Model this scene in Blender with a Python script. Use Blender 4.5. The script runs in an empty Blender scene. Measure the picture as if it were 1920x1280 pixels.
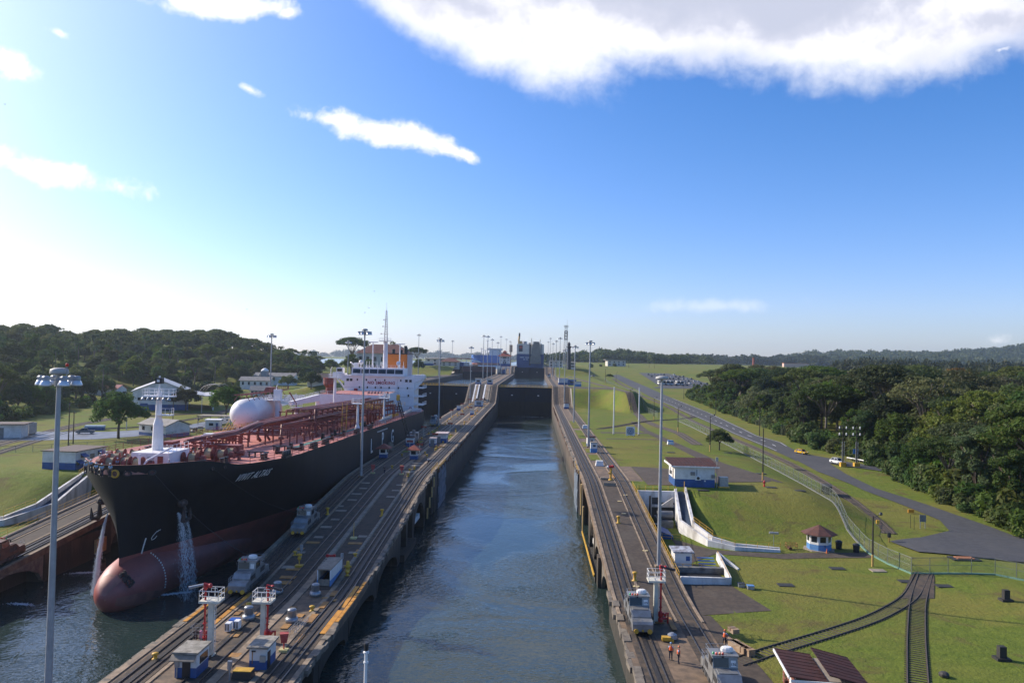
import bpy, math, random
import numpy as np
from mathutils import Vector, Matrix, noise
random.seed(7)
SC = bpy.context.scene
COL = SC.collection
# ---------------------------------------------------------------- camera
FPX, YAW, PIT, ROLL = 1450.0, math.atan(44/1450), math.atan(33/1450), .022
CAMP = Vector((5.8, 0, 35.7))
FW = Vector((-math.sin(YAW)*math.cos(PIT), math.cos(YAW)*math.cos(PIT), math.sin(PIT)))
R0 = FW.cross(Vector((0, 0, 1))).normalized(); U0 = R0.cross(FW)
RT = R0*math.cos(ROLL) + U0*math.sin(ROLL); UP = U0*math.cos(ROLL) - R0*math.sin(ROLL)
cd = bpy.data.cameras.new('camera'); cam = bpy.data.objects.new('camera', cd); COL.objects.link(cam)
cd.sensor_width = 36; cd.lens = 36*FPX/1920; cd.clip_start = 1; cd.clip_end = 30000
cam.matrix_world = Matrix(((RT.x, UP.x, -FW.x, CAMP.x), (RT.y, UP.y, -FW.y, CAMP.y), (RT.z, UP.z, -FW.z, CAMP.z), (0, 0, 0, 1)))
SC.camera = cam
SC.render.resolution_x, SC.render.resolution_y = 1024, 682
SC.view_settings.view_transform = 'Standard'; SC.view_settings.look = 'None'; SC.view_settings.gamma = 1
SC.view_settings.use_curve_mapping = False
SC.view_settings.exposure = 0.46
SC.cycles.max_bounces = 6; SC.cycles.transparent_max_bounces = 16; SC.cycles.volume_bounces = 1
# ---------------------------------------------------------------- sun and sky
SUN_EL, SUN_AZ = math.radians(29), math.radians(-67)      # azimuth from +Y, negative towards -X
SUND = Vector((math.sin(SUN_AZ)*math.cos(SUN_EL), math.cos(SUN_AZ)*math.cos(SUN_EL), math.sin(SUN_EL)))
sl = bpy.data.lights.new('sun', 'SUN'); sl.energy = 4.8; sl.angle = math.radians(.55); sl.color = (1, .91, .77)
so = bpy.data.objects.new('sun', sl); COL.objects.link(so)
so.rotation_euler = (-SUND).to_track_quat('-Z', 'Y').to_euler(); so.location = (-300, 200, 300)
W = bpy.data.worlds.new('World'); SC.world = W; W.use_nodes = True
wt = W.node_tree; wn = wt.nodes; wl = wt.links
for n in list(wn): wn.remove(n)
class NT:
    """small node-tree helper"""
    def __init__(s, tree): s.t = tree
    def n(s, kind, **kw):
        nd = s.t.nodes.new(kind)
        for k, v in kw.items(): setattr(nd, k, v)
        return nd
    def set(s, sock, v):
        if hasattr(v, 'links'): s.t.links.new(v, sock)
        else: sock.default_value = v
    def math(s, op, a, b=0.0, c=0.0, clamp=False):
        nd = s.n('ShaderNodeMath', operation=op, use_clamp=clamp)
        for i, v in enumerate((a, b, c)): s.set(nd.inputs[i], v)
        return nd.outputs[0]
    def sstep(s, a, b, x):
        nd = s.n('ShaderNodeMapRange', interpolation_type='SMOOTHSTEP')
        s.set(nd.inputs['Value'], x); s.set(nd.inputs['From Min'], a); s.set(nd.inputs['From Max'], b)
        return nd.outputs[0]
    def mix(s, f, a, b, blend='MIX'):
        nd = s.n('ShaderNodeMix', data_type='RGBA', blend_type=blend)
        s.set(nd.inputs[0], f); s.set(nd.inputs[6], a); s.set(nd.inputs[7], b)
        return nd.outputs[2]
    def noise(s, vec, scale, detail=4, rough=.5, dist=0.0):
        nd = s.n('ShaderNodeTexNoise')
        if vec is not None: s.t.links.new(vec, nd.inputs['Vector'])
        nd.inputs['Scale'].default_value = scale; nd.inputs['Detail'].default_value = detail
        nd.inputs['Roughness'].default_value = rough; nd.inputs['Distortion'].default_value = dist
        return nd.outputs[0]
    def mapping(s, vec, scale=(1, 1, 1), loc=(0, 0, 0), rot=(0, 0, 0)):
        nd = s.n('ShaderNodeMapping'); s.t.links.new(vec, nd.inputs[0])
        nd.inputs[1].default_value = loc; nd.inputs[2].default_value = rot; nd.inputs[3].default_value = scale
        return nd.outputs[0]
    def ramp(s, f, pts):
        nd = s.n('ShaderNodeValToRGB'); el = nd.color_ramp.elements
        while len(el) < len(pts): el.new(.5)
        for e, (p, c) in zip(el, pts): e.position = p; e.color = (*c, 1) if len(c) == 3 else c
        s.set(nd.inputs[0], f); return nd.outputs[0]
N = NT(wt)
sky = N.n('ShaderNodeTexSky', sky_type='NISHITA', sun_disc=False, sun_elevation=SUN_EL, sun_rotation=SUN_AZ,
          altitude=50, air_density=1.0, dust_density=.5, ozone_density=2.5)
tc = N.n('ShaderNodeTexCoord').outputs['Generated']
sep = N.n('ShaderNodeSeparateXYZ'); wl.new(tc, sep.inputs[0])
dx, dy, dz = sep.outputs
dyc = N.math('MAXIMUM', dy, .05)
u = N.math('DIVIDE', dx, dyc); v = N.math('DIVIDE', dz, dyc)
cu = N.n('ShaderNodeCombineXYZ'); N.set(cu.inputs[0], u); N.set(cu.inputs[1], v); cu.inputs[2].default_value = 2.7
nz1 = N.noise(cu.outputs[0], 5.5, 9, .56, .45)
nz2 = N.noise(cu.outputs[0], 24, 7, .62, .25)
nz3 = N.noise(cu.outputs[0], 3.2, 4, .55, .5)
nzb = N.math('ADD', N.math('MULTIPLY', N.math('SUBTRACT', nz1, .5), 2.3), N.math('MULTIPLY', N.math('SUBTRACT', nz2, .5), 1.05))
front = N.sstep(.05, .3, dy)
def ell(cx, cy, rx, ry, rot=0.0, edge=1.0):
    """soft ellipse in the sky, 1 in the middle falling to 0 and below outside"""
    a = N.math('SUBTRACT', u, cx); b = N.math('SUBTRACT', v, cy); c, s_ = math.cos(rot), math.sin(rot)
    p = N.math('DIVIDE', N.math('ADD', N.math('MULTIPLY', a, c), N.math('MULTIPLY', b, s_)), rx)
    q = N.math('DIVIDE', N.math('SUBTRACT', N.math('MULTIPLY', b, c), N.math('MULTIPLY', a, s_)), ry)
    r = N.math('SQRT', N.math('ADD', N.math('MULTIPLY', p, p), N.math('MULTIPLY', q, q)))
    return N.math('MULTIPLY', N.math('SUBTRACT', 1.0, r), edge)
def mx(*a):
    r = a[0]
    for b in a[1:]: r = N.math('MAXIMUM', r, b)
    return r
def PU(px, py): # direction of a picture point, as tangents about +Y
    d = FW + RT*((px-960)/FPX) - UP*((py-640)/FPX)
    return d.x/d.y, d.z/d.y
def E(px, py, rx, ry, rot=0.0, edge=1.0):
    a, b = PU(px, py); return ell(a, b, rx/FPX, ry/FPX, rot, edge)
big = mx(E(1160, -40, 560, 175, -.17, 1.7), E(1545, -15, 440, 195, -.03, 1.7), E(880, 10, 330, 120, -.42, 1.3), E(1250, -250, 800, 260, 0, 2), E(1850, 40, 250, 70, .1, .8))
streak = mx(E(715, 247, 225, 40, -.20, .9), E(625, 225, 105, 26, -.1, .8), E(850, 283, 90, 22, -.3, .8))
wisps = mx(E(425, 8, 190, 42, -.05, .9), E(30, 122, 85, 34, -.35, .8), E(110, 62, 42, 14, -.3, .7), E(468, 168, 38, 15, -.4, .65),
           E(100, 325, 200, 36, -.22, .75), E(545, 25, 60, 26, 0, .6), E(1870, 640, 40, 16, .2, .4), E(1880, 92, 60, 12, .3, .5))
f1 = N.math('ADD', big, N.math('MULTIPLY', nzb, .52)); d1 = N.sstep(-.10, .66, f1)
f2 = N.math('ADD', mx(streak, wisps), N.math('ADD', N.math('MULTIPLY', N.math('SUBTRACT', nz1, .5), 1.3), N.math('MULTIPLY', N.math('SUBTRACT', nz2, .5), 1.25))); d2 = N.sstep(.10, .62, f2)
# everywhere else: a sparse field of the same small clouds on a plane overhead
zc = N.math('MAXIMUM', dz, .04)
cp = N.n('ShaderNodeCombineXYZ'); N.set(cp.inputs[0], N.math('DIVIDE', dx, zc)); N.set(cp.inputs[1], N.math('DIVIDE', dy, zc))
d3 = N.math('MULTIPLY', N.sstep(.60, .76, N.noise(cp.outputs[0], .55, 7, .55, .2)), N.sstep(.06, .2, dz))
win = N.math('MULTIPLY', N.sstep(.1, .35, dy), N.sstep(.95, .75, N.math('ABSOLUTE', u)))
win = N.math('MULTIPLY', win, N.sstep(.75, .6, v))
d4 = N.math('MULTIPLY', N.sstep(.05, .75, N.math('ADD', E(1340, 574, 190, 20, .03, .8), N.math('MULTIPLY', N.math('SUBTRACT', nz2, .5), 1.6))), .34)
dens = N.math('ADD', N.math('MULTIPLY', mx(d1, d2, d4), front), N.math('MULTIPLY', d3, N.math('SUBTRACT', 1.0, win)), clamp=True)
dens = N.math('MULTIPLY', dens, N.sstep(-.005, .03, dz))
# thick parts of a cloud show their grey underside, thin edges pass the light
thick = N.sstep(.22, 1.45, N.math('ADD', f1, N.math('ADD', N.math('MULTIPLY', N.math('SUBTRACT', nz2, .5), .5), N.math('MULTIPLY', N.math('SUBTRACT', nz3, .48), 3.0))))
ccol = N.ramp(thick, [(0, (.98, .97, .98)), (.30, (.80, .80, .87)), (.65, (.58, .60, .71)), (1, (.50, .53, .65))])
hs = N.n('ShaderNodeHueSaturation'); hs.inputs['Saturation'].default_value = 1.38; hs.inputs['Value'].default_value = 1.0
wl.new(sky.outputs[0], hs.inputs['Color'])
dot = N.n('ShaderNodeVectorMath', operation='DOT_PRODUCT'); wl.new(tc, dot.inputs[0]); dot.inputs[1].default_value = SUND
gl = N.math('MAXIMUM', dot.outputs['Value'], 0.0)
halo = N.math('ADD', N.math('MULTIPLY', N.math('POWER', gl, 9.0), 5.4), N.math('MULTIPLY', N.math('POWER', gl, 3.0), 1.0))
hcol = N.mix(1.0, (1, .97, .9, 1), (0, 0, 0, 1), 'MIX')
hm = N.n('ShaderNodeVectorMath', operation='SCALE'); hm.inputs[0].default_value = (1, .965, .90); N.set(hm.inputs['Scale'], halo)
tint = N.n('ShaderNodeVectorMath', operation='MULTIPLY'); wl.new(hs.outputs[0], tint.inputs[0]); tint.inputs[1].default_value = (1.04, .90, 1.10)
ad = N.n('ShaderNodeVectorMath', operation='ADD'); low = N.mix(N.sstep(.30, .0, dz), tint.outputs[0], N.mix(1.0, tint.outputs[0], (.80, .93, 1.10, 1), 'MULTIPLY')); wl.new(low, ad.inputs[0]); wl.new(hm.outputs[0], ad.inputs[1])
sc2 = N.n('ShaderNodeVectorMath', operation='SCALE'); wl.new(ccol, sc2.inputs[0]); sc2.inputs['Scale'].default_value = 7.4
final = N.mix(dens, ad.outputs[0], sc2.outputs[0])
bg = N.n('ShaderNodeBackground'); bg.inputs['Strength'].default_value = .125; wl.new(final, bg.inputs['Color'])
wo = N.n('ShaderNodeOutputWorld'); wl.new(bg.outputs[0], wo.inputs['Surface'])
# ---------------------------------------------------------------- helpers
def G(px, py, z):
    """the point at height z seen at a picture position (1920 x 1280)"""
    d = FW + RT*((px-960)/FPX) - UP*((py-640)/FPX); t = (z-CAMP.z)/d.z
    return CAMP + d*t
def D(px, py, Y):
    d = FW + RT*((px-960)/FPX) - UP*((py-640)/FPX)
    return CAMP + d*(Y/d.y)
MATS = {}
def M(name, col, col2=None, scale=1.0, rough=.7, metal=0.0, bump=0.0, bscale=None, dirt=None, dscale=.15, damt=.5, spec=.5, rnd=0.0, stretch=(1, 1, 1), coat=0.0, world=True, tide=None):
    """a procedural material: base colour, a second colour mixed in by fine noise, broad dirt, relief"""
    if name in MATS: return MATS[name]
    m = bpy.data.materials.new(name); m.use_nodes = True; t = m.node_tree; k = NT(t)
    p = t.nodes['Principled BSDF']
    p.inputs['Roughness'].default_value = rough; p.inputs['Metallic'].default_value = metal
    p.inputs['Specular IOR Level'].default_value = spec; p.inputs['Coat Weight'].default_value = coat
    if world: pos = k.n('ShaderNodeNewGeometry').outputs['Position']
    else: pos = k.n('ShaderNodeTexCoord').outputs['Object']
    vec = k.mapping(pos, stretch)
    c = (*col, 1)
    if col2 is None: col2 = tuple(x*.82 for x in col)
    nf = k.noise(vec, scale, 5, .6)
    c = k.mix(k.sstep(.32, .68, nf), c, (*col2, 1))
    if dirt is not None:
        nd = k.noise(vec, dscale, 6, .62, .4)
        c = k.mix(k.math('MULTIPLY', k.sstep(.45, .72, nd), damt), c, (*dirt, 1))
    if bump or dirt is not None:   # small spots and scuffs
        sp = k.noise(vec, scale*4.5, 3, .75); c = k.mix(k.math('MULTIPLY', k.sstep(.58, .74, sp), .38), c, tuple(x*.42 for x in col)+(1,)); c = k.mix(k.math('MULTIPLY', k.sstep(.60, .76, k.noise(vec, scale*2.3, 4, .7, .5)), .22), c, tuple(min(.85, x*1.7) for x in col)+(1,))
    if tide is not None:   # algae and wet stain up to the usual water level
        sz_ = k.n('ShaderNodeSeparateXYZ'); t.links.new(pos, sz_.inputs[0]); tn = k.math('ADD', sz_.outputs[2], k.math('MULTIPLY', k.noise(k.mapping(pos, (1, 1, .12)), .9, 5, .65), 3.5))
        c = k.mix(k.math('MULTIPLY', k.sstep(tide+3.2, tide-.4, tn), .8), c, (.020, .019, .013, 1)); st = k.noise(k.mapping(pos, (1, 1, .05)), 1.6, 5, .7); c = k.mix(k.math('MULTIPLY', k.sstep(.50, .70, st), .6), c, (.018, .015, .012, 1)); c = k.mix(k.math('MULTIPLY', k.sstep(.60, .78, k.noise(k.mapping(pos, (1, 1, .08), (9, 4, 1)), 1.1, 5, .7)), .5), c, (.24, .20, .15, 1))
    if rnd:
        oi = k.n('ShaderNodeObjectInfo').outputs['Random']
        hsv = k.n('ShaderNodeHueSaturation'); k.set(hsv.inputs['Value'], k.math('ADD', k.math('MULTIPLY', oi, rnd*2), 1-rnd)); t.links.new(c, hsv.inputs['Color'])
        c = hsv.outputs[0]
    t.links.new(c, p.inputs['Base Color'])
    if bump:
        b = k.n('ShaderNodeBump'); b.inputs['Strength'].default_value = 1; b.inputs['Distance'].default_value = bump
        t.links.new(k.noise(vec, bscale or scale*2, 5, .6), b.inputs['Height']); t.links.new(b.outputs[0], p.inputs['Normal'])
    MATS[name] = m
    return m
class B:
    """collects shapes and links them as ONE mesh object"""
    def __init__(s): s.v = []; s.f = []; s.m = []
    def add(s, vs, fs, mi=0):
        o = len(s.v); s.v += [tuple(x) for x in vs]
        for f in fs: s.f.append([i+o for i in f]); s.m.append(mi)
        return s
    def box(s, x0, y0, z0, x1, y1, z1, mi=0):
        return s.add([(x0, y0, z0), (x1, y0, z0), (x1, y1, z0), (x0, y1, z0), (x0, y0, z1), (x1, y0, z1), (x1, y1, z1), (x0, y1, z1)],
                     [(0, 3, 2, 1), (4, 5, 6, 7), (0, 1, 5, 4), (1, 2, 6, 5), (2, 3, 7, 6), (3, 0, 4, 7)], mi)
    def cb(s, cx, cy, z0, sx, sy, sz, rz=0, mi=0, taper=1.0):
        """box standing on z0, turned about its own centre, top shrunk by taper"""
        c, n = math.cos(rz), math.sin(rz); vs = []
        for z, k in ((z0, 1), (z0+sz, taper)):
            for a, b in ((-1, -1), (1, -1), (1, 1), (-1, 1)):
                x, y = a*sx/2*k, b*sy/2*k; vs.append((cx+x*c-y*n, cy+x*n+y*c, z))
        return s.add(vs, [(0, 3, 2, 1), (4, 5, 6, 7), (0, 1, 5, 4), (1, 2, 6, 5), (2, 3, 7, 6), (3, 0, 4, 7)], mi)
    def tube(s, a, b, r0, r1=None, n=8, mi=0, cap=True):
        a, b = Vector(a), Vector(b); r1 = r0 if r1 is None else r1
        d = (b-a); d = d.normalized() if d.length > 1e-6 else Vector((0, 0, 1))
        x = d.orthogonal().normalized() if abs(d.z) < .99 else Vector((1, 0, 0)); y = d.cross(x).normalized(); x = y.cross(d)
        vs = [p + (x*math.cos(6.28319*i/n) + y*math.sin(6.28319*i/n))*r for p, r in ((a, r0), (b, r1)) for i in range(n)]
        fs = [(i, (i+1) % n, n+(i+1) % n, n+i) for i in range(n)]
        if cap: fs += [tuple(range(n-1, -1, -1)), tuple(range(n, 2*n))]
        return s.add(vs, fs, mi)
    def path(s, pts, r, n=6, mi=0):
        pts = [Vector(p) for p in pts]; vs = []
        for i, p in enumerate(pts):
            d = (pts[min(i+1, len(pts)-1)]-pts[max(i-1, 0)]).normalized()
            x = d.cross(Vector((0, 0, 1))) if abs(d.z) < .95 else d.cross(Vector((0, 1, 0)))
            x.normalize(); y = x.cross(d)
            rr = r[i] if isinstance(r, (list, tuple)) else r
            vs += [p + (x*math.cos(6.28319*j/n) + y*math.sin(6.28319*j/n))*rr for j in range(n)]
        fs = [(i*n+j, i*n+(j+1) % n, (i+1)*n+(j+1) % n, (i+1)*n+j) for i in range(len(pts)-1) for j in range(n)]
        fs += [tuple(range(n-1, -1, -1)), tuple(range((len(pts)-1)*n, len(pts)*n))]
        return s.add(vs, fs, mi)
    def lathe(s, c, prof, n=12, mi=0, sx=1, sy=1):
        vs = [(c[0]+r*sx*math.cos(6.28319*i/n), c[1]+r*sy*math.sin(6.28319*i/n), c[2]+z) for r, z in prof for i in range(n)]
        fs = [(k*n+i, k*n+(i+1) % n, (k+1)*n+(i+1) % n, (k+1)*n+i) for k in range(len(prof)-1) for i in range(n)]
        fs += [tuple(range(n-1, -1, -1)), tuple(range((len(prof)-1)*n, len(prof)*n))]
        return s.add(vs, fs, mi)
    def prism(s, poly, z0, z1, mi=0):
        n = len(poly); a = sum(poly[i][0]*poly[(i+1) % n][1]-poly[(i+1) % n][0]*poly[i][1] for i in range(n))
        if a < 0: poly = poly[::-1]
        return s.add([(x, y, z0) for x, y in poly]+[(x, y, z1) for x, y in poly],
                     [tuple(range(n-1, -1, -1)), tuple(range(n, 2*n))]+[(i, (i+1) % n, n+(i+1) % n, n+i) for i in range(n)], mi)
    def ext(s, poly, axis, a, b, mi=0):
        """polygon in a vertical plane pushed out along 'x' or 'y' from a to b; poly holds (other axis, z)"""
        n = len(poly); mk = (lambda t, p: (t, p[0], p[1])) if axis == 'x' else (lambda t, p: (p[0], t, p[1]))
        return s.add([mk(a, p) for p in poly]+[mk(b, p) for p in poly],
                     [tuple(range(n-1, -1, -1)), tuple(range(n, 2*n))]+[(i, (i+1) % n, n+(i+1) % n, n+i) for i in range(n)], mi)
    def grid(s, rows, mi=0, closed=False):
        m = len(rows[0]); fs = []
        for i in range(len(rows)-1):
            for j in range(m if closed else m-1):
                fs.append((i*m+j, i*m+(j+1) % m, (i+1)*m+(j+1) % m, (i+1)*m+j))
        return s.add([p for r in rows for p in r], fs, mi)
    def ball(s, c, r, n=10, k=6, mi=0, sz=1.0):
        return s.lathe(c, [(r*math.sin(math.pi*max(i, .02)/k) if 0 < i < k else r*.02, -r*sz*math.cos(math.pi*i/k)) for i in range(k+1)], n, mi)
    def rail(s, pts, h=1.05, post=2.0, r=.03, bars=2, mi=0):
        """a hand rail: posts and level bars along a run of points"""
        pts = [Vector(p) for p in pts]
        for a, b in zip(pts[:-1], pts[1:]):
            L = (b-a).length; k = max(1, round(L/post))
            for i in range(k+1):
                p = a+(b-a)*(i/k); s.tube(p, p+Vector((0, 0, h)), r, n=4, mi=mi, cap=False)
            for j in range(bars):
                z = Vector((0, 0, h*(j+1)/bars)); s.tube(a+z, b+z, r, n=4, mi=mi, cap=False)
        return s
    def mesh(s, name, mats, smooth=False):
        me = bpy.data.meshes.new(name); me.from_pydata(s.v, [], s.f)
        for m in (mats if isinstance(mats, (list, tuple)) else [mats]): me.materials.append(m)
        me.polygons.foreach_set('material_index', s.m)
        if smooth: me.polygons.foreach_set('use_smooth', [True]*len(s.f))
        me.update(); return me
    def build(s, name, mats, parent=None, smooth=False, label=None, cat=None, group=None, kind=None):
        o = bpy.data.objects.new(name, s.mesh(name, mats, smooth)); COL.objects.link(o)
        if parent is not None: o.parent = parent
        return tag(o, label, cat, group, kind)
def tag(o, label=None, cat=None, group=None, kind=None):
    for k, v_ in (('label', label), ('category', cat), ('group', group), ('kind', kind)):
        if v_: o[k] = v_
    return o
def thing(name, label, cat, loc=(0, 0, 0), rz=0.0, group=None):
    o = bpy.data.objects.new(name, None); COL.objects.link(o); o.empty_display_size = .3
    o.location = loc; o.rotation_euler = (0, 0, rz); return tag(o, label, cat, group)
def dup(root, loc, rz=None, label=None, group=None, scale=None):
    def cp(o, par):
        c = o.copy(); COL.objects.link(c)
        if par is not None: c.parent = par
        for ch in kids.get(o, ()): cp(ch, c)
        return c
    kids = {}
    def walk(o):
        kids[o] = list(o.children)
        for c in kids[o]: walk(c)
    walk(root)
    r = cp(root, None); r.location = loc
    if rz is not None: r.rotation_euler = (0, 0, rz)
    if scale is not None: r.scale = (scale,)*3 if not isinstance(scale, (tuple, list)) else scale
    if label: r['label'] = label
    if group: r['group'] = group
    return r
def part(name, mesh, parent, loc=(0, 0, 0), rot=(0, 0, 0), scale=None):
    o = bpy.data.objects.new(name, mesh); COL.objects.link(o); o.parent = parent; o.location = loc; o.rotation_euler = rot
    if scale: o.scale = scale
    return o
def text(name, s, size, mat, parent, fn, bold=.0, align='CENTER', label=None, spacing=1.0):
    """lettering as a thin solid mesh; fn maps (along, up, out) to a point"""
    c = bpy.data.curves.new(name, 'FONT'); c.body = s; c.size = size; c.align_x = align; c.extrude = .02; c.offset = bold; c.space_character = spacing; c.resolution_u = 3
    o = bpy.data.objects.new(name, c); COL.objects.link(o)
    me = bpy.data.meshes.new_from_object(o.evaluated_get(bpy.context.evaluated_depsgraph_get()))
    COL.objects.unlink(o); bpy.data.objects.remove(o)
    for vt in me.vertices: vt.co = fn(vt.co.x, vt.co.y, vt.co.z)
    me.materials.clear(); me.materials.append(mat)
    o = bpy.data.objects.new(name, me); COL.objects.link(o)
    if parent is not None: o.parent = parent
    return o
def sst(a, b, t):
    t = np.clip((np.asarray(t, float)-a)/(b-a), 0, 1); return t*t*(3-2*t)
def copies(name, mesh, spots, parent):
    """alike pieces sharing one mesh: (x, y, z[, rz[, sx, sy, sz]])"""
    out = []
    for s_ in spots:
        o = bpy.data.objects.new(name, mesh); COL.objects.link(o); o.parent = parent; o.location = s_[:3]
        if len(s_) > 3: o.rotation_euler = s_[3] if isinstance(s_[3], tuple) else (0, 0, s_[3])
        if len(s_) > 4: o.scale = s_[4:7]
        out.append(o)
    return out
# ---------------------------------------------------------------- shared materials
concrete = M('concrete', (.215, .142, .084), (.115, .078, .048), .9, .85, bump=.03, bscale=6, dirt=(.045, .038, .03), dscale=.22, damt=.75)
wallface = M('wall_concrete', (.125, .090, .060), (.066, .049, .034), .5, .85, bump=.08, bscale=2.5, dirt=(.03, .025, .02), dscale=.3, damt=.7, stretch=(1, 1, .4), tide=4.0)
kerbcon = M('kerb_concrete', (.33, .24, .155), (.20, .145, .095), 1.2, .85, bump=.02, dirt=(.09, .075, .06), dscale=.35, damt=.7)
slabcon = M('slab_concrete', (.32, .26, .19), (.22, .18, .135), 1.5, .85, dirt=(.11, .10, .085), dscale=.4, damt=.6)
deckdark = M('wall_top_asphalt', (.076, .053, .034), (.042, .030, .020), 1.4, .9, bump=.015, bscale=9, dirt=(.10, .082, .06), dscale=.2, damt=.5)
asphalt = M('asphalt', (.060, .060, .064), (.043, .043, .046), 1.0, .88, bump=.01, bscale=12, dirt=(.085, .08, .075), dscale=.09, damt=.45)
bedmat = M('track_bed', (.100, .067, .040), (.035, .029, .023), 1.1, .9, bump=.03, bscale=7, dirt=(.022, .019, .016), dscale=.5, damt=.6)
railmat = M('rail_steel', (.16, .14, .125), (.10, .085, .07), 3, .42, metal=.75)
rackmat = M('rack_steel', (.055, .047, .04), (.028, .024, .02), 5, .6, metal=.4, bump=.02, bscale=6)
white = M('white_paint', (.78, .77, .73), (.70, .68, .64), .8, .55, dirt=(.42, .39, .33), dscale=.5, damt=.35)
whitewall = M('white_wall', (.72, .70, .66), (.63, .61, .57), .6, .75, dirt=(.33, .30, .25), dscale=.4, damt=.45, bump=.01)
bluep = M('blue_paint', (.02, .085, .26), (.015, .065, .20), 1.0, .55, dirt=(.03, .05, .10), dscale=.5, damt=.5)
skyblue = M('light_blue_paint', (.09, .23, .46), (.07, .18, .38), 1.0, .6)
yellow = M('yellow_paint', (.62, .36, .03), (.50, .28, .025), 1.5, .6, dirt=(.25, .14, .04), dscale=.8, damt=.4)
rusto = M('rusty_orange_plate', (.40, .20, .045), (.26, .125, .035), 1.8, .75, dirt=(.12, .06, .03), dscale=.6, damt=.6)
red = M('red_paint', (.52, .025, .02), (.42, .02, .018), 1.5, .45)
dkred = M('maroon_sheet', (.080, .030, .025), (.050, .022, .020), .8, .8, spec=.25, dirt=(.05, .03, .027), dscale=.6, damt=.7)
tile = M('red_roof_tile', (.32, .075, .04), (.23, .055, .032), 2.0, .75, dirt=(.12, .05, .04), dscale=.5, damt=.4)
galv = M('galvanised_steel', (.36, .37, .38), (.27, .28, .29), 2.0, .42, metal=.55)
grey = M('grey_paint', (.20, .20, .195), (.15, .15, .145), 1.5, .5, metal=.2, dirt=(.09, .08, .07), dscale=.8, damt=.5)
silver = M('locomotive_silver', (.31, .31, .30), (.23, .23, .225), 1.0, .40, metal=.45, dirt=(.17, .15, .12), dscale=.9, damt=.5)
black = M('black_paint', (.014, .014, .015), (.022, .021, .021), 2, .45)
glass = M('dark_glass', (.018, .024, .03), (.012, .016, .02), 1, .08)
rust = M('rusted_steel', (.13, .055, .03), (.075, .035, .022), 2.2, .85, bump=.01)
tarnish = M('pole_timber', (.045, .035, .028), (.028, .022, .018), 2.5, .85)
rope = M('rope', (.42, .34, .20), (.32, .26, .15), 6, .9)
# ---------------------------------------------------------------- heights of the land and of the lock walls
LV1, LV2, LV3 = 9.5, 19.4, 27.2
def zw(y):   # the coping of the three lock walls, rising in ramps
    return np.interp(y, [-99, 100, 106, 112, 165, 170, 176, 452, 455, 480, 483, 838, 842, 870, 873, 3000],
                     [4, 4, 4.25, 4.75, 9.1, 9.38, LV1, LV1, LV1+.5, LV2-.5, LV2, LV2, LV2+.6, LV3-.6, LV3, LV3])
RY = [-99, 120, 142, 171, 205, 250, 316, 410, 555, 700, 845, 1000, 1400, 9000]
RZ = [4.4, 4.6, 5.0, 6.0, 7.2, 8.2, 9.4, 9.8, 10.9, 14.5, 19.6, 25, 32.5, 32]
def zr(x, y):  # land to the east of the locks
    x = np.asarray(x, float); y = np.asarray(y, float)
    low = sst(137, 163, y)*sst(36, 38.5, x) + sst(159.9, 160.7, y)*(1-sst(36, 38.5, x))
    yb = 425 - 34*np.exp(-((x-56)/8.0)**2)
    base = 4 + (LV1-4)*low + (LV2-LV1)*sst(yb, yb+26, y) + (LV3-LV2)*sst(812, 845, y)
    w = sst(60, 76, x)
    h = base*(1-w) + np.interp(y, RY, RZ)*w
    return h - .08*(x < 31.5)
def lx(y): return np.interp(y, [200, 270, 360, 480, 620, 800], [-172, -186, -200, -190, -166, -215])
def zl(x, y):  # land to the west, with the wooded hill
    x = np.asarray(x, float); y = np.asarray(y, float)
    low = sst(137, 163, y)*sst(-86.5, -89, x) + sst(159.9, 160.7, y)*(1-sst(-86.5, -89, x))
    near = 4 + (LV1-4)*low + (LV2-LV1)*sst(425, 451, y) + (LV3-LV2)*sst(730, 765, y)
    far = np.interp(y, [-99, 100, 165, 300, 420, 600, 800, 1000], [4, 4, 9.5, 9.5, 12, 17, 23, 26])
    far = np.where(y < 165, near, far)
    w = sst(-112, -150, x)
    hill = 17*sst(2, 120, lx(y)-x)*sst(235, 330, y)*(1-sst(800, 960, y))
    hill *= 1+.22*np.sin(x*.031+1)*np.cos(y*.023)
    h = near*(1-w)+far*w+hill
    sink = sst(955, 1010, y)*(1-sst(1900, 2400, y))
    return h*(1-sink)+18*sink - .08*(x > -82)
def GT(px, py, f):
    """the point of the land f seen at a picture position"""
    d = FW + RT*((px-960)/FPX) - UP*((py-640)/FPX)
    t = np.geomspace(40, 6000, 4000); x, y, z = CAMP.x+d.x*t, d.y*t, CAMP.z+d.z*t
    below = z < f(x, y); i = int(np.argmax(below)) if below.any() else len(t)-1
    return Vector((x[i], y[i], float(f(x[i], y[i]))))
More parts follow.
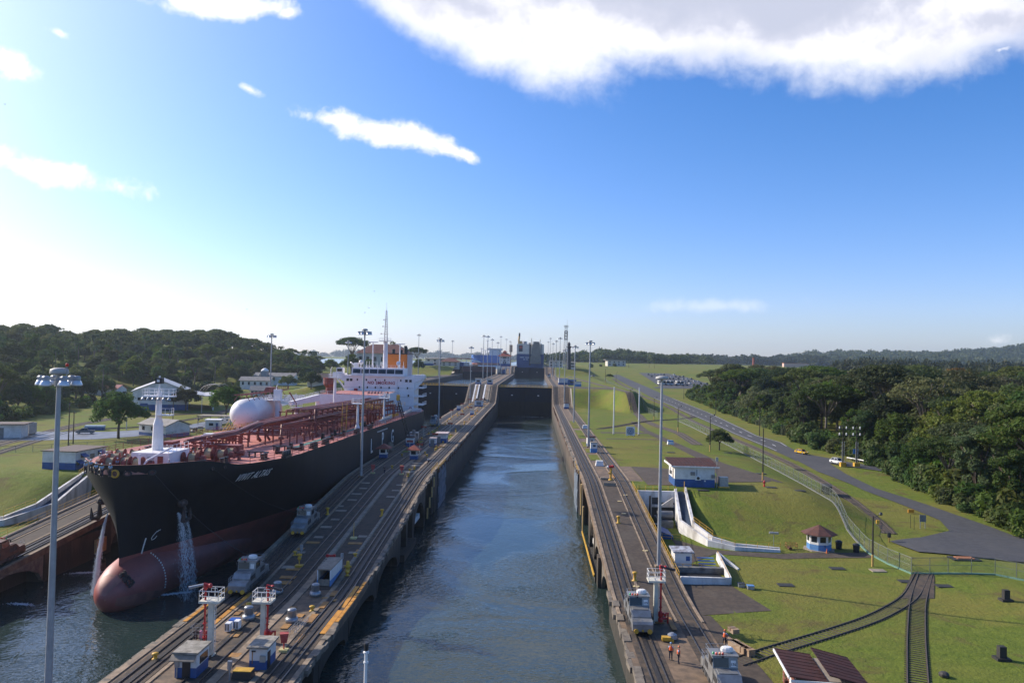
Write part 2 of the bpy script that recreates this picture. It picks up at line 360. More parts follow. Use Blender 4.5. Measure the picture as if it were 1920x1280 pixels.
# grass
def grass_mat(name, a, b, c, d):
    m = bpy.data.materials.new(name); m.use_nodes = True; t = m.node_tree; k = NT(t); p = t.nodes['Principled BSDF']
    pos = k.n('ShaderNodeNewGeometry').outputs['Position']
    f1 = k.noise(pos, .9, 6, .65); f2 = k.noise(pos, .045, 5, .6, .6); f3 = k.noise(pos, .16, 5, .62, .8); f4 = k.noise(pos, 6.0, 4, .7)
    col = k.mix(k.sstep(.3, .7, f1), (*a, 1), (*b, 1)); col = k.mix(k.math('MULTIPLY', k.sstep(.40, .62, f2), .9), col, (*c, 1))
    col = k.mix(k.math('MULTIPLY', k.sstep(.53, .70, f3), .75), col, (*d, 1))
    col = k.mix(k.math('MULTIPLY', k.sstep(.5, .75, f4), .35), col, (.028, .042, .008, 1))
    lanes = k.n('ShaderNodeTexWave', wave_type='BANDS', bands_direction='Y'); lanes.inputs['Scale'].default_value = .11; lanes.inputs['Distortion'].default_value = 3.5; lanes.inputs['Detail'].default_value = 3
    t.links.new(pos, lanes.inputs['Vector'])
    col = k.mix(k.math('MULTIPLY', lanes.outputs['Fac'], .16), col, (.15, .17, .035, 1))
    t.links.new(col, p.inputs['Base Color']); p.inputs['Roughness'].default_value = .95; p.inputs['Specular IOR Level'].default_value = .15
    bmp = k.n('ShaderNodeBump'); bmp.inputs['Distance'].default_value = .22; bmp.inputs['Strength'].default_value = .9
    t.links.new(k.math('ADD', k.noise(pos, 2.2, 7, .7), k.noise(pos, .5, 3, .6)), bmp.inputs['Height']); t.links.new(bmp.outputs[0], p.inputs['Normal'])
    return m
lawn = grass_mat('grass', (.134, .168, .022), (.092, .126, .017), (.172, .155, .032), (.115, .082, .034))
def terrain(name, xs, ys, f):
    X_, Y_ = np.meshgrid(np.array(xs, float), np.array(ys, float)); Z_ = f(X_, Y_)
    b = B(); b.grid([[(X_[i, j], Y_[i, j], Z_[i, j]) for j in range(X_.shape[1])] for i in range(X_.shape[0])])
    return b.build(name, lawn, smooth=True, kind='structure')
def steps(*segs):
    out = []
    for a, b_, d in segs: out += list(np.arange(a, b_-1e-6, d))
    return out+[segs[-1][1]]
ysr = steps((-60, 100, 8), (100, 136, 3), (136, 170, 1.5), (170, 380, 6), (380, 470, 3), (470, 800, 12), (800, 860, 4), (860, 1400, 40), (1400, 9000, 400))
terrain('ground_east', steps((27.2, 40, 1.2), (40, 80, 2), (80, 240, 8), (240, 600, 40), (600, 6000, 450)), ysr, zr)
ysl = steps((-60, 100, 8), (100, 136, 3), (136, 170, 1.5), (170, 420, 7), (420, 470, 3), (470, 960, 12), (960, 1020, 5), (1020, 2500, 60), (2500, 9000, 500))
terrain('ground_west', [-5000, -3500, -2400, -1600, -1100, -800, -650]+steps((-560, -240, 12), (-240, -86, 5), (-86, -74, 1.5)), ysl, zl)
# ---------------------------------------------------------------- water
def water_mat(name, deep, scale, dist, rough=.06, chop=1.0):
    m = bpy.data.materials.new(name); m.use_nodes = True; t = m.node_tree; k = NT(t); p = t.nodes['Principled BSDF']
    pos = k.n('ShaderNodeNewGeometry').outputs['Position']
    p.inputs['Base Color'].default_value = (*deep, 1); p.inputs['Roughness'].default_value = rough; p.inputs['IOR'].default_value = 1.33
    swirl = k.noise(pos, .035, 3, .5, 1.2)
    v1 = k.mapping(pos, (1.0, .55, 1), rot=(0, 0, .25))
    h1 = k.noise(v1, scale, 3, .55, .6); h2 = k.noise(k.mapping(pos, (.8, 1.3, 1), rot=(0, 0, -.5)), scale*2.7, 2, .55, .3); h3 = k.noise(v1, scale*.22, 2, .5, 1.0)
    h = k.math('ADD', k.math('MULTIPLY', h1, .62*chop), k.math('ADD', k.math('MULTIPLY', h2, .42*chop), k.math('MULTIPLY', h3, .5)))
    h = k.math('MULTIPLY', h, k.math('ADD', .2, k.math('MULTIPLY', k.sstep(.35, .68, swirl), .95)))
    b = k.n('ShaderNodeBump'); b.inputs['Distance'].default_value = dist; b.inputs['Strength'].default_value = 1
    t.links.new(h, b.inputs['Height']); t.links.new(b.outputs[0], p.inputs['Normal'])
    return m
wmat = water_mat('lock_water', (.024, .040, .036), .6, .30, .07)
wmat2 = water_mat('lake_water', (.02, .045, .05), .25, .5, .12)
def sheet_obj(name, x0, x1, y0, y1, z, mat, nx=2, ny=2):
    b = B(); b.grid([[(x0+(x1-x0)*i/nx, y0+(y1-y0)*j/ny, z) for i in range(nx+1)] for j in range(ny+1)])
    return b.build(name, mat, kind='structure')
sheet_obj('water_lower', -82, 29, -60, 489, 0, wmat, 4, 8)
sheet_obj('water_east_middle', -18.6, 18.6, 489.2, 879, 15.5, wmat)
sheet_obj('water_west_middle', -70.4, -33, 489.2, 802, 15.5, wmat)
sheet_obj('water_east_upper', -18.6, 18.6, 879.2, 1015, 24.9, wmat2)
sheet_obj('water_west_upper', -70.4, -33, 804, 1015, 24.9, wmat2)
sheet_obj('lake', -4800, 32, 1016, 8800, 24.9, wmat2, 4, 8)
# ---------------------------------------------------------------- roads, paths and paved ground on the land
def ribbon(name, Lp, Rp, f, mat, off=.07, sub=6, cross=3, kind='structure', world=False):
    """a strip between two rows of points draped over the land f"""
    q = (lambda p: Vector((p[0], p[1], 0))) if world else (lambda p: GT(p[0], p[1], f))
    L, R = [q(p) for p in Lp], [q(p) for p in Rp]; rows = []
    for i in range(len(L)-1):
        for s_ in range(sub if i < len(L)-2 else sub+1):
            t = s_/sub; a = L[i].lerp(L[i+1], t); c = R[i].lerp(R[i+1], t); r = []
            for j in range(cross+1):
                p = a.lerp(c, j/cross); r.append((p.x, p.y, float(f(p.x, p.y))+off))
            rows.append(r)
    b = B(); b.grid(rows)
    return b.build(name, mat, kind=kind)
RLP = [(1143, 703), (1200, 733), (1250, 757), (1312, 785), (1372, 812), (1420, 832), (1469, 853), (1494, 865)]
RRP = [(1160, 702.5), (1212, 725), (1257, 745), (1330, 774), (1385, 800), (1420, 817), (1466, 830), (1489, 844)]
RDL, RDR = [tuple(GT(a, b, zr)[:2]) for a, b in RLP], [tuple(GT(a, b, zr)[:2]) for a, b in RRP]
ribbon('road', RDL, RDR, zr, asphalt, .09, 10, world=True)
ribbon('road_branch', [(1478, 855), (1534, 885), (1592, 907), (1620, 920), (1699, 950), (1762, 976), (1780, 996), (1705, 1014)],
       [(1534, 856), (1586, 889), (1615, 903), (1642, 916), (1736, 946), (1856, 988), (1935, 1018), (2060, 1050)], zr, asphalt, .13, 6)
ribbon('road_east', [(1480, 859), (1530, 865), (1560, 870), (1592, 875.5), (1640, 882), (1700, 893), (1780, 908)], [(1484, 842), (1517, 853), (1557, 860), (1585, 866), (1640, 874.5), (1700, 884), (1780, 898)], zr, asphalt, .17, 5)
ribbon('paved_yard', [(1668, 1016), (1740, 1008), (1900, 1006), (2060, 1044)], [(1722, 1036), (1800, 1043), (1920, 1056), (2060, 1070)], zr, asphalt, .21, 6)
ribbon('path_lower', [(31, 141), (36.5, 133.5), (47.5, 131.8), (52, 133.2), (58, 134), (62.6, 134.5)], [(31, 124), (36.5, 130.6), (47.5, 128.6), (52, 129.6), (58, 130.5), (62.8, 131)], zr, deckdark, .05, 4, world=True)
ribbon('path_upper', [(44.5, 172), (49, 183), (51.5, 205), (49.5, 250), (46.5, 300), (48, 340)], [(62, 176), (60, 186), (56, 206), (53, 250), (49.6, 300), (51, 340)], zr, deckdark, .06, 5, world=True)
ribbon('path_yard', [(30.4, 166.5), (30.4, 180), (30.4, 195)], [(44.8, 167.5), (45.5, 181), (40, 192)], zr, deckdark, .09, 4, world=True)
ribbon('path_crossing', [(30.4, 283), (40, 283.5), (49, 284)], [(30.4, 288), (40, 288.5), (49, 289)], zr, deckdark, .05, 3, world=True)
ribbon('path_range', [(30.4, 262), (40, 262.5), (50, 263)], [(30.4, 264.6), (40, 265), (50, 265.5)], zr, deckdark, .05, 3, world=True)
ribbon('path_terrace', [(26, 455), (40, 452), (52, 450)], [(26, 480), (42, 478), (56, 470)], zr, deckdark, .1, 4, world=True)
ribbon('apron', [(27.3, 99), (27.3, 110), (27.3, 124)], [(37, 101.5), (34.8, 111), (33, 124)], zr, deckdark, .04, 4, world=True)
ribbon('apron_near', [(27.3, 60), (27.3, 82), (27.3, 99)], [(31, 60), (30.2, 82), (28.6, 99)], zr, deckdark, .04, 4, world=True)
ribbon('parking_lot', [(117, 690), (121, 760), (126, 850), (130, 930)], [(166, 690), (172, 760), (172, 850), (165, 930)], zr, asphalt, .15, 6, 5, world=True)
ribbon('parking_entry', [(108, 660), (112, 662), (180, 672)], [(108, 672), (117, 690), (182, 690)], zr, asphalt, .2, 5, 3, world=True)
LRL = [(-175, 236), (-150, 240), (-130, 245), (-118, 262), (-118, 300), (-126, 350), (-132, 420), (-140, 520)]
LRR = [(-160, 205), (-140, 215), (-122, 224), (-109, 245), (-108, 300), (-117, 350), (-123, 420), (-131, 520)]
ribbon('road_west', LRL, LRR, zl, M('wet_asphalt', (.17, .165, .16), (.10, .098, .095), .5, .45, dirt=(.32, .31, .30), dscale=.12, damt=.6), .08, 7, world=True)
ribbon('road_hill', [(-176, 398), (-190, 420), (-200, 455)], [(-172, 405), (-184, 428), (-192, 462)], zl, asphalt, .35, 6, world=True)
ribbon('yard_west', [(-104, 262), (-100, 300), (-98, 350)], [(-86, 262), (-86, 300), (-86, 350)], zl, asphalt, .08, 5, world=True)
paintw = M('road_paint', (.72, .72, .70), (.6, .6, .58), 2, .7)
def road_marks():
    root = thing('road_marking', 'white painted lines and dashes along the asphalt road by the forest', 'road marking', (100, 420, float(zr(100, 420))))
    RL, RR = sorted((q[1], q[0]) for q in RDL), sorted((q[1], q[0]) for q in RDR)
    def ed(R, y): return np.interp(y, [q[0] for q in R], [q[1] for q in R])
    def strip(y0, y1, fx_, w, nm):
        rows = [[(fx_(y)-w, y, float(zr(fx_(y), y))+.2), (fx_(y)+w, y, float(zr(fx_(y), y))+.2)] for y in np.linspace(y0, y1, max(2, int((y1-y0)/5)))]
        b = B(); b.grid(rows); w_(b.build(nm, paintw, root), root)
    for y in np.arange(262, 560, 13.0): strip(y, y+4.5, lambda q: (ed(RL, q)+ed(RR, q))/2, .14, 'dash')
    strip(250, 540, lambda q: ed(RL, q)+.7, .09, 'edge_line'); strip(262, 540, lambda q: ed(RR, q)-.7, .09, 'edge_line')
def w_(o, root):
    """keep a part built in place where it is under its thing's Empty"""
    o.matrix_parent_inverse = Matrix.LocRotScale(root.location, root.rotation_euler, root.scale).inverted(); return o
road_marks()
# ---------------------------------------------------------------- the three lock walls
WY = [-60]+list(np.arange(60, 100, 8))+list(np.arange(100, 178, 2.0))+list(np.arange(178, 450, 16))+list(np.arange(452, 484, 1.5))+list(np.arange(484, 836, 22))+list(np.arange(838, 874, 2))+[874, 940, 1012]
def yspan(a, b): return [a]+[y for y in WY if a+.3 < y < b-.3]+[b]
def sweep(b, x0, x1, h0, h1, y0, y1, mi=0):
    rows = []
    for y in yspan(y0, y1):
        z = float(zw(y)); rows.append([(x0, y, z+h0), (x0, y, z+h1), (x1, y, z+h1), (x1, y, z+h0)])
    n = len(rows); b.grid(rows, mi, closed=True); o = len(b.v)-4*n
    b.f.append([o, o+1, o+2, o+3]); b.m.append(mi); e = o+4*(n-1); b.f.append([e+3, e+2, e+1, e]); b.m.append(mi)
    return b
def GW(px, py):
    p = GT(px, py, lambda x, y: zw(y)+0*x); return p
def body(b, x0, x1, zb=-4, y0=-60, y1=1012, mi=0, top=-.02):
    rows = [[(x0, y, zb), (x0, y, float(zw(y))+top), (x1, y, float(zw(y))+top), (x1, y, zb)] for y in yspan(y0, y1)]
    b.grid(rows, mi); b.f.append([len(b.v)-4*len(rows)+i for i in range(4)]); b.m.append(mi)
    b.f.append([len(b.v)-1, len(b.v)-2, len(b.v)-3, len(b.v)-4]); b.m.append(mi)
    return b
def P_(b, name, mat, root, **k):
    return w_(b.build(name, mat, root, **k), root)
def track(root, xc, y0, y1, rack=True, g=.78):
    P_(sweep(B(), xc-1.45, xc+1.45, .0, .03, y0, y1), 'track_bed', bedmat, root)
    for s in (-1, 1):
        P_(sweep(B(), xc+s*g-.065, xc+s*g+.065, .03, .16, y0, y1), 'rail', railmat, root)
    if rack:
        P_(sweep(B(), xc-.24, xc+.24, .03, .12, y0, y1), 'rack', rackmat, root)
def arch(b, x0, x1, y0, y1, zs, rise, top=-1.0, n=16):
    """a spandrel plate between two piers with an arched underside"""
    up, dn = [], []
    for i in range(n+1):
        y = y0+(y1-y0)*i/n; t = abs(2*i/n-1); up.append(float(zw(y))+top); dn.append(min(zs+rise*math.sqrt(max(0, 1-t*t)), up[-1]-.25))
    rows = [[(x0, y0+(y1-y0)*i/n, dn[i]), (x0, y0+(y1-y0)*i/n, up[i]), (x1, y0+(y1-y0)*i/n, up[i]), (x1, y0+(y1-y0)*i/n, dn[i])] for i in range(n+1)]
    return b.grid(rows, closed=True)
stone = M('coping_stone', (.22, .185, .14), (.13, .105, .08), 1.3, .9, bump=.05, bscale=3, dirt=(.05, .042, .033), dscale=.6, damt=.7)
rnd = random.Random(3)
def copings(root, x0, x1, y0, y1, L=2.4, sag=.0):
    """short worn stones along the edge of a wall, each a piece of its own"""
    me = B().box(-.5, -.5, -.5, .5, .5, .5).mesh('coping_stone', stone)
    y = y0; sp = []
    while y < y1:
        l = L*rnd.uniform(.8, 1.2); yc = y+l/2; s_ = math.atan((float(zw(yc+1))-float(zw(yc-1)))/2)
        w = x1-x0; jut = rnd.uniform(-.22, .16)
        sp.append(((x0+x1)/2+jut, yc, float(zw(yc))-.28+rnd.uniform(-.12, .14), (s_+rnd.uniform(-.03, .03), 0, rnd.uniform(-.06, .06)), w, l-.09, .62)); y += l
    for o in copies('coping_stone', me, sp, root): w_(o, root)
def fenders(root, x, out, y0, y1, step=3.4):
    """rusty timber and steel fender pads hanging under the coping"""
    me = B().box(-.22, -.9, -.35, .22, .9, .35).tube((0, -.7, .35), (0, .7, .35), .18, n=6).mesh('fender', rust)
    for y in np.arange(y0, y1, step):
        w_(copies('fender', me, [(x+out*.15, y, float(zw(y))-.75+rnd.uniform(-.06, .06), (0, 0, rnd.uniform(-.1, .1)))], root)[0], root)
# centre wall
cw = thing('lock_wall', 'long stained concrete centre wall between the tanker lane and the open water lane', 'lock wall', (-26, 90, 4))
P_(body(B(), -35.05, -16.76, y0=179, top=-.02), 'wall_body', wallface, cw)
P_(body(B(), -35.05, -19.6, y1=178.99), 'wall_body', wallface, cw)
b = sweep(B(), -35.0, -16.8, -.9, .0, -60, 179); P_(b, 'wall_top', concrete, cw)
P_(sweep(B(), -35.0, -16.8, -.5, .0, 179.02, 1010), 'wall_top', concrete, cw)
for x0, x1 in ((-30.3, -28.1), (-24.1, -21.1)):
    P_(sweep(B(), x0, x1, .0, .05, 104, 452), 'walkway', deckdark, cw)
for xc, rk in ((-32.4, True), (-26.6, False), (-18.9, True)): track(cw, xc, -50, 1005, rk)
for x0, x1 in ((-35.0, -34.25), (-30.75, -30.35), (-28.05, -28.02+.0-.0+.0), (-25.1, -24.15), (-21.05, -20.45), (-17.35, -16.8)):
    if x1-x0 > .1: P_(sweep(B(), x0, x1, .0, .11, 60, 1000), 'kerb', kerbcon, cw)
# row of light kerb blocks beside the return track
me = B().box(-.5, -.5, 0, .5, .5, .16).mesh('kerb_block', slabcon)
for y in np.arange(112, 178, .95): w_(copies('kerb_block', me, [(-24.62, y, float(zw(y))+.1, (.08 if y < 165 else .0, 0, rnd.uniform(-.03, .03)), .72, .72, 1)], cw)[0], cw)
for y in np.arange(112, 178, 1.1): w_(copies('kerb_block', me, [(-20.75, y, float(zw(y))+.1, (.08 if y < 165 else .0, 0, rnd.uniform(-.05, .05)), .42, .8, .7)], cw)[0], cw)
me = B().box(-.5, -.5, 0, .5, .5, .07).mesh('concrete_slab', slabcon)
for y, x, w, l in [(112, -29.3, 1.9, 1.1), (118.5, -29.6, 1.5, .8), (126, -28.9, 1.5, .9), (131.5, -29.2, 1.9, 1), (136, -28.8, 1.5, .9), (141.5, -29.2, 2.0, 1), (144.5, -29.9, .9, .8), (149, -28.9, 1.8, .9), (153.5, -29.1, 2.0, .9), (158, -28.8, 1.6, .9), (162.5, -29.3, 1.7, .9),
                     (113, -21.9, 1.4, 1), (119, -21.7, 1.1, .9), (127, -21.9, 1.4, 1), (152, -22.0, 1.7, .9), (157, -21.8, 1.8, .9), (161.5, -21.9, 1.4, .8), (176, -22.4, 2.4, 2.2), (186, -22.6, 2.6, 2.0), (190.5, -22.7, 2.6, 1.7)]:
    w_(copies('concrete_slab', me, [(x, y, float(zw(y))+.05, (math.atan((float(zw(y+1))-float(zw(y-1)))/2), 0, 0), w, l, 1)], cw)[0], cw)
platem = B().box(-.5, -.5, 0, .5, .5, .06).mesh('cover_plate', rusto)
platey = B().box(-.5, -.5, 0, .5, .5, .07).mesh('cover_plate', M('orange_deck_paint', (.62, .27, .02), (.48, .20, .02), 1.2, .7, dirt=(.22, .10, .02), dscale=.6, damt=.5))
def plate(px, py, w, l, root, me=platem, rz=0.0, dz=.06):
    p = GW(px, py); s_ = math.atan((float(zw(p.y+1))-float(zw(p.y-1)))/2)
    w_(copies('cover_plate', me, [(p.x, p.y, p.z+dz, (s_, 0, rz), w, l, 1)], root)[0], root)
for px, py, w, l in [(587, 1017.5, 2.1, .9), (666, 1019, 2.2, .9), (550, 1068, 2.1, .9), (540, 1083, 2.2, 1.0), (531, 1093, 2.2, 1.2), (563, 1030, 1.1, 1.0), (673, 1033, .9, 1.1),
                     (626, 1113, .75, 2.0), (607, 1135, .75, 2.6), (585, 1160, .8, 3.0), (609, 1122, .7, .5), (536, 1175, .9, 1.6), (563, 1198, .35, 2.6), (482, 1152, .8, 1.5), (446, 1150, .7, 1.4), (461, 1133, .7, 1.6),
                     (443, 1190, .9, 1.7), (441, 1229, 1.1, 1.1), (563, 1155, .8, 1.2), (515, 1114, 1.1, 1.3), (592, 1115, 1.0, 1.0), (549, 1140, .8, .8), (629, 1126, .7, .7)]:
    plate(px, py, w, l, cw)
for px, py, w, l in [(653, 1122, 1.0, 9.0), (621, 1166, 1.0, 8.2)]: plate(px, py, w*.8, l, cw, platey)
for y in np.arange(92.5, 107.5, 1.55): w_(copies('cover_plate', platey, [(-17.05, y, float(zw(y))+.12, 0, .42, 1.45, 1)], cw)[0], cw)
for y in np.arange(91, 104.5, 1.7): w_(copies('cover_plate', platey, [(-34.6, y, float(zw(y))+.12, 0, .5, 1.55, 1)], cw)[0], cw)
for y in np.arange(90, 103, 3.4): w_(copies('cover_plate', platey, [(-31.0, y, float(zw(y))+.1, 0, .55, 3.2, 1)], cw)[0], cw)
# orange cross marks and plates further along
for (x, y, w, l) in [(-31, 226, 2.4, 1.0), (-31, 226, .7, 3.6), (-21.6, 226, 3.2, 1.4), (-21.6, 226, .7, 6), (-30, 247, 3, .7), (-22.4, 247, 2.6, .7), (-30, 262, .8, 4.5), (-22, 262, 1.6, .6), (-29.6, 300, 3, 1), (-30.2, 330, 1, 4), (-22, 318, 2.6, 1), (-29.4, 352, 3.2, 1.2), (-22.3, 350, 1.2, 4), (-22, 380, 3, 1.2), (-30, 385, 1.2, 4), (-29.8, 410, 3.4, 1.6), (-22, 420, 3, 1.5), (-30, 440, 3, 2), (-22, 444, 3, 2)]:
    w_(copies('cover_plate', platey, [(x, y, float(zw(y))+.12, 0, w, l, 1)], cw)[0], cw)
for (x, y, w, l) in [(-29.6, 238, 2.2, 7), (-29.6, 275, 2.2, 12), (-22.6, 254, 2.6, 14), (-29.4, 214, 1.6, 5)]:
    b = B().box(x-w/2, y-l/2, LV1+.02, x+w/2, y+l/2, LV1+.09); P_(b, 'grass_bed', lawn, cw)
# arches, piers and ledges in the recess of the lower gates (east face)
for y0, y1, zs, r in ((84, 96, .2, 1.3), (97.5, 113, .3, 1.8), (115, 132, .4, 2.6), (150, 163, 2.0, 4.2)):
    P_(arch(B(), -17.5, -16.9, y0, y1, zs, r), 'arch', wallface, cw)
for y, w in ((83, 2), (96.7, 1.6), (114, 2), (133.5, 3), (141.5, 1.5), (149, 2), (164, 2), (177.5, 3)):
    P_(B().box(-19.7, y-w/2, -3, -16.95, y+w/2, float(zw(y-w/2))-.9), 'pier', wallface, cw)
P_(B().box(-19.4, 152.5, 2.2, -17.6, 161.5, 3.2).box(-18.9, 152.8, 3.2, -18.75, 161.2, 6.6), 'niche', whitewall, cw)
P_(B().box(-18.1, 134.8, -2, -16.2, 148.2, 1.2), 'ledge', wallface, cw)
b = B()
for i in range(4): b.box(-16.55, 164.6+i*3.3, 1.4+i*1.7, -16.3, 165.4+i*3.3, 3.6+i*1.7)
P_(b, 'edge_guard', M('yellow_ochre', (.50, .34, .13), (.36, .24, .09), 1.3, .7), cw)
copings(cw, -17.3, -16.5, 70, 91, 1.6); copings(cw, -17.3, -16.5, 108, 178, 1.7)
copings(cw, -17.3, -16.6, 182, 330, 3.0)
copings(cw, -35.2, -34.4, 70, 110)
fenders(cw, -16.7, 1, 184, 440, 5.2)
b = B().rail([(-17.1, 175, zw(175)), (-17.1, 186, zw(186))], 1.0, 2.5, .04); P_(b, 'handrail', yellow, cw)
# pale stairs and ramps up the steep slope between the first and second level
for x0, x1, mt in ((-31.0, -30.2, whitewall), (-30.1, -28.9, kerbcon), (-28.8, -28.1, white), (-25.0, -24.2, white), (-24.0, -22.6, kerbcon), (-22.5, -21.4, slabcon)):
    P_(sweep(B(), x0, x1, .12, .34, 455, 482), 'slope_strip', mt, cw)
P_(B().box(-23.9, 456.5, LV1+.2, -23.2, 458.5, LV1+3).box(-28.6, 456.5, LV1+.2, -28.1, 458.5, LV1+2.6), 'doorway', black, cw)
# east wall
ew = thing('lock_wall', 'dark concrete wall on the right of the open lane, with arches above the water', 'lock wall', (23, 90, 4))
P_(body(B(), 16.76, 27.6, y0=195.1, top=-.02), 'wall_body', wallface, ew); P_(body(B(), 16.76, 30.3, y0=182, y1=195.08), 'wall_body', wallface, ew)
P_(body(B(), 19.4, 27.25, y0=108, y1=165.9), 'wall_body', wallface, ew)
P_(body(B(), 19.4, 30.3, y0=166, y1=181.99), 'wall_body', wallface, ew)
P_(body(B(), 16.76, 27.25, y1=107.98), 'wall_body', wallface, ew)
P_(sweep(B(), 16.8, 27.22, -.9, .0, -60, 165.9), 'wall_top', concrete, ew)
P_(sweep(B(), 16.8, 30.27, -.9, .0, 165.92, 195.06), 'wall_top', concrete, ew); P_(sweep(B(), 16.8, 27.57, -.9, .0, 195.1, 1010), 'wall_top', concrete, ew)
P_(sweep(B(), 20.7, 23.7, .0, .05, 96, 172), 'walkway', deckdark, ew)
track(ew, 18.9, -50, 1005, True); track(ew, 25.4, -50, 1005, False)
for x0, x1 in ((16.85, 17.25), (20.4, 20.75), (23.7, 23.95), (26.85, 27.2)):
    P_(sweep(B(), x0, x1, .0, .12, 96, 1000), 'kerb', kerbcon, ew)
for y0, y1, zs, r in ((109.5, 123, .0, 3.3), (125.5, 137, 1.4, 2.9), (139.5, 148, 2.6, 3.6)):
    P_(arch(B(), 17.0, 17.6, y0, y1, zs, r), 'arch', stone, ew)
for y, w, x in ((108.6, 1.6, 16.9), (124.2, 2.4, 16.4), (138.2, 2.0, 16.9), (149.5, 2.2, 16.9), (156, 1.4, 17.2), (171, 2.4, 16.8), (181, 3, 16.8)):
    P_(B().box(x, y-w/2, -3, 19.5, y+w/2, float(zw(y-w/2))-.9), 'pier', wallface, ew)
P_(B().box(17.4, 140, 1.5, 19.3, 147, 2.4).box(18.7, 140.2, 2.4, 18.85, 146.8, 5.6), 'niche', whitewall, ew)
P_(B().box(16.2, 126, -2, 18.1, 146, .9), 'ledge', wallface, ew)
P_(B().box(15.95, 126, .9, 16.15, 158, 1.25), 'edge_guard', yellow, ew)
copings(ew, 16.45, 17.3, 70, 106.5)
copings(ew, 16.5, 17.2, 184, 330, 3.0)
fenders(ew, 16.7, -1, 186, 440, 5.2)
P_(B().box(16.3, 168, 2.4, 16.6, 169.2, 9.0).box(16.3, 161, .4, 16.6, 162, 5.5), 'edge_guard', M('yellow_ochre', (.5, .34, .13)), ew)
# hand rail along the outer edge of the ramp
rp = [(27.05, y, float(zw(y))+.02) for y in (112, 120, 128, 136, 144, 152, 160, 165.8)]
P_(B().rail(rp, 1.1, 2.2, .035, 2), 'handrail', yellow, ew)
me = B().lathe((0, 0, 0), [(.45, 0), (.45, .05), (.1, .06)], 14).mesh('manhole_cover', M('pale_yellow', (.55, .44, .22), (.42, .33, .16)))
for px, py in ((1173, 928.5), (1162, 940), (1170, 963.5), (1210, 1033), (1193, 1100)):
    p = GW(px, py); w_(copies('manhole_cover', me, [(p.x, p.y, p.z+.06)], ew)[0], ew)
for (x, y, w, l) in [(24, 177.5, .5, 7), (21.6, 96.5, 1.1, 3.2), (23.0, 95, .6, 4.5)]:
    w_(copies('cover_plate', platem, [(x, y, float(zw(y))+.13, 0, w, l, 1)], ew)[0], ew)
for x0, x1, y0, y1 in ((21.1, 24.1, 205, 217), (21.1, 24.1, 222, 232), (21.2, 24, 262, 292), (21.1, 24.1, 236, 250), (21.1, 24.1, 300, 335)):
    P_(B().box(x0, y0, LV1+.02, x1, y1, LV1+.09), 'grass_bed', lawn, ew)
P_(B().box(20.9, 166, LV1-.9, 23.6, 166.4, LV1+.35).box(20.9, 172.5, LV1+.02, 23.6, 173.2, LV1+.4), 'kerb', slabcon, ew)
# west wall
ww = thing('lock_wall', 'concrete wall with sloping tracks on the far side of the tanker, left of the bow', 'lock wall', (-75, 90, 4))
P_(body(B(), -82, -68.6, y0=166, top=-.02), 'wall_body', wallface, ww)
P_(body(B(), -78.6, -71.6, y0=98, y1=165.9), 'wall_body', wallface, ww)
P_(body(B(), -78.6, -68.6, y1=97.9), 'wall_body', wallface, ww)
P_(sweep(B(), -78.55, -68.65, -.9, .0, -60, 165.9), 'wall_top', concrete, ww)
P_(sweep(B(), -81.95, -68.65, -.9, .0, 165.92, 1010), 'wall_top', concrete, ww)
P_(sweep(B(), -75.6, -72.6, .0, .05, 80, 172), 'walkway', deckdark, ww)
track(ww, -70.75, -50, 1005, True); track(ww, -77.0, -50, 1005, False)
for x0, x1 in ((-69.2, -68.75), (-72.5, -72.2), (-75.9, -75.6), (-78.5, -78.15)):
    P_(sweep(B(), x0, x1, .0, .12, 70, 1000), 'kerb', kerbcon, ww)
for y0, y1, zs, r in ((99, 117, .3, 3.0), (136, 146, 1, 2.6)):
    P_(arch(B(), -69.4, -68.8, y0, y1, zs, r), 'arch', stone, ww)
for y, w in ((118.5, 2.5), (135, 2), (147, 2), (152, 8)):
    P_(B().box(-71.7, y-w/2, -3, -68.8, y+w/2, float(zw(y-w/2))-.9), 'pier', wallface, ww)
P_(B().box(-70, 119.8, -3, -69.0, 134, 4.6), 'panel', wallface, ww)
P_(B().box(-68.95, 131, .8, -68.5, 134, 3.2).box(-68.95, 140, 5, -68.5, 144, 7), 'edge_guard', M('yellow_ochre', (.5, .34, .13)), ww)
rp = [(-78.35, y, float(zw(y))+.02) for y in (100, 110, 120, 130, 140, 150, 160, 165.8)]
P_(B().rail(rp, 1.1, 2.4, .035, 2), 'handrail', yellow, ww)
# open leaves of the lower gates folded into their recesses
leafm = M('gate_leaf_grey', (.16, .20, .25), (.10, .125, .16), .7, .65, dirt=(.06, .06, .055), dscale=.4, damt=.7)
leafd = M('gate_seam', (.05, .055, .06), None, 1, .8)
for x, sx, lab in ((-16.5, 1, 'grey panelled lock gate leaf folded open into the centre wall'), (16.5, -1, 'grey panelled lock gate leaf folded open into the right wall')):
    g = thing('folded_gate_leaf', lab, 'lock gate', (x, 191, 0)); y0, y1 = 183.2, 199
    P_(B().box(min(x, x-sx*.9), y0, -2, max(x, x-sx*.9), y1, 9.0), 'leaf_frame', leafd, g)
    me = B().box(-.07, -.5, -.5, .07, .5, .5).mesh('panel', leafm)
    for r in range(5):
        for c in range(4):
            o = .5 if r % 2 else 0; ya = y0+(y1-y0)*(c+o)/4.5; w_(copies('panel', me, [(x+sx*.05, ya+1.7, -.2+1.9*r+.6, 0, 1, 3.3, 1.75)], g)[0], g)
    P_(B().rail([(x-sx*.1, y0, 9.0), (x-sx*.1, y1, 9.0)], 1.0, 2.6, .04), 'handrail', yellow, g)
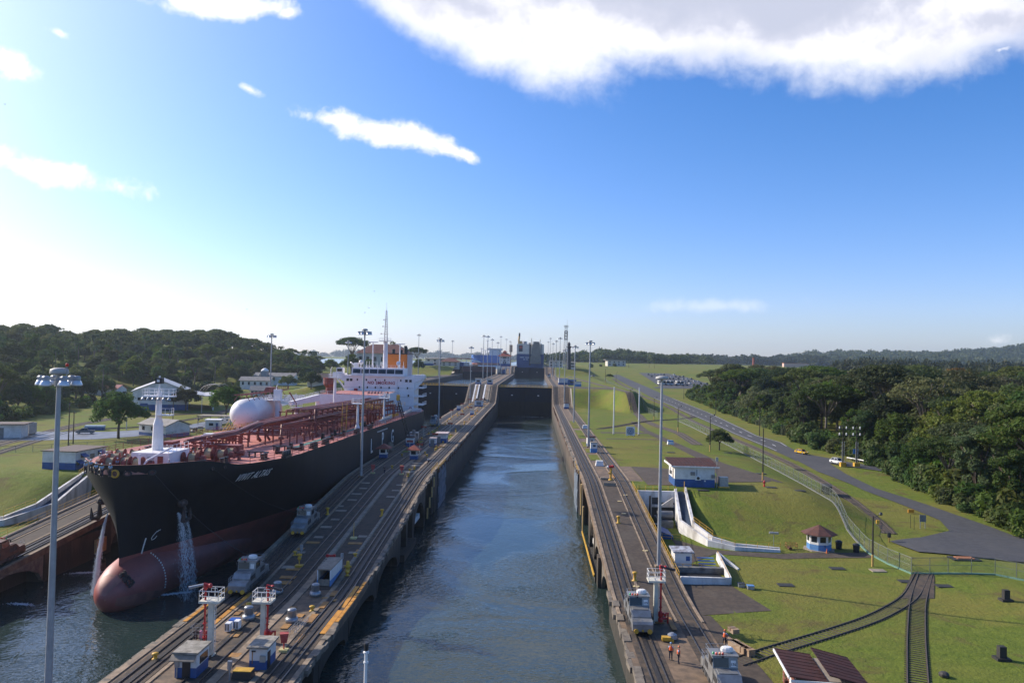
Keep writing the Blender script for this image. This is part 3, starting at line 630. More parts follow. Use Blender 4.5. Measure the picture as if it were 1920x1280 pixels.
# ---------------------------------------------------------------- closed mitre gates
navy = M('gate_navy', (.008, .011, .021), (.006, .008, .015), .5, .7, spec=.2, dirt=(.014, .014, .016), dscale=.25, damt=.6)
brownlow = M('gate_brown', (.022, .018, .014), (.012, .010, .008), .5, .8, spec=.2, dirt=(.03, .025, .018), dscale=.2, damt=.7, stretch=(1, 1, .3))
rusted = M('gate_red', (.11, .030, .024), (.075, .022, .02), .6, .6, dirt=(.05, .022, .02), dscale=.3, damt=.6)
def gate(cx, y, zt, zmid, zb, mu, md, lab, rake=4.6, walk=True):
    g = thing('lock_gate', lab, 'lock gate', (cx, y, zb))
    for s in (-1, 1):
        xa, xb = cx+s*17.0, cx+s*.03; d = Vector((xb-xa, rake, 0)); L = d.length; d.normalize(); nrm = Vector((d.y, -d.x, 0))
        if nrm.y > 0: nrm = -nrm
        def q(t, z, o): p = Vector((xa, y, 0))+d*(t*L)+nrm*o; return (p.x, p.y, z)
        b = B()
        for za, zb_, mi in ((zmid, zt, 0), (zb, zmid-.003, 1)):
            vs = [q(0, za, .75), q(1, za, .75), q(1, za, -.75), q(0, za, -.75), q(0, zb_, .75), q(1, zb_, .75), q(1, zb_, -.75), q(0, zb_, -.75)]
            b.add(vs, [(0, 3, 2, 1), (4, 5, 6, 7), (0, 1, 5, 4), (1, 2, 6, 5), (2, 3, 7, 6), (3, 0, 4, 7)], mi)
        for k in range(1, int((zt-zb)/1.5)):   # riveted plate edges
            z = zb+k*1.5; b.add([q(.01, z-.05, .75), q(.99, z-.05, .75), q(.99, z-.05, .81), q(.01, z-.05, .81), q(.01, z+.05, .75), q(.99, z+.05, .75), q(.99, z+.05, .81), q(.01, z+.05, .81)],
                  [(0, 1, 2, 3), (4, 7, 6, 5), (3, 2, 6, 7), (0, 3, 7, 4), (1, 5, 6, 2)], 0 if z > zmid else 1)
        lf = P_(b, 'leaf', [mu, md], g)
        if walk:
            w = B().add([q(.01, zt+.02, 1.1), q(.99, zt+.02, 1.1), q(.99, zt+.02, -1.1), q(.01, zt+.02, -1.1), q(.01, zt+.3, 1.1), q(.99, zt+.3, 1.1), q(.99, zt+.3, -1.1), q(.01, zt+.3, -1.1)], [(0, 3, 2, 1), (4, 5, 6, 7), (0, 1, 5, 4), (1, 2, 6, 5), (2, 3, 7, 6), (3, 0, 4, 7)])
            w.build('walkway', yellow, lf)
            B().rail([q(.02, zt+.3, .95), q(.98, zt+.3, .95)], 1.1, 2.2, .11).rail([q(.02, zt+.3, -.95), q(.98, zt+.3, -.95)], 1.1, 2.2, .11).build('handrail', yellow, lf)
        p = q(.5, zt-5, .82); B().box(p[0]-.5, p[1]-.1, p[2]-.28, p[0]+.5, p[1]+.08, p[2]+.28).build('marker', white, lf)
    return g
gate(0, 487.4, 18.0, 9.0, -3, navy, brownlow, 'closed dark steel gates across the open lane below the middle water')
gate(-51.8, 487.4, 18.0, 9.0, -3, navy, brownlow, 'closed dark steel gates behind the stern of the tanker')
gate(0, 876.5, 26.4, 16, 12, navy, navy, 'highest closed dark gates just below the stern of the car carrier', walk=False)
gate(-51.8, 801, 27.4, 21.6, 12, rusted, navy, 'reddish brown upper lock gates of the left lane near the control tower', walk=False)
# ---------------------------------------------------------------- the gas tanker in the left lane
def dk(y): return 18.3-(y-120)*.0175
SX = -51.8
hullblack = M('hull_black', (.010, .0105, .014), (.0065, .007, .009), .35, .6, spec=.3, stretch=(1, 1, .12), dirt=(.020, .019, .02), dscale=.14, damt=.6)
hullred = M('hull_red', (.36, .092, .07), (.28, .072, .056), .3, .50, dirt=(.16, .055, .045), dscale=.18, damt=.6, bump=.008, bscale=2)
bulbpale = M('hull_red_worn', (.38, .14, .098), (.31, .11, .08), .5, .6, dirt=(.12, .05, .04), dscale=.5, damt=.5)
deckpink = M('deck_pink', (.50, .175, .135), (.42, .145, .112), .5, .75, dirt=(.22, .085, .07), dscale=.22, damt=.6)
deckred = M('deck_machinery_red', (.27, .058, .040), (.18, .042, .031), 1.2, .6, dirt=(.05, .018, .016), dscale=.6, damt=.5)
shipwhite = M('ship_white', (.80, .77, .76), (.74, .71, .70), .4, .5, dirt=(.52, .46, .42), dscale=.3, damt=.3)
orange = M('funnel_orange', (.55, .155, .010), (.47, .13, .010), .6, .5)
palepink = M('funnel_side', (.66, .50, .46), (.58, .44, .40), .6, .6)
green = M('deck_green', (.10, .25, .19), (.08, .2, .15), 1, .7)
ship = thing('gas_tanker', 'black hulled gas tanker with red deck pipes and white superstructure in the left lane', 'ship', (SX, 200, 0))
def ystem(z): return 107.2-(np.maximum(z, 6.6)-6.6)*.175
def halfb(y, z):
    tz = np.clip((z-3.6)/13.4, 0, 1)**.8; L = 76-44*tz; e = 1.28-.66*tz
    t = np.clip((y-ystem(z))/L, 0, 1); b_ = 16.1*(1-(1-t)**1.6)**e
    return b_*(1-.38*np.clip((y-289)/27, 0, 1)**1.6)
DS = [0, .15, .5, 1, 1.8, 2.8, 4, 5.5, 7.2, 9.2, 11.5, 14, 17, 20, 24, 28, 33, 38, 44, 50, 58, 66, 76, 90, 110, 130, 150, 170, 183, 190, 196, 201, 206, 209]
def bul(y): return dk(y)+1.35*float(1-sst(112, 121, y))
def hrow(fz):
    r = []
    for s in (-1, 1):
        side = []
        for d in DS:
            z = fz(106+d); y = float(ystem(z))+d; z = fz(y); side.append((SX+s*float(halfb(y, z)), y, z))
        r += side[::-1] if s < 0 else side[1:]
    return r
b = B(); b.grid([hrow(lambda y, z=z: z) for z in (-3, -.5, 1, 2.5, 4, 5.4, 6.6)]); P_(b, 'lower_hull', hullred, ship, smooth=True)
b = B(); b.grid([hrow(lambda y, t=t: 6.6+(bul(y)-6.6)*t) for t in (0, .12, .25, .4, .55, .7, .82, .92, 1)]); hull = P_(b, 'hull', hullblack, ship, smooth=True)
rows = []
for d in DS:
    y = float(ystem(18))+d+.3; h = float(halfb(y, dk(y)))-.05; rows.append([(SX+h*f, y, dk(y)) for f in (-1, -.5, 0, .5, 1)])
b = B(); b.grid(rows); P_(b, 'deck', deckpink, ship)
# bulwark lining and cap at the bow
def brow(off, dz):
    r = []
    for s in (-1, 1):
        side = []
        for d in DS[:17]:
            y = float(ystem(18.5))+d+off*.7; side.append((SX+s*max(0, float(halfb(y, bul(y)-.2))-off), y, (bul(y) if dz else dk(y))+dz*.01))
        r += side[::-1] if s < 0 else side[1:]
    return r
b = B(); b.grid([brow(.22, 0), brow(.22, 1), brow(-.06, 1)]); P_(b, 'bulwark', M('bulwark_pink', (.36, .17, .14), (.28, .13, .11), 1, .7), ship)
# bulb
rows = []
for i in range(26):
    u_ = 34*(i/25)**1.7; k_ = math.sqrt(max(0, 1-((10-min(u_, 10))/10)**2)); hw = (3.95+max(0, u_-10)*.16)*k_; hz = 4.35*k_
    rows.append([(SX+hw*math.cos(a), 103.3+u_, 2.15+hz*math.sin(a)) for a in [6.28319*j/24 for j in range(24)]])
b = B(); b.grid(rows, closed=True); bulb = P_(b, 'bulb', hullred, ship, smooth=True)
def on_bulb(u_, a, o=.02):
    k_ = math.sqrt(max(0, 1-((10-min(u_, 10))/10)**2)); hw = (3.95+max(0, u_-10)*.16)*k_+o; hz = 4.35*k_+o
    return (SX+hw*math.cos(a), 103.3+u_-o, 2.15+hz*math.sin(a))
b = B(); b.grid([[on_bulb(.02+12*t, -.62+.62*(1-t*t)*s-.0*t+.05*t, .03) for s in np.linspace(0, 1, 9)] for t in np.linspace(0, 1, 14)]); b.build('worn_patch', bulbpale, bulb, smooth=True)
b = B(); b.grid([[on_bulb(.05+2.2*t, 1.35+.5*s+3.0*max(0, .0), .035) for s in np.linspace(-1, 1.6, 9)] for t in np.linspace(0, 1, 7)]); b.build('scraped_patch', bulbpale, bulb, smooth=True)
b = B()
for q_ in range(40):
    t = rnd.random(); c_ = on_bulb(2.6+rnd.uniform(-.5, .5), .35+.75*t, .05); b.cb(c_[0], c_[1], c_[2], .28, .22, .3*rnd.uniform(.6, 1.6), rnd.uniform(0, 3))
tag(b.build('scrape_marks', M('scrape', (.05, .03, .03)), bulb), kind='stuff')
me = B().box(-.07, -.07, -.11, .07, .07, .11).mesh('draft_mark', white)
for i in range(26):
    t = i/25
    if t < .62: c_ = on_bulb(9.8-.6*t, -.25+1.5*t/.62, .03)
    else:
        z = 6.4+2.2*(t-.62)/.38; y = 111.0-.5*(t-.62); c_ = (SX+float(halfb(y, z))+.04, y, z)
    w_(copies('draft_mark', me, [c_], ship)[0], ship)
def onhull(y, z, o=.05, s=1): return Vector((SX+s*(float(halfb(y, z))+o), y, z))
b = B()
b.path([onhull(112.1+a*.32, 8.9+c_*.7) for a, c_ in ((1.6, 1.0), (1.2, .8), (.9, .95), (.5, .6), (.2, .8), (-.3, .4), (-.9, -.1), (-1.1, -.6), (-.6, -1.0), (.3, -.95), (1.0, -.7), (1.2, -.3))], .045, 5)
P_(b, 'bulb_symbol', white, ship)
white2 = M('letter_white', (.82, .82, .80), None, 1, .6)
def nm(a, u_, o):
    y = 120.0+a*.64+u_*.16; z = 15.6+u_*.95+.0*a; p = onhull(y, z, .05+o); return p
w_(text('lettering', 'VIVIT ALTAIS', 1.75, white2, ship, nm, .0, 'LEFT', spacing=1.18), ship)
for ch, y0, z0, sz in (('L', 196.8, 10.9, 5.0), ('P', 211.0, 11.2, 5.0), ('G', 225.0, 10.4, 5.3)):
    w_(text('letter', ch, sz, white2, ship, lambda a, u_, o, y0=y0, z0=z0: Vector((SX+16.1+.06+o, y0+a*1.0, z0+u_*1.05)), .05, 'LEFT'), ship)
b = B()
for i in range(9): b.box(SX+16.12, 205+i*1.6, 15.4-i*.03, SX+16.2, 205.7+i*1.6, 15.7-i*.03)
w_(tag(b.build('small_print', white2, ship), kind='stuff'), ship)
# fairleads round the bow
def ring(y, z, s, r, mt, sx=1.0):
    p = onhull(y, z, .03, s); e = .3; q1, q2 = onhull(y-e, z, .03, s), onhull(y+e, z, .03, s); t = (q2-q1).normalized() if y > float(ystem(z))+.25 else Vector((1, 0, 0))
    nrm = Vector((t.y, -t.x, 0)); nrm = nrm if nrm.dot(p-Vector((SX, y+6, z))) > 0 else -nrm
    upv = Vector((0, 0, 1)); bb_ = B(); n = 14; rr = []
    for i in range(n):
        a = 6.28319*i/n; dr = t*math.cos(a)*sx+upv*math.sin(a); rr.append([p+dr*(r*.62)+nrm*.02, p+dr*(r*.66)+nrm*.14, p+dr*r+nrm*.14, p+dr*(r*1.06)-nrm*.05])
    rr.append(rr[0]); bb_.grid(rr); f_ = P_(bb_, 'fairlead', mt, ship, smooth=True)
    hb = B(); hb.add([p+nrm*.03+(t*math.cos(6.28319*i/n)*sx+upv*math.sin(6.28319*i/n))*r*.64 for i in range(n)], [tuple(range(n))]); hb.build('opening', M('fairlead_hole', (.20, .09, .075), (.05, .03, .03), 1.5, .8), f_)
ring(float(ystem(18.8))+.02, 18.75, 1, .58, yellow)
for y, s in ((106.0, -1), (108.0, -1)): ring(y, 18.75, s, .42, black)
for y, s in ((105.6, 1), (107.4, 1)): ring(y, 18.7, s, .40, black, 1.4)
for y in (114.8, 116.8): ring(y, 18.3, 1, .28, black)
# anchors with their hawse pipes
def anchor(y, z, s):
    p = onhull(y, z, .25, s); bb_ = B(); bb_.ball(p, .8, 10, 6, sz=.8)
    q = p+Vector((s*.35, 0, -.2)); bb_.tube(q, q+Vector((s*.1, -.2, -2.3)), .22); c_ = q+Vector((s*.15, -.2, -2.4))
    for k in (-1, 1):
        bb_.tube(c_, c_+Vector((s*.25, k*1.15, .25)), .32, .26); bb_.tube(c_+Vector((s*.25, k*1.1, .2)), c_+Vector((s*.3, k*1.25, 1.8)), .36, .07, 6)
    P_(bb_, 'anchor', M('anchor_iron', (.07, .045, .035), (.035, .025, .022), 2, .8), ship)
anchor(113.2, 13.4, 1); anchor(113.4, 13.4, -1)
# foremast and its house
z0 = dk(116); b = B(); b.box(-53.4, 112.6, z0, -47.8, 119.5, z0+2.35); fh = P_(b, 'mast_house', shipwhite, ship)
B().box(-49.4, 112.5, z0+.1, -48.6, 112.62, z0+1.9).box(-50.9, 112.5, z0+.4, -49.9, 112.6, z0+1.8, 1).build('door', [deckred, M('hatch_grey', (.5, .49, .48))], fh)
B().rail([(-50.3, 112.8, z0+2.35), (-47.9, 112.8, z0+2.35), (-47.9, 119.3, z0+2.35)], 1.1, 1.2, .04).build('handrail', shipwhite, fh)
b = B().tube((-51.4, 116.5, z0+2.3), (-51.4, 116.5, z0+6.2), .82, .72, 12).tube((-51.4, 116.5, z0+6.2), (-51.4, 116.5, z0+7.2), .72, .46, 12).tube((-51.4, 116.5, z0+7.2), (-51.4, 116.5, z0+11.2), .46, .4, 12).tube((-51.4, 116.5, z0+11), (-51.4, 116.5, z0+13.6), .14, n=6)
fm = P_(b, 'foremast', shipwhite, ship)
b = B().cb(-51.4, 116.5, z0+10.4, 4.6, 1.8, .18).rail([(-53.6, 115.7, z0+10.5), (-49.2, 115.7, z0+10.5), (-49.2, 117.3, z0+10.5), (-53.6, 117.3, z0+10.5), (-53.6, 115.7, z0+10.5)], 1.1, 1.0, .05).cb(-50.3, 116.3, z0+7.6, 2.2, 1.4, .15).rail([(-50.7, 115.7, z0+7.7), (-49.3, 115.7, z0+7.7), (-49.3, 117, z0+7.7)], 1.0, .8, .04)
b.build('platform', shipwhite, fm)
for i in range(6): B().lathe((-53.4+i*.8, 115.5, z0+9.95), [(.05, .45), (.28, .2), (.32, 0)], 8).build('floodlight', galv, fm)
B().box(-51.9, 116.1, z0+12.4, -50.9, 116.9, z0+13.3).box(-51.6, 116.02, z0+12.65, -51.2, 116.1, z0+13.05, 1).build('mast_lamp', [black, white], fm)
b = B().path([(-49.8, 108.4, dk(108)+.3), (-49.2, 109, dk(108)+1.6), (-47.3, 112.6, z0+3.3)], .13, 6).tube((-49.9, 108.3, dk(108)), (-49.9, 108.3, dk(108)+2.6), .16)
P_(b, 'davit', shipwhite, ship)
# winches
ropeM = rope
def winch(x, y, rz, n=2, yel=False):
    z = dk(y); c, s_ = math.cos(rz), math.sin(rz)
    def L(a, d, h): return (x+a*c-d*s_, y+a*s_+d*c, z+h)
    fr = B(); W_ = n*1.5+1.2
    for k in range(n+1):
        a = -W_/2+k*W_/n; fr.add([L(a-.1, -.7, 0), L(a+.1, -.7, 0), L(a+.1, .7, 0), L(a-.1, .7, 0), L(a-.1, -.15, 1.3), L(a+.1, -.15, 1.3), L(a+.1, .15, 1.3), L(a-.1, .15, 1.3)], [(0, 3, 2, 1), (4, 5, 6, 7), (0, 1, 5, 4), (1, 2, 6, 5), (2, 3, 7, 6), (3, 0, 4, 7)])
    fr.tube(L(-W_/2-.7, 0, 1.15), L(W_/2+.7, 0, 1.15), .13); fr.tube(L(W_/2+.2, 0, 1.15), L(W_/2+.8, 0, 1.15), .5, .42, 10); fr.tube(L(-W_/2-.3, 0, 1.1), L(-W_/2-.9, 0, 1.1), .7, .6, 10)
    w_(fr.build('winch_frame', deckred, ship), ship)
    for k in range(n):
        a = -W_/2+(k+.5)*W_/n; d_ = B()
        d_.tube(L(a-.62, 0, 1.15), L(a-.54, 0, 1.15), .95, n=14).tube(L(a+.54, 0, 1.15), L(a+.62, 0, 1.15), .95, n=14); o = w_(d_.build('drum', deckred, ship), ship)
        B().tube(L(a-.53, 0, 1.15), L(a+.53, 0, 1.15), .66+.1*rnd.random(), n=12).build('rope_coil', ropeM, o)
    if yel: w_(B().cb(x-1.5, y-1.0, z, .9, .7, .8, .3, taper=.5).build('cover', yellow, ship), ship)
for a in ((-53.6, 109.6, .1, 2, True), (-50.6, 109.4, .0, 1), (-55.6, 114.5, .35, 2), (-47.2, 117.2, .05, 2), (-45.2, 123.2, .05, 2), (-43.8, 126.0, .05, 1, True), (-57.5, 119.5, .2, 2), (-55, 125, 0, 2), (-48.2, 125.4, .02, 2)): winch(*a)
def lump(name, x, y, sx, sy, h, mt, rz=0, tp=1.0, dz=0): return w_(B().cb(x, y, dk(y)+dz, sx, sy, h, rz, taper=tp).build(name, mt, ship), ship)
lump('deck_locker', -46.8, 131.5, 5.2, 2.2, 1.9, deckred); lump('deck_locker', -60.5, 140, 2, 3, 1.4, deckred)
for x, y in ((-44.2, 115.5), (-42.6, 120.2), (-38.8, 127.5), (-58.8, 128), (-61.5, 134)):
    b = B()
    for k in (-.5, .5): b.lathe((x, y+k*1.6, dk(y)), [(.42, 0), (.42, .15), (.3, .2), (.3, .85), (.42, .95), (.4, 1.05)], 10)
    b.cb(x, y, dk(y), .9, 2.6, .14); P_(b, 'mooring_bitt', black, ship)
for x, y, f in ((-38.6, 136.5, 0), (-38.4, 143.5, 0), (-38.6, 166, 0), (-38.4, 175.5, 0), (-38.3, 206, 0)):
    b = B(); b.cb(x, y, dk(y), 2.6, .8, .5); b.cb(x-1.0, y, dk(y), .55, .8, 1.3); b.cb(x+1.0, y, dk(y), .55, .8, 1.3); P_(b, 'mooring_bitt', black, ship)
for y in (131.4, 147.5, 156, 183.5, 198):
    b = B(); b.cb(-36.3, y, dk(y), .8, 3.2, .35)
    for k in range(3): b.lathe((-36.3, y-1.1+k*1.1, dk(y)+.3), [(.4, 0), (.46, .3), (.4, .8), (.2, .9)], 8)
    P_(b, 'roller_fairlead', black, ship)
for x, y in ((-41.0, 130.5), (-40.4, 141.2)):
    b = B()
    for k in range(4): b.box(x-1.5+k, y-.12, dk(y), x-1.3+k, y+.12, dk(y)+.9)
    b.box(x-1.7, y-.16, dk(y)+.8, x+1.9, y+.16, dk(y)+1.0); P_(b, 'pipe_stand', black, ship)
for x, y in ((-42, 160.5), (-41.2, 163.8), (-57.6, 140), (-58.6, 146), (-41, 178), (-43.8, 151)):
    b = B().lathe((x, y, dk(y)), [(.22, 0), (.22, 1.1), (.55, 1.15), (.55, 1.6), (.3, 1.75)], 10); P_(b, 'deck_vent', deckred, ship)
rows = [[(-40.6, y, dk(y)+.012), (-39.4, y, dk(y)+.012)] for y in range(146, 206, 5)]
b = B(); b.grid(rows); P_(b, 'deck_path', green, ship)
# rails along the sides
for s in (1, -1):
    pts = [(SX+float(halfb(y, dk(y)))-.2, y, dk(y)) for y in range(122, 287, 3)]
    if s < 0: pts = [(SX-float(halfb(y, dk(y)))+.2, y, dk(y)) for y in range(128, 287, 3)]
    P_(B().rail(pts, 1.15, 3.0, .045, 3), 'handrail', deckred, ship)
# pipe racks
pr = random.Random(11)
for i, y in enumerate(np.arange(124, 276, 4.6)):
    z = dk(y); h = 2.5+(.9 if 150 < y < 268 else 0); xa, xb = (-51.2, -48.8) if y < 148 else (-52, -42.2); b = B()
    for x in (xa, (xa+xb)/2, xb): b.box(x-.12, y-.12, z, x+.12, y+.12, z+h)
    b.box(xa-.4, y-.13, z+h-.3, xb+.4, y+.13, z+h); b.box(xa-.2, y-.1, z+h*.55, xb+.2, y+.1, z+h*.55+.2)
    if y > 172: b.box(xa, y-.1, z+h, xa+.25, y+.1, z+h+1.9); b.box(xb-2.6, y-.1, z+h, xb-2.35, y+.1, z+h+1.9); b.box(xa-.2, y-.1, z+h+1.75, xb-2.2, y+.1, z+h+1.95)
    b.tube((xb, y, z+h*.5), (xb-1.6, y, z+h-.2), .08, n=4); b.tube((xa, y, z+h*.5), (xa+1.6, y, z+h-.2), .08, n=4)
    P_(b, 'pipe_support', deckred, ship)
redp = [deckred, M('pipe_red', (.28, .064, .046), (.20, .048, .036), 1, .5), M('pipe_grey', (.30, .25, .24), (.2, .15, .14), 1, .5)]
def pipe(pts, r, mi=0, n=7): P_(B().path(pts, r, n), 'pipe', redp[mi], ship, smooth=True)
for i in range(26):
    ya = 122+pr.random()*14 if i < 6 else pr.uniform(149, 205); yb = pr.uniform(235, 277); tier = pr.choice((0, 0, 1, 1, 2)) if i > 5 else 1
    x = -51.4+8.8*((i*.618) % 1.0) if i > 5 else -51.1+.5*i; r = pr.choice((.12, .16, .2, .26, .34)); zz = {0: 1.75, 1: 2.75, 2: 4.6}[tier]
    ya = max(ya, {0: 122, 1: 124, 2: 174}[tier]); add = .9 if tier else .3
    def h(y): return dk(y)+zz+r+(add*float(sst(148, 152, y)))
    pts = [(x, y, h(y)) for y in np.linspace(ya, yb, 14)]
    if pr.random() < .4 and i > 5: pts = [(x+pr.uniform(.2, 1.2), ya-1.6, dk(ya)+.3), (x, ya-.6, dk(ya)+1.0)]+pts
    pipe(pts, r, pr.choice((0, 0, 1, 1, 2 if i % 5 == 0 else 1)))
for i in range(16):   # cross-over pipes with valves about the manifold
    y = pr.uniform(196, 232) if i < 10 else pr.uniform(150, 260); z = dk(y)+pr.uniform(2.2, 4.6); xa, xb = pr.uniform(-54, -50), pr.uniform(-42, -38.6)
    pipe([(xa, y, z), (xb, y, z), (xb+.6, y, z-.5), (xb+.6, y, dk(y)+.2)], pr.choice((.15, .22, .3)), pr.choice((0, 1)))
    b = B().tube(((xa+xb)/2, y, z), ((xa+xb)/2, y, z+1.0), .1).tube(((xa+xb)/2-.35, y, z), ((xa+xb)/2+.35, y, z), .42, n=8).lathe(((xa+xb)/2, y, z+1.0), [(.35, 0), (.35, .07)], 8); P_(b, 'valve', redp[1], ship)
for i in range(7): pipe([(-45.5-i*1.1, 262, dk(262)+4.2), (-45.2-i*1.1, 265, dk(265)+6.4), (-45.4-i*1.1, 268.5, dk(268)+7.6), (-45.8-i*1.1, 273, dk(273)+6.2), (-45.8-i*1.1, 275, dk(275)+3.2)], .3, i % 2)
b = B()
for x in (-53.2, -51.8): b.rail([(x, y, dk(y)+2.6) for y in range(146, 270, 6)], 1.1, 3, .045)
b.grid([[(-53.2, y, dk(y)+2.6), (-51.8, y, dk(y)+2.6)] for y in range(146, 270, 6)]); P_(b, 'catwalk', M('rail_yellow', (.50, .30, .04), (.35, .16, .03), 1.5, .6), ship)
ym = MATS['rail_yellow']
for (x, y, l, d_) in ((-54.4, 150, 6.5, 3.6), (-39.6, 184.5, .4, 6.2), (-44, 214, 4, 2.5), (-47, 228, 5, 2), (-42, 240, 4, 2), (-50, 205, 5, 2)):
    z = dk(y); b = B()
    for k in (-.55, .55):
        b.tube((x+k, y-l/2, z+.1), (x+k, y+l/2, z+d_), .09, n=4).tube((x+k, y-l/2, z+1.1), (x+k, y+l/2, z+d_+1), .06, n=4)
    for k in range(9): t = (k+.5)/9; b.tube((x-.55, y-l/2+l*t, z+d_*t), (x+.55, y-l/2+l*t, z+d_*t), .05, n=4)
    P_(b, 'ladder', ym, ship)
for i in range(12):
    y = pr.uniform(190, 262); x = pr.uniform(-50, -40); z = dk(y)+pr.uniform(3.6, 5.6); b = B().rail([(x, y, z), (x+pr.uniform(2, 5), y, z), (x+4, y+pr.uniform(1, 5), z)], 1.05, 1.5, .05); P_(b, 'handrail', ym if i % 3 else deckred, ship)
for i in range(7):
    y = pr.uniform(192, 250); b = B().cb(-38.8+pr.uniform(-.6, .6), y, dk(y)+.6, .6, 1.0, .8); P_(b, 'hose_rack', pr.choice((bluep, yellow, yellow)), ship)
for x, y, sx, sy, h in ((-56.2, 146.5, 1.6, 1.6, 2.4), (-57, 216, 3.2, 2, 2.5)): lump('deck_cabinet', x, y, sx, sy, h, shipwhite)
lump('deck_cabinet', -58, 149, 1.2, 1.2, 1.8, M('cabinet_blue', (.2, .32, .42))); lump('deck_cabinet', -56.4, 158, 1.3, 1.3, 2.6, deckred)
b = B().box(-55, 218, dk(220)+1.6, -52.6, 240, dk(230)+1.9).rail([(-52.7, 218, dk(220)+1.9), (-52.7, 240, dk(240)+1.95)], .9, 1.5, .08); P_(b, 'gangway', M('gangway_grey', (.5, .5, .48)), ship)
for y0 in (214, 252): P_(B().box(-37.2, y0, dk(y0)+.7, -36.4, y0+15, dk(y0)+1.3).rail([(-36.3, y0, dk(y0)+1.2), (-36.3, y0+15, dk(y0)+1.0)], .8, 1.2, .05), 'gangway', M('gangway_grey', (.5, .5, .48)), ship)
# deck tank
tx, ty0, ty1, tr = -61.3, 174.5, 197.5, 3.4; tz = dk(188)+1.15+tr; rows = []
prof = [(0.02, -3.2), (.9, -3.1), (1.7, -2.75), (2.5, -2.1), (3.0, -1.2), (3.25, -.5), (tr, 0)]
ax = [(r, ty0+3.2+d) for r, d in prof]+[(tr, ty1-3.2)]+[(r, ty1-3.2-d) for r, d in prof[::-1]]
for r, y in ax: rows.append([(tx+r*math.cos(a), y, tz+r*math.sin(a)) for a in [6.28319*j/28 for j in range(28)]])
b = B(); b.grid(rows, closed=True); tank = P_(b, 'deck_tank', M('tank_white', (.82, .79, .75), (.77, .74, .71), .3, .32, dirt=(.66, .62, .58), dscale=.2, damt=.3), ship, smooth=True)
for y in (180, 192): B().ext([(tx-3.6, dk(y)), (tx+3.6, dk(y)), (tx+2.9, tz-1.5), (tx-2.9, tz-1.5)], 'y', y-.5, y+.5).build('saddle', shipwhite, tank)
b = B()
for k in (-.9, .9): b.tube((tx+k, 173.5, tz+tr+1.1), (tx+k, 206, tz+tr+1.1), .1, n=5)
for y in np.arange(173.5, 206, 1.6): b.tube((tx-.9, y, tz+tr+1.1), (tx+.9, y, tz+tr+1.1), .07, n=4)
for y in np.arange(176, 203, 3.2):
    for k in (-1.4, 1.4): b.tube((tx+k*.6, y, tz+tr+1.1), (tx+k*1.3, y, tz+tr-.3), .08, n=4)
b.cb(tx, 196, tz+tr+.9, 3, 4, 1.2, taper=.7).rail([(tx+1.5, 190, tz+tr+1.1), (tx+1.5, 205, tz+tr+1.1)], 1, 1.5, .05).path([(tx+2, 204, tz+tr+.6), (tx+3.6, 205, tz+1), (tx+3.8, 205, dk(205))], .2, 6)
b.build('tank_gantry', deckred, tank)
# king posts, cranes
def post(x, y, h, r0, r1, top, foot=True):
    z = dk(y); b = B().tube((x, y, z), (x, y, z+h), r0, r1, 10)
    if foot: b.lathe((x, y, z), [(r0*2.6, 0), (r0*1.1, 1.9)], 6)
    o = P_(b, 'king_post', shipwhite, ship)
    t = B().cb(x, y, z+h-.2, top, top*.8, .18)
    e = top/2; t.rail([(x-e, y-e*.8, z+h), (x+e, y-e*.8, z+h), (x+e, y+e*.8, z+h), (x-e, y+e*.8, z+h), (x-e, y-e*.8, z+h)], 1.1, 1.2, .05); t.build('platform', shipwhite, o); return o
o = post(-57, 188, 10.2-2.8, .72, .66, 4.4); B().cb(-57, 188, dk(188)+7.3, 1.7, 1.4, 2.6).path([(-57.4, 188, dk(188)+9.9), (-57.4, 188, dk(188)+10.6), (-56.9, 187.6, dk(188)+11.2)], .09, 5).build('crane_head', shipwhite, o)
o = post(-57, 203, 5.0, .5, .45, 2.6)
b = B(); p0, p1 = Vector((-58.6, 203, dk(203)+5.9)), Vector((-60.5, 236, dk(236)+6.4)); b.add([p0+Vector((-.5, 0, -.6)), p0+Vector((.5, 0, -.6)), p0+Vector((.5, 0, .5)), p0+Vector((-.5, 0, .5)), p1+Vector((-.6, 0, -1.1)), p1+Vector((.6, 0, -1.1)), p1+Vector((.6, 0, .9)), p1+Vector((-.6, 0, .9))], [(0, 1, 2, 3), (4, 7, 6, 5), (0, 4, 5, 1), (1, 5, 6, 2), (2, 6, 7, 3), (3, 7, 4, 0)])
b.rail([p0+Vector((0, 0, .5)), p1+Vector((0, 0, .9))], .9, 2, .05).tube(p1+Vector((0, 0, -7)), p1, .8, .8); P_(b, 'hose_crane', shipwhite, ship)
o = post(-57, 242, 12.6, .5, .42, 3.6); B().cb(-57, 242, dk(242)+12.6, 1.3, 1, 1.6).path([(-58.4, 242, dk(242)+12.6), (-58.4, 242, dk(242)+15.2), (-58, 242, dk(242)+15.9)], .1, 5).build('crane_head', shipwhite, o)
post(-37.2, 188, 7.0, .32, .25, 2.6); post(-37.2, 221, 7.3, .32, .25, 2.8)
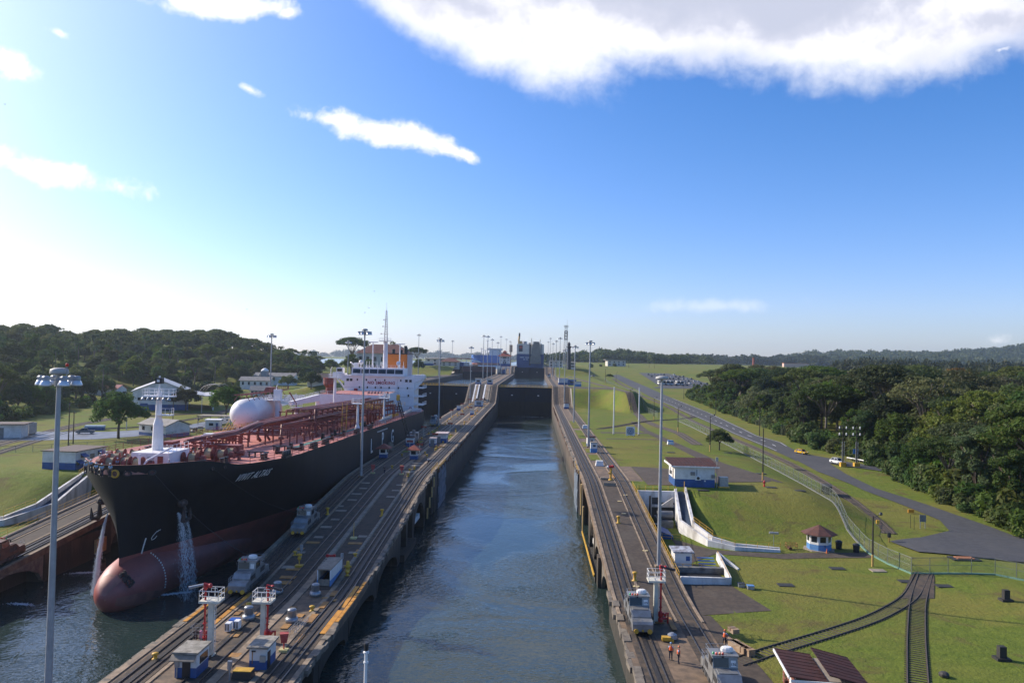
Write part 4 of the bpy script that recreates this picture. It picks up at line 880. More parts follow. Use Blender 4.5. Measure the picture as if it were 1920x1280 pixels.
# lower white house
zA = 22.6; b = B().box(-66.4, 258, 15, -45.2, 287.5, zA); lh = P_(b, 'deck_house', shipwhite, ship)
B().box(-66.2, 258.2, zA+.005, -45.4, 287, zA+.05).build('house_deck', deckpink, lh)
B().rail([(-45.4, 287, zA), (-45.4, 258.2, zA), (-66.2, 258.2, zA), (-66.2, 287, zA)], 1.05, 2.5, .05).build('handrail', shipwhite, lh)
P_(B().lathe((-64, 262, zA), [(1.3, 0), (1.3, 2.2), (2.0, 2.9), (2.2, 3.3), (2.2, 5.2), (2.3, 5.4)], 14), 'vent_cowl', deckred, ship)
for x, y in ((-60.3, 252), (-57.6, 252)): P_(B().lathe((x, y, dk(y)), [(.7, 0), (.7, 2.6), (1.0, 3.0), (1.0, 3.9), (.6, 4.2)], 10), 'vent_cowl', deckred, ship)
# superstructure
YF = 288.0; b = B().box(-65.4, YF, 13, -39.1, 299, 27.6); ac = P_(b, 'superstructure', shipwhite, ship)
seam = M('panel_seam', (.48, .46, .45), None, 1, .7)
for z in (17.4, 20.6, 23.9): B().box(-65.3, YF-.05, z-.07, -39.2, YF-.003, z+.07).build('deck_line', seam, ac)
for x in (-58.5, -52, -45.5): B().box(x-.05, YF-.04, 13.5, x+.05, YF-.004, 27).build('seam_line', seam, ac)
b = B()
for s, xe, xi in ((-1, -68.7, -65.4), (1, -35.5, -39.1)):
    b.ext([(xi, 25.9), (xe, 27.7), (xe, 29.0), (xi, 29.0)], 'y', YF+.02, YF+4)
    b.ext([(xi, 22.9), (xi, 23.8), (xe, 28.0), (xe, 27.2)], 'y', YF+.3, YF+.9)
b.box(-66, YF+.05, 27.6, -38.6, YF+6, 28.35); wg = b.build('bridge_wing', shipwhite, ac)
B().box(-68.6, YF+.2, 29.0, -66.2, YF+3, 31.1).box(-68.3, YF+.1, 29.7, -66.5, YF+.2, 30.7, 1).build('wing_shelter', [shipwhite, glass], ac)
b = B().ext([(YF-.2, 28.4), (YF+.35, 31.3), (YF+9, 31.3), (YF+9, 28.4)], 'x', -62.8, -43.2); br = b.build('wheelhouse', shipwhite, ac)
nwin = 6
for i in range(nwin):
    x0 = -62.3+i*3.18; B().add([(x0, YF-.17, 29.2), (x0+2.85, YF-.17, 29.2), (x0+2.85, YF+.13, 30.75), (x0, YF+.13, 30.75)], [(0, 1, 2, 3)]).build('window', glass, br)
B().box(-63.2, YF-.9, 28.15, -42.8, YF+.1, 28.4).rail([(-63.1, YF-.8, 28.4), (-42.9, YF-.8, 28.4)], .6, 3.2, .05).build('bridge_gallery', shipwhite, br)
B().rail([(-62.8, YF+.4, 31.3), (-43.2, YF+.4, 31.3)], 1.0, 1.6, .06).build('handrail', shipwhite, br)
def win(px, py, w, h):
    p = D(px, py, YF-.06); B().box(p.x-w/2, YF-.1, p.z-h/2, p.x+w/2, YF-.02, p.z+h/2).build('window', glass, ac)
for px in (652, 658.4, 762, 769.6): win(px, 711.5+(px-652)*.022, .95, .95)
for px in (670, 687, 704, 721.5, 751.5): win(px, 711+(px-652)*.022, .5, .75)
for px in (673.7, 688.8, 703.8, 714.5, 729.7, 747, 764): win(px, 725+(px-652)*.022, .5, .75)
for px in (746.3, 765.6): win(px, 741.5, .55, .8)
wine = M('sign_red', (.36, .02, .035), None, 1, .6)
p0 = D(689, 719.5, YF-.1)
w_(text('lettering', 'NO SMOKING', 1.5, wine, ship, lambda a, u_, o: Vector((p0.x+a, YF-.08-o, p0.z+u_)), .04, 'LEFT', spacing=1.12), ship)
B().box(-52.2, YF-.8, 19.6, -49.8, YF-.02, 22.3).box(-50.9, YF-.9, 20.1, -50.2, YF-.8, 21.3, 1).build('fire_locker', [wine, white], ac)
B().box(-61.5, YF-1.0, zA+.1, -60.3, YF-.3, zA+.9).build('fire_box', wine, ac)
for z in (17.6, 20.7, 23.9): B().box(-39.1, YF+.6, z, -35.9, YF+11, z+.25).rail([(-36, YF+.7, z+.25), (-36, YF+10.9, z+.25)], 1.0, 1.6, .05).build('side_gallery', shipwhite, ac)
B().box(-40.5, YF-1.2, 14.8, -36.2, YF, 16.6).build('entrance', shipwhite, ac)
B().ball((-44, YF-.6, 17.0), .9, 8, 5).build('life_raft', shipwhite, ac)
text('lettering', 'D', 1.5, wine, ac, lambda a, u_, o: Vector((-40.2+a, YF-.09-o, 15.9+u_)), .06)
# lifeboat, funnel, masts
b = B().lathe((-38.0, 301, 27.8), [(.2, -1.3), (1.3, -.9), (1.55, 0), (1.4, .8), (.6, 1.3), (.1, 1.4)], 12, sx=1, sy=2.6); P_(b, 'lifeboat', M('lifeboat_cream', (.7, .58, .35)), ship, smooth=True)
b = B().box(-52.2, 300, 25, -44.0, 313, 36.6); fu = P_(b, 'funnel', orange, ship)
B().box(-43.98, 300.1, 26, -43.9, 312.8, 36.5).build('funnel_side', palepink, fu)
B().box(-52.4, 299.8, 36.6, -43.8, 313.2, 37.0).build('funnel_cap', black, fu)
for x, y, h in ((-50, 303, 38.6), (-47.5, 306, 38.4), (-45.4, 304, 40), (-46, 309, 39.5)): B().tube((x, y, 36.9), (x, y, h), .65, .65, 9).build('exhaust', black, fu)
B().box(-60, 299.5, 25, -40, 314, 28.4).build('engine_casing', shipwhite, ac)
b = B().tube((-50.8, 291, 31.3), (-50.8, 291, 41.5), .95, .8, 12); rm = P_(b, 'radar_mast', shipwhite, ship)
B().cb(-50.8, 291, 41.3, 4.6, 3, .25).rail([(-53, 289.6, 41.5), (-48.6, 289.6, 41.5)], 1, 1.1, .06).build('platform', shipwhite, rm)
b = B(); lat = [(-.55, -.5), (.55, -.5), (.55, .5), (-.55, .5)]
for x, y in lat: b.tube((-50.8+x, 291+y, 41.5), (-50.8+x*.35, 291+y*.35, 53), .09, .07, 4)
for k in range(12):
    z = 41.5+k*.96; f = 1-.65*k/12
    for i in range(4): a_, c_ = lat[i], lat[(i+1) % 4]; b.tube((-50.8+a_[0]*f, 291+a_[1]*f, z), (-50.8+c_[0]*f, 291+c_[1]*f, z+.9), .05, n=4)
b.tube((-50.8, 291, 52.8), (-50.8, 291, 56), .05, n=4)
for z, l in ((49.5, .9), (47, 1.2), (44.2, 1.8)): b.tube((-50.8-l, 291, z), (-50.8+l*.6, 291, z), .06, n=4).ball((-50.8-l, 291, z), .28, 6, 4)
b.build('lattice', M('mast_grey', (.42, .38, .40)), rm)
for (x, y, z0_, z1_) in ((-56, 293, 31, 41), (-46.2, 296, 31, 40.5)):
    o = P_(B().tube((x, y, z0_), (x, y, z1_), .3, .22, 8), 'signal_mast', shipwhite, ship); B().box(x-1.9, y-.2, z1_-.2, x+1.9, y+.2, z1_+.15).build('radar_scanner', shipwhite, o)
for x, z in ((-59.8, 32.6), (-45.6, 32.4)): P_(B().tube((x, 290, 31.2), (x, 290, z), .2, n=6).ball((x, 290, z+.7), .85, 10, 7), 'radome', shipwhite, ship)
for i in range(10):
    x = pr.uniform(-62, -44); P_(B().tube((x, 292, 31.3), (x, 292, 31.3+pr.uniform(1, 2.6)), .07, n=4).cb(x, 292, 31.3, .5, .5, .7), 'antenna', shipwhite, ship)
b = B().box(-63, 292, 31.3, -61.5, 294, 33.0).tube((-62.6, 292, 32), (-64, 291, 33.2), .3); P_(b, 'searchlight', shipwhite, ship)
# streams of water from the hawse pipes
spray = M('spray_white', (.80, .84, .86), (.70, .75, .78), 3, .35); spray.node_tree.nodes['Principled BSDF'].inputs['Alpha'].default_value = .42
def jet(name, label, p0, v0, n, spread, mist=.0, size=.055):
    b = B(); q = random.Random(5)
    for i in range(n):
        t = q.random()**.75*1.62; s_ = spread*(.2+t*1.5)
        p = Vector(p0)+Vector(v0)*t+Vector((q.gauss(0, s_), q.gauss(0, s_), -4.9*t*t+q.gauss(0, s_*.8)))
        if p.z < .03: continue
        if p.x > SX and p.x < SX+float(halfb(p.y, max(p.z, .2))): p.x = SX+float(halfb(p.y, max(p.z, .2)))+abs(q.gauss(0, .25))+.05
        r = size*q.uniform(.5, 1.4); L = r*(4+7*t)
        b.add([p+Vector((r, 0, 0)), p+Vector((-r*.6, r*.8, 0)), p+Vector((-r*.6, -r*.8, 0)), p+Vector((0, 0, L)), p-Vector((0, 0, L))], [(0, 1, 3), (1, 2, 3), (2, 0, 3), (1, 0, 4), (2, 1, 4), (0, 2, 4)])
    o = b.build(name, spray); tag(o, label, 'water jet', kind='stuff'); return o
pa = onhull(113.4, 11.6, .5, -1)
jet('water_jet', 'white stream of water falling from the hanging anchor on the left of the bow', pa, (-.6, -1.2, -2.0), 8000, .10, size=.019)
pb = onhull(113.2, 11.9, .6, 1)
jet('water_jet', 'thin spray of water running down the black hull below the right anchor', pb, (1.9, -1.6, .3), 3600, .22, size=.014)
jet('water_jet', 'second thread of spray beside the right anchor', pb+Vector((0, 1.6, 0)), (1.2, .6, -.4), 1600, .10, size=.014)
def foam(x, y, rx, ry, n, rz=0.0):
    b = B(); q = random.Random(int(x*7+y))
    for i in range(n):
        a, r = q.uniform(0, 6.28), abs(q.gauss(0, .5)); X_ = r*math.cos(a)*rx; Y_ = r*math.sin(a)*ry; c, s_ = math.cos(rz), math.sin(rz); s2 = q.uniform(.03, .10)
        p = (x+X_*c-Y_*s_, y+X_*s_+Y_*c); b.cb(p[0], p[1], .0, s2*2.2, s2, s2*.9, q.uniform(0, 3), taper=.4)
    return b.build('foam', spray, kind='stuff')
for px, py, rx, ry, n, rz in ((160, 1073, 2.4, .45, 700, .3), (40, 1132, 2.2, .5, 420, -.1), (330, 1112, 2.8, .5, 800, .55), (1000, 781, 14, .6, 160, 0), (858, 778, 6, .8, 120, 0)):
    p = G(px, py, 0); foam(p.x, p.y, rx, ry, n, rz)

# towing cables from the locomotives to the bow
cable_m = M('cable_steel', (.05, .05, .052), None, 2, .5, metal=.5)
for (xa, ya, za), (yb, zb, s_), lab in (((-32.4, 107, 7.0), (107.4, 18.7, 1), 'towing cable from the nearer centre wall locomotive to the bow'), ((-32.4, 130.5, 8.6), (114.8, 18.3, 1), 'towing cable from the farther centre wall locomotive to the bow'), ((-70.75, 109.5, 7.2), (108.0, 18.75, -1), 'towing cable from the rusty locomotive on the left wall to the bow')):
    a_, c_ = Vector((xa, ya, za)), onhull(yb, zb, .2, s_)
    tag(B().path([a_.lerp(c_, i/10)+Vector((0, 0, -1.2*math.sin(math.pi*i/10))) for i in range(11)], .032, 5).build('towing_cable', cable_m), lab, 'cable')
# ---------------------------------------------------------------- towing locomotives
dkgrey = M('machinery_grey', (.06, .06, .06), (.035, .035, .035), 2, .6, dirt=(.09, .06, .04), dscale=1, damt=.4)
lampr = M('red_lens', (.7, .03, .02), None, 1, .3); lampg = M('green_lens', (.02, .4, .12), None, 1, .3); lampo = M('orange_lens', (.75, .2, .02), None, 1, .3)
def make_loco(body_mat, label, number=None):
    t = thing('tow_locomotive', label, 'locomotive', group='towing locomotives on the lock walls')
    b = B().box(-1.2, -5.0, .35, 1.2, 5.0, .95)
    for y in (-3.7, -2.2, 2.2, 3.7):
        for s in (-1, 1): b.tube((s*.68, y, .36), (s*.86, y, .36), .38, n=12)
    for y in (-4.2, -2.9, -1.2, 1.2, 2.9, 4.2):
        for s in (-1, 1): b.box(s*1.2-.08, y-.45, .3, s*1.2+.08, y+.45, .85)
    b.build('chassis', dkgrey, t)
    for s in (-1, 1):
        B().ext([(s*5.3, .55), (s*5.3, 1.45), (s*4.95, 1.75), (s*3.6, 1.8), (s*3.6, .55)], 'x', -1.28, 1.28).build('nose', body_mat, t)
        h = B().ext([(s*3.58, .95), (s*3.58, 1.95), (s*2.9, 2.6), (s*.9, 2.65), (s*.9, .95)], 'x', -1.25, 1.25); ho = h.build('hood', body_mat, t)
        for k in range(5): B().box(-1.30, s*(1.25+k*.42)-.13, 1.5, -1.252, s*(1.25+k*.42)+.13, 2.2).box(1.252, s*(1.25+k*.42)-.13, 1.5, 1.30, s*(1.25+k*.42)+.13, 2.2).build('louvre', dkgrey, ho)
        B().box(-1.0, s*2.0-.8, 2.62, 1.0, s*2.0+.8, 2.70).build('hatch', body_mat, ho)
        for x in (-.85, .85): B().tube((x, s*5.28, .62), (x, s*5.55, .62), .30, n=12).build('buffer', yellow, t)
        B().tube((0, s*5.28, .7), (0, s*5.42, .7), .14, n=8).build('coupler', yellow, t)
        r = B().rail([(-1.22, s*3.65, 1.8), (-1.22, s*5.2, 1.7), (-.5, s*5.25, 1.7)], .75, .8, .025)
        if s > 0: r.rail([(-1.15, 1.3, 2.65), (-1.15, 3.3, 2.6), (1.15, 3.3, 2.6), (1.15, 1.3, 2.65)], 1.15, 1.0, .03, 3)
        r.build('handrail', galv, t)
    c = B().ext([(-1.0, .95), (-1.25, 2.7), (-.95, 3.85), (1.0, 3.85), (1.15, 2.7), (1.0, .95)], 'x', -1.3, 1.3).box(-1.42, -1.15, 3.85, 1.42, 1.2, 3.98); cab = c.build('cab', body_mat, t)
    B().add([(-1.2, -1.27, 2.75), (.35, -1.27, 2.75), (.35, -1.04, 3.72), (-1.2, -1.04, 3.72)], [(0, 1, 2, 3)]).build('windscreen', glass, cab)
    B().box(-1.32, -.9, 2.7, -1.302, .8, 3.6).build('window', glass, cab); B().box(1.302, -.9, 2.7, 1.32, .8, 3.6).build('window', glass, cab)
    B().box(-1.1, 1.02, 2.8, 1.1, 1.10, 3.6).build('window', glass, cab)
    B().add([(.55, -1.275, 2.85), (1.1, -1.275, 2.85), (1.1, -1.12, 3.5), (.55, -1.12, 3.5)], [(0, 1, 2, 3)]).build('number_plate', white, cab)
    if number: text('number', number, .36, black, cab, lambda a, u_, o: Vector((.825+a, -1.27+.23*(u_+.12)/1.0-.012-o*.2, 2.98+u_)), .01)
    B().lathe((.45, .25, 3.98), [(.55, 0), (.62, .12), (.6, .4), (.45, .52), (.1, .55)], 10, sx=1.1, sy=.85).build('air_conditioner', white, cab)
    for x, m_ in ((-.85, lampr), (-.5, lampo), (-.2, lampr)): B().lathe((x, -.75, 3.98), [(.12, 0), (.12, .15), (.06, .24)], 8).build('beacon', m_, cab)
    B().lathe((-1.15, -.6, 3.98), [(.12, 0), (.12, .15), (.06, .24)], 8).build('beacon', lampg, cab)
    B().box(-1.5, -1.3, 3.3, -1.32, -1.2, 3.7).box(-.35, -1.22, 3.75, -.15, -1.1, 3.95).build('mirror', black, cab)
    B().tube((-.3, .6, 3.98), (-.3, .6, 5.2), .02, n=4).build('aerial', black, cab)
    return t
def seat(o, x, y, rz=0.0, dz=.16):
    s_ = math.atan((float(zw(y+3))-float(zw(y-3)))/6); o.location = (x, y, float(zw(y))+dz)
    o.rotation_euler = (s_ if abs(rz) < 1 else -s_, 0, rz); o.scale = (.92, .84, .88); return o
lo = make_loco(silver, 'grey towing locomotive numbered 175 on the right wall near the open lane', '175'); seat(lo, 18.9, 94.8)
lo2 = make_loco(silver, 'grey towing locomotive numbered 176 cut by the bottom edge, beside two workers', '176'); seat(lo2, 24.7, 76.6)
lo3 = make_loco(silver, 'grey towing locomotive under the red bulb of the tanker with orange beacons'); seat(lo3, -32.4, 104.8)
seat(dup(lo3, (0, 0, 0), 0, 'grey towing locomotive climbing the ramp close to the black hull', 'towing locomotives on the lock walls'), -32.4, 130.5)
seat(dup(lo3, (0, 0, 0), 0, 'small distant locomotive on the centre wall behind the tanker stern', 'towing locomotives on the lock walls'), -32.4, 297)
browns = M('locomotive_rust', (.16, .085, .055), (.10, .055, .04), 1.2, .6, metal=.2, dirt=(.06, .04, .03), dscale=.8, damt=.6)
lo4 = make_loco(browns, 'rusty brown towing locomotive on the far left wall at the picture edge'); seat(lo4, -70.75, 109.5, math.pi)
seat(dup(lo, (0, 0, 0), 0, 'small distant locomotive on the right wall below the car carrier', 'towing locomotives on the lock walls'), 18.9, 700)
# ---------------------------------------------------------------- booths
mossy = M('mossy_roof', (.34, .31, .26), (.20, .18, .14), 1.6, .9, bump=.02, dirt=(.07, .065, .05), dscale=.9, damt=.8)
pinkroof = M('pink_grey_roof', (.50, .40, .38), (.42, .33, .31), 1, .7)
def booth(name, label, p, w, l, h, rz=0.0, roof=mossy, over=.25, blue=bluep, split=.42, door=None, wins=(), cat='booth', group=None, rt=.22):
    """a small white cabin with a blue base: w across, l deep, standing at p; wins: (side, offset, z, width, height)"""
    t = thing(name, label, cat, p, rz, group)
    B().box(-w/2, -l/2, h*split, w/2, l/2, h).build('wall', whitewall, t)
    B().box(-w/2-.004, -l/2-.004, 0, w/2+.004, l/2+.004, h*split).build('base_band', blue, t)
    B().box(-w/2-over, -l/2-over, h+.002, w/2+over, l/2+over, h+rt).build('roof', roof, t)
    def face(side, o, z, ww, hh, mt, nm, d=.03):
        b = B()
        if side in 'fb': s_ = -1 if side == 'f' else 1; y = s_*(l/2+.006); b.box(o-ww/2, min(y, y+s_*d), z, o+ww/2, max(y, y+s_*d), z+hh)
        else: s_ = -1 if side == 'l' else 1; x = s_*(w/2+.006); b.box(min(x, x+s_*d), o-ww/2, z, max(x, x+s_*d), o+ww/2, z+hh)
        b.build(nm, mt, t)
    if door: face(door[0], door[1], .02, door[2], door[3], door[4] if len(door) > 4 else black, 'door', .05)
    for s_ in wins: face(*s_[:5], glass if len(s_) < 6 else s_[5], 'window' if len(s_) < 7 else s_[6])
    return t
def P2(px, py): p = GW(px, py); return (p.x, p.y, p.z+.02)
# nearest booth with a lean-to awning and a wide open window
p = GW(350, 1268)
t = booth('booth', 'white and blue booth with mossy roof and awning, bottom left of the centre wall', (p.x, p.y+1.1, p.z+.02), 2.5, 3.4, 2.7, 0, wins=(('r', .3, 1.25, 2.2, 1.0),), door=('f', .1, .95, 1.9))
B().ext([(-2.55, 2.1), (-1.72, 2.62), (-1.72, 2.7), (-2.55, 2.2)], 'x', -1.6, 1.3).build('awning', slabcon, t)
B().box(1.23, -1.0, 1.2, 1.30, -.92, 2.3).box(1.23, 1.5, 1.2, 1.30, 1.58, 2.3).box(1.23, -1.0, 2.25, 1.32, 1.58, 2.33).build('window_frame', white, t)
B().box(-1.25, -1.76, 1.1, -1.15, -1.71, 2.3).build('lamp', rusto, t); t.scale = (.84, .84, .86)
p = GW(487, 1256)
t = booth('booth', 'white and blue booth with debris on its flat roof below the second red monitor', (p.x-.2, p.y+1.35, p.z+.02), 2.2, 3.6, 2.6, 0, over=.3, split=.44, door=('r', -.9, 1.0, 2.0))
B().box(.35, -2.15, 1.1, 1.05, -1.81, 1.8).build('meter_box', M('beige_box', (.38, .34, .28), (.3, .27, .22)), t)
B().box(-.75, -1.87, .8, -.65, -1.81, 2.3).build('pipe', rusto, t); B().box(-.8, -1.95, 2.2, -.3, -1.81, 2.35).build('lamp', black, t); t.scale = (.78, .8, .84)
# open ended white shelter
p = GW(601, 1100); t = thing('shelter', 'long white and blue shelter with an open end beside the middle tracks', 'shelter', (p.x+.35, p.y+3.4, p.z+.02))
B().box(-.95, -3.2, 2.2, .95, 3.2, 2.35).build('roof', slabcon, t)
B().box(.82, -3.18, .85, .94, 3.18, 2.195).box(-.94, -3.18, .85, -.82, 3.18, 2.195).box(-.82, 3.0, .85, .82, 3.18, 2.195).build('wall', whitewall, t)
B().box(.82, -3.19, 0, .95, 3.19, .845).box(-.95, -3.19, 0, -.82, 3.19, .845).build('base_band', skyblue, t)
B().box(-.81, -3.0, 0, .81, -2.9, .9).build('half_door', slabcon, t); B().box(-.81, -2.0, .0, .81, 2.9, .05).build('floor', black, t)
# hip roofed kiosks
def kiosk(label, p, w, h, rh, rz=0, roof=tile, blue=bluep, oct=False, grp=None, ov=1.5):
    t = thing('kiosk', label, 'kiosk', p, rz, grp); n = 8 if oct else 4; k = 1 if oct else math.sqrt(2)
    def ringp(r, z): return [(r*k/2*math.cos(6.28319*(i+.5)/n), r*k/2*math.sin(6.28319*(i+.5)/n), z) for i in range(n)]
    b = B(); b.grid([ringp(w, h*.38), ringp(w, h)], closed=True); b.build('wall', whitewall, t)
    b = B(); b.grid([ringp(w+.02, 0), ringp(w+.02, h*.38)], closed=True); b.build('base_band', blue, t)
    b = B(); b.grid([ringp(w*ov, h-.15), ringp(w*ov+.04, h-.05), ringp(w*.05, h+rh)], closed=True); b.grid([ringp(w*ov, h-.15), ringp(w*.5, h-.12)], closed=True); b.build('roof', roof, t)
    for i in range(n):
        a, c_ = ringp(w+.06, 0)[i], ringp(w+.06, 0)[(i+1) % n]; A_, C_ = Vector(a), Vector(c_); f = .18
        if not oct and i == 0: continue
        B().add([A_.lerp(C_, f)+Vector((0, 0, h*.52)), A_.lerp(C_, 1-f)+Vector((0, 0, h*.52)), A_.lerp(C_, 1-f)+Vector((0, 0, h*.86)), A_.lerp(C_, f)+Vector((0, 0, h*.86))], [(0, 1, 2, 3)]).build('window', glass, t)
    return t
kiosk('red hip roofed kiosk nearer the tanker, where the ramp meets the level wall', P2(719, 858), 1.9, 2.6, 1.1, ov=2.0)
kiosk('red hip roofed kiosk nearer the open lane, beside a worker in white', P2(776, 861), 1.9, 2.6, 1.1, ov=2.0)
L1_ = lambda x, y: (x, y, float(zw(y))+.02)
booth('booth', 'white and blue cabin with pinkish roof, larger of three past the red kiosks', P2(829, 829), 3.0, 5.0, 2.8, roof=pinkroof, over=.5, split=.5, door=('f', -.7, 1.0, 2.0, grey))
booth('booth', 'narrow cabin with a grey door in front of the pinkish roofed cabin', P2(812, 837), 1.9, 2.2, 2.4, roof=pinkroof, over=.1, door=('f', -.1, 1.2, 2.1, grey))
booth('booth', 'white and blue cabin with small window at the foot of the yellow crane', P2(769, 837), 2.2, 2.2, 2.6, roof=dkred, over=.08, split=.45, wins=(('f', 0, 1.6, .7, .4), ('r', 0, 1.6, .5, .4)))
booth('booth', 'cabin with a dark red roof beside the mast on the right wall', P2(1107, 836), 2.2, 3.4, 2.8, roof=dkred, over=.35, split=.25, wins=(('f', .3, 1.2, .5, .8),))
booth('booth', 'white over blue hut with a small black opening, nearest on the right wall', P2(1113, 848), 1.9, 2.0, 2.8, roof=slabcon, over=.05, blue=skyblue, wins=(('f', .1, 1.75, .75, .5, black),))
booth('booth', 'tiny white hut with maroon roof far along the right wall', P2(1062, 766), 2.6, 3, 3.0, roof=dkred, over=.3, split=.3)
booth('booth', 'white portal hut on the centre wall at the foot of the slope', P2(898, 762), 4.6, 3, 3.4, roof=dkred, over=.3, split=.2, wins=(('f', 0, .9, 2.6, 1.8, grey),))
for (px, py, lab) in ((885, 778, 'little white and blue hut below the centre slope on its right'), (860, 769, 'little white and blue hut below the centre slope on its left')):
    booth('booth', lab, P2(px, py), 1.8, 1.8, 2.2, over=.1)
booth('booth', 'white cabin with black window on the second level, above the left white stair', (-29.6, 487, LV2+.02), 3.6, 4, 3.6, over=.3, split=.3, wins=(('f', 0, 1.5, 2.2, 1.2),))
booth('booth', 'white cabin with black window on the second level, above the right white stair', (-22.4, 489, LV2+.02), 3.4, 4, 3.4, over=.3, split=.3, wins=(('f', 0, 1.5, 2.2, 1.2),))
booth('booth', 'white and blue pump house on the second level beside the grass terrace', (25.0, 520, LV2+.02), 6.5, 8, 4.2, roof=slabcon, over=.2, split=.3, blue=bluep, cat='pump house')
booth('booth', 'blue shed joined to the pump house on the second level', (30.5, 515, LV2+.02), 5.5, 7, 3.4, roof=bluep, over=.1, split=.97, wins=(('f', 0, 1.4, 2.5, 1),), cat='shed')
booth('booth', 'small blue and white hut at the top of the grassy bank', (33, 487, LV2+.02), 4.0, 3, 3.0, roof=grey, over=.3, split=.5, blue=skyblue)
# control tower with a red tiled roof
t = thing('control_tower', 'white control tower with red tiled pyramid roof on the centre wall', 'control tower', (-29.2, 893, LV3))
B().box(-6.2, -6, 0, 6.2, 6, 3.0).build('base_band', bluep, t); B().box(-6, -5.8, 3.002, 6, 5.8, 11.2).build('wall', whitewall, t)
B().box(-6.8, -6.6, 8.0, 6.8, 6.6, 8.5).box(-6.3, -6.1, 11.2, 6.3, 6.1, 11.6).build('gallery', white, t)
for x, w in ((-4.2, 1.4), (0, 4.4), (4.2, 1.4)): B().box(x-w/2, -6.0, 9.2, x+w/2, -5.82, 10.8).build('window', glass, t)
for x, w in ((-4.2, 1.2), (0, 2.6), (4.2, 1.2)): B().box(x-w/2, -6.0, 6.9, x+w/2, -5.82, 7.6).build('window', glass, t)
b = B().tube((0, -5.7, 4.4), (0, -5.95, 4.4), 1.9, n=18); b.build('emblem', M('emblem_dark', (.05, .05, .055)), t); B().tube((0, -5.9, 4.4), (0, -6.05, 4.4), 1.1, 1.1, n=14).build('emblem_shield', M('emblem_grey', (.4, .4, .42)), t)
b = B().add([(-8.2, -8, 11.6), (8.2, -8, 11.6), (8.2, 8, 11.6), (-8.2, 8, 11.6), (-2.4, -2.2, 15.4), (2.4, -2.2, 15.4), (2.4, 2.2, 15.4), (-2.4, 2.2, 15.4)], [(0, 1, 5, 4), (1, 2, 6, 5), (2, 3, 7, 6), (3, 0, 4, 7), (0, 3, 2, 1)]); b.build('roof', tile, t)
b = B().box(-2, -1.9, 15.4, 2, 1.9, 16.3).add([(-3.2, -3, 16.3), (3.2, -3, 16.3), (3.2, 3, 16.3), (-3.2, 3, 16.3), (0, 0, 18.4)], [(0, 1, 4), (1, 2, 4), (2, 3, 4), (3, 0, 4), (0, 3, 2, 1)]); b.build('lantern_roof', tile, t)
t = thing('gantry', 'white steel portal frames on the slope below the control tower', 'portal frame', (-27, 838, LV2))
b = B()
for x in (-7, -3.5, 1, 5.5): b.box(x-.35, -.3, 0, x+.35, .3, 6.5)
b.box(-7.6, -.5, 6.5, 6.2, .5, 7.4); b.build('frame', white, t)
B().box(-8, 3.4, 1, -5, 4.2, 8.5).build('frame', white, t); B().box(-2.4, 2, 0, .4, 3, 5).build('cabinet', bluep, t); B().box(7.4, 2, .5, 8.8, 8, 8.5).build('screen_wall', slabcon, t)
# ---------------------------------------------------------------- fire monitor towers
towerw = M('tower_cream', (.62, .60, .50), (.52, .50, .41), 1, .6, dirt=(.3, .27, .2), dscale=.8, damt=.4)
def monitor(label, p, h, sx=1, aim=0.0):
    t = thing('fire_monitor_tower', label, 'fire monitor', p, aim, 'fire monitor towers')
    B().box(-.26, -.26, 0, .26, .26, h).cb(0, 0, 0, .9, .9, .12).build('column', towerw, t)
    b = B().box(-1.05, -.85, h, 1.05, .85, h+.22); pl = b.build('platform', towerw, t)
    pts = [(-1.0, -.8, h+.2), (1.0, -.8, h+.2), (1.0, .8, h+.2), (-1.0, .8, h+.2), (-1.0, -.8, h+.2)]
    r = B().rail(pts, 1.1, 1.0, .035); r.path([(.3, -.82, h+1.2), (.3, -.9, h+1.65), (.9, -.9, h+1.65), (1.0, -.82, h+1.2)], .03, 5); r.build('handrail', white, pl)
    l = B()
    for k in (-.18, .18): l.tube((.42, k, 0), (.42, k, h+.3), .025, n=4)
    for i in range(int(h/.35)): l.tube((.42, -.18, .3+i*.35), (.42, .18, .3+i*.35), .018, n=4)
    l.build('ladder', white, t)
    x = -.55*sx
    b = B().tube((x, -.3, .4), (x, -.3, h+1.3), .11, n=8).lathe((x, -.3, 0), [(.26, 0), (.3, .5), (.2, .7), (.32, .9), (.3, 1.3), (.12, 1.5)], 10)
    for z in (1.9, h*.6, h-.3): b.lathe((x, -.3, z), [(.19, 0), (.19, .1)], 10)
    b.tube((x, -.3, .6), (x-.9*sx, -.3, .6), .12).tube((x, -.3, 1.2), (x-.9*sx, -.3, 1.2), .1).tube((x-.9*sx, -.3, 0), (x-.9*sx, -.3, 1.3), .1).tube((x-.5*sx, -.3, 1.1), (x-.5*sx, -.65, 1.1), .2, n=8)
    b.build('riser_pipe', red, t)
    b = B().ball((x, -.3, h+1.55), .26, 8, 6).tube((x-.2, -.3, h+1.9), (x+.55, -.3, h+1.7), .17, n=8).tube((x, -.3, h+1.3), (x, -.3, h+1.9), .13).ball((x+.5, -.35, h+1.75), .24, 8, 6)
    mo = b.build('monitor_head', red, t); B().tube((x-.15, -.32, h+1.85), (x-1.6*sx, -.7, h+1.55), .12, .17, 8).build('nozzle', galv if sx > 0 else black, mo)
    return t
p = GW(401, 1228); monitor('red water monitor on a cream tower beside the bottom left booth', (p.x-.4, p.y, p.z), 5.6)
p = GW(489, 1205); monitor('red water monitor on a cream tower behind the booth with debris on its roof', (p.x, p.y+.6, p.z), 4.3, -1)
p = GW(1229, 1166); monitor('red water monitor on a tower behind locomotive 175 on the right wall', (p.x, p.y, p.z), 5.0, -1)
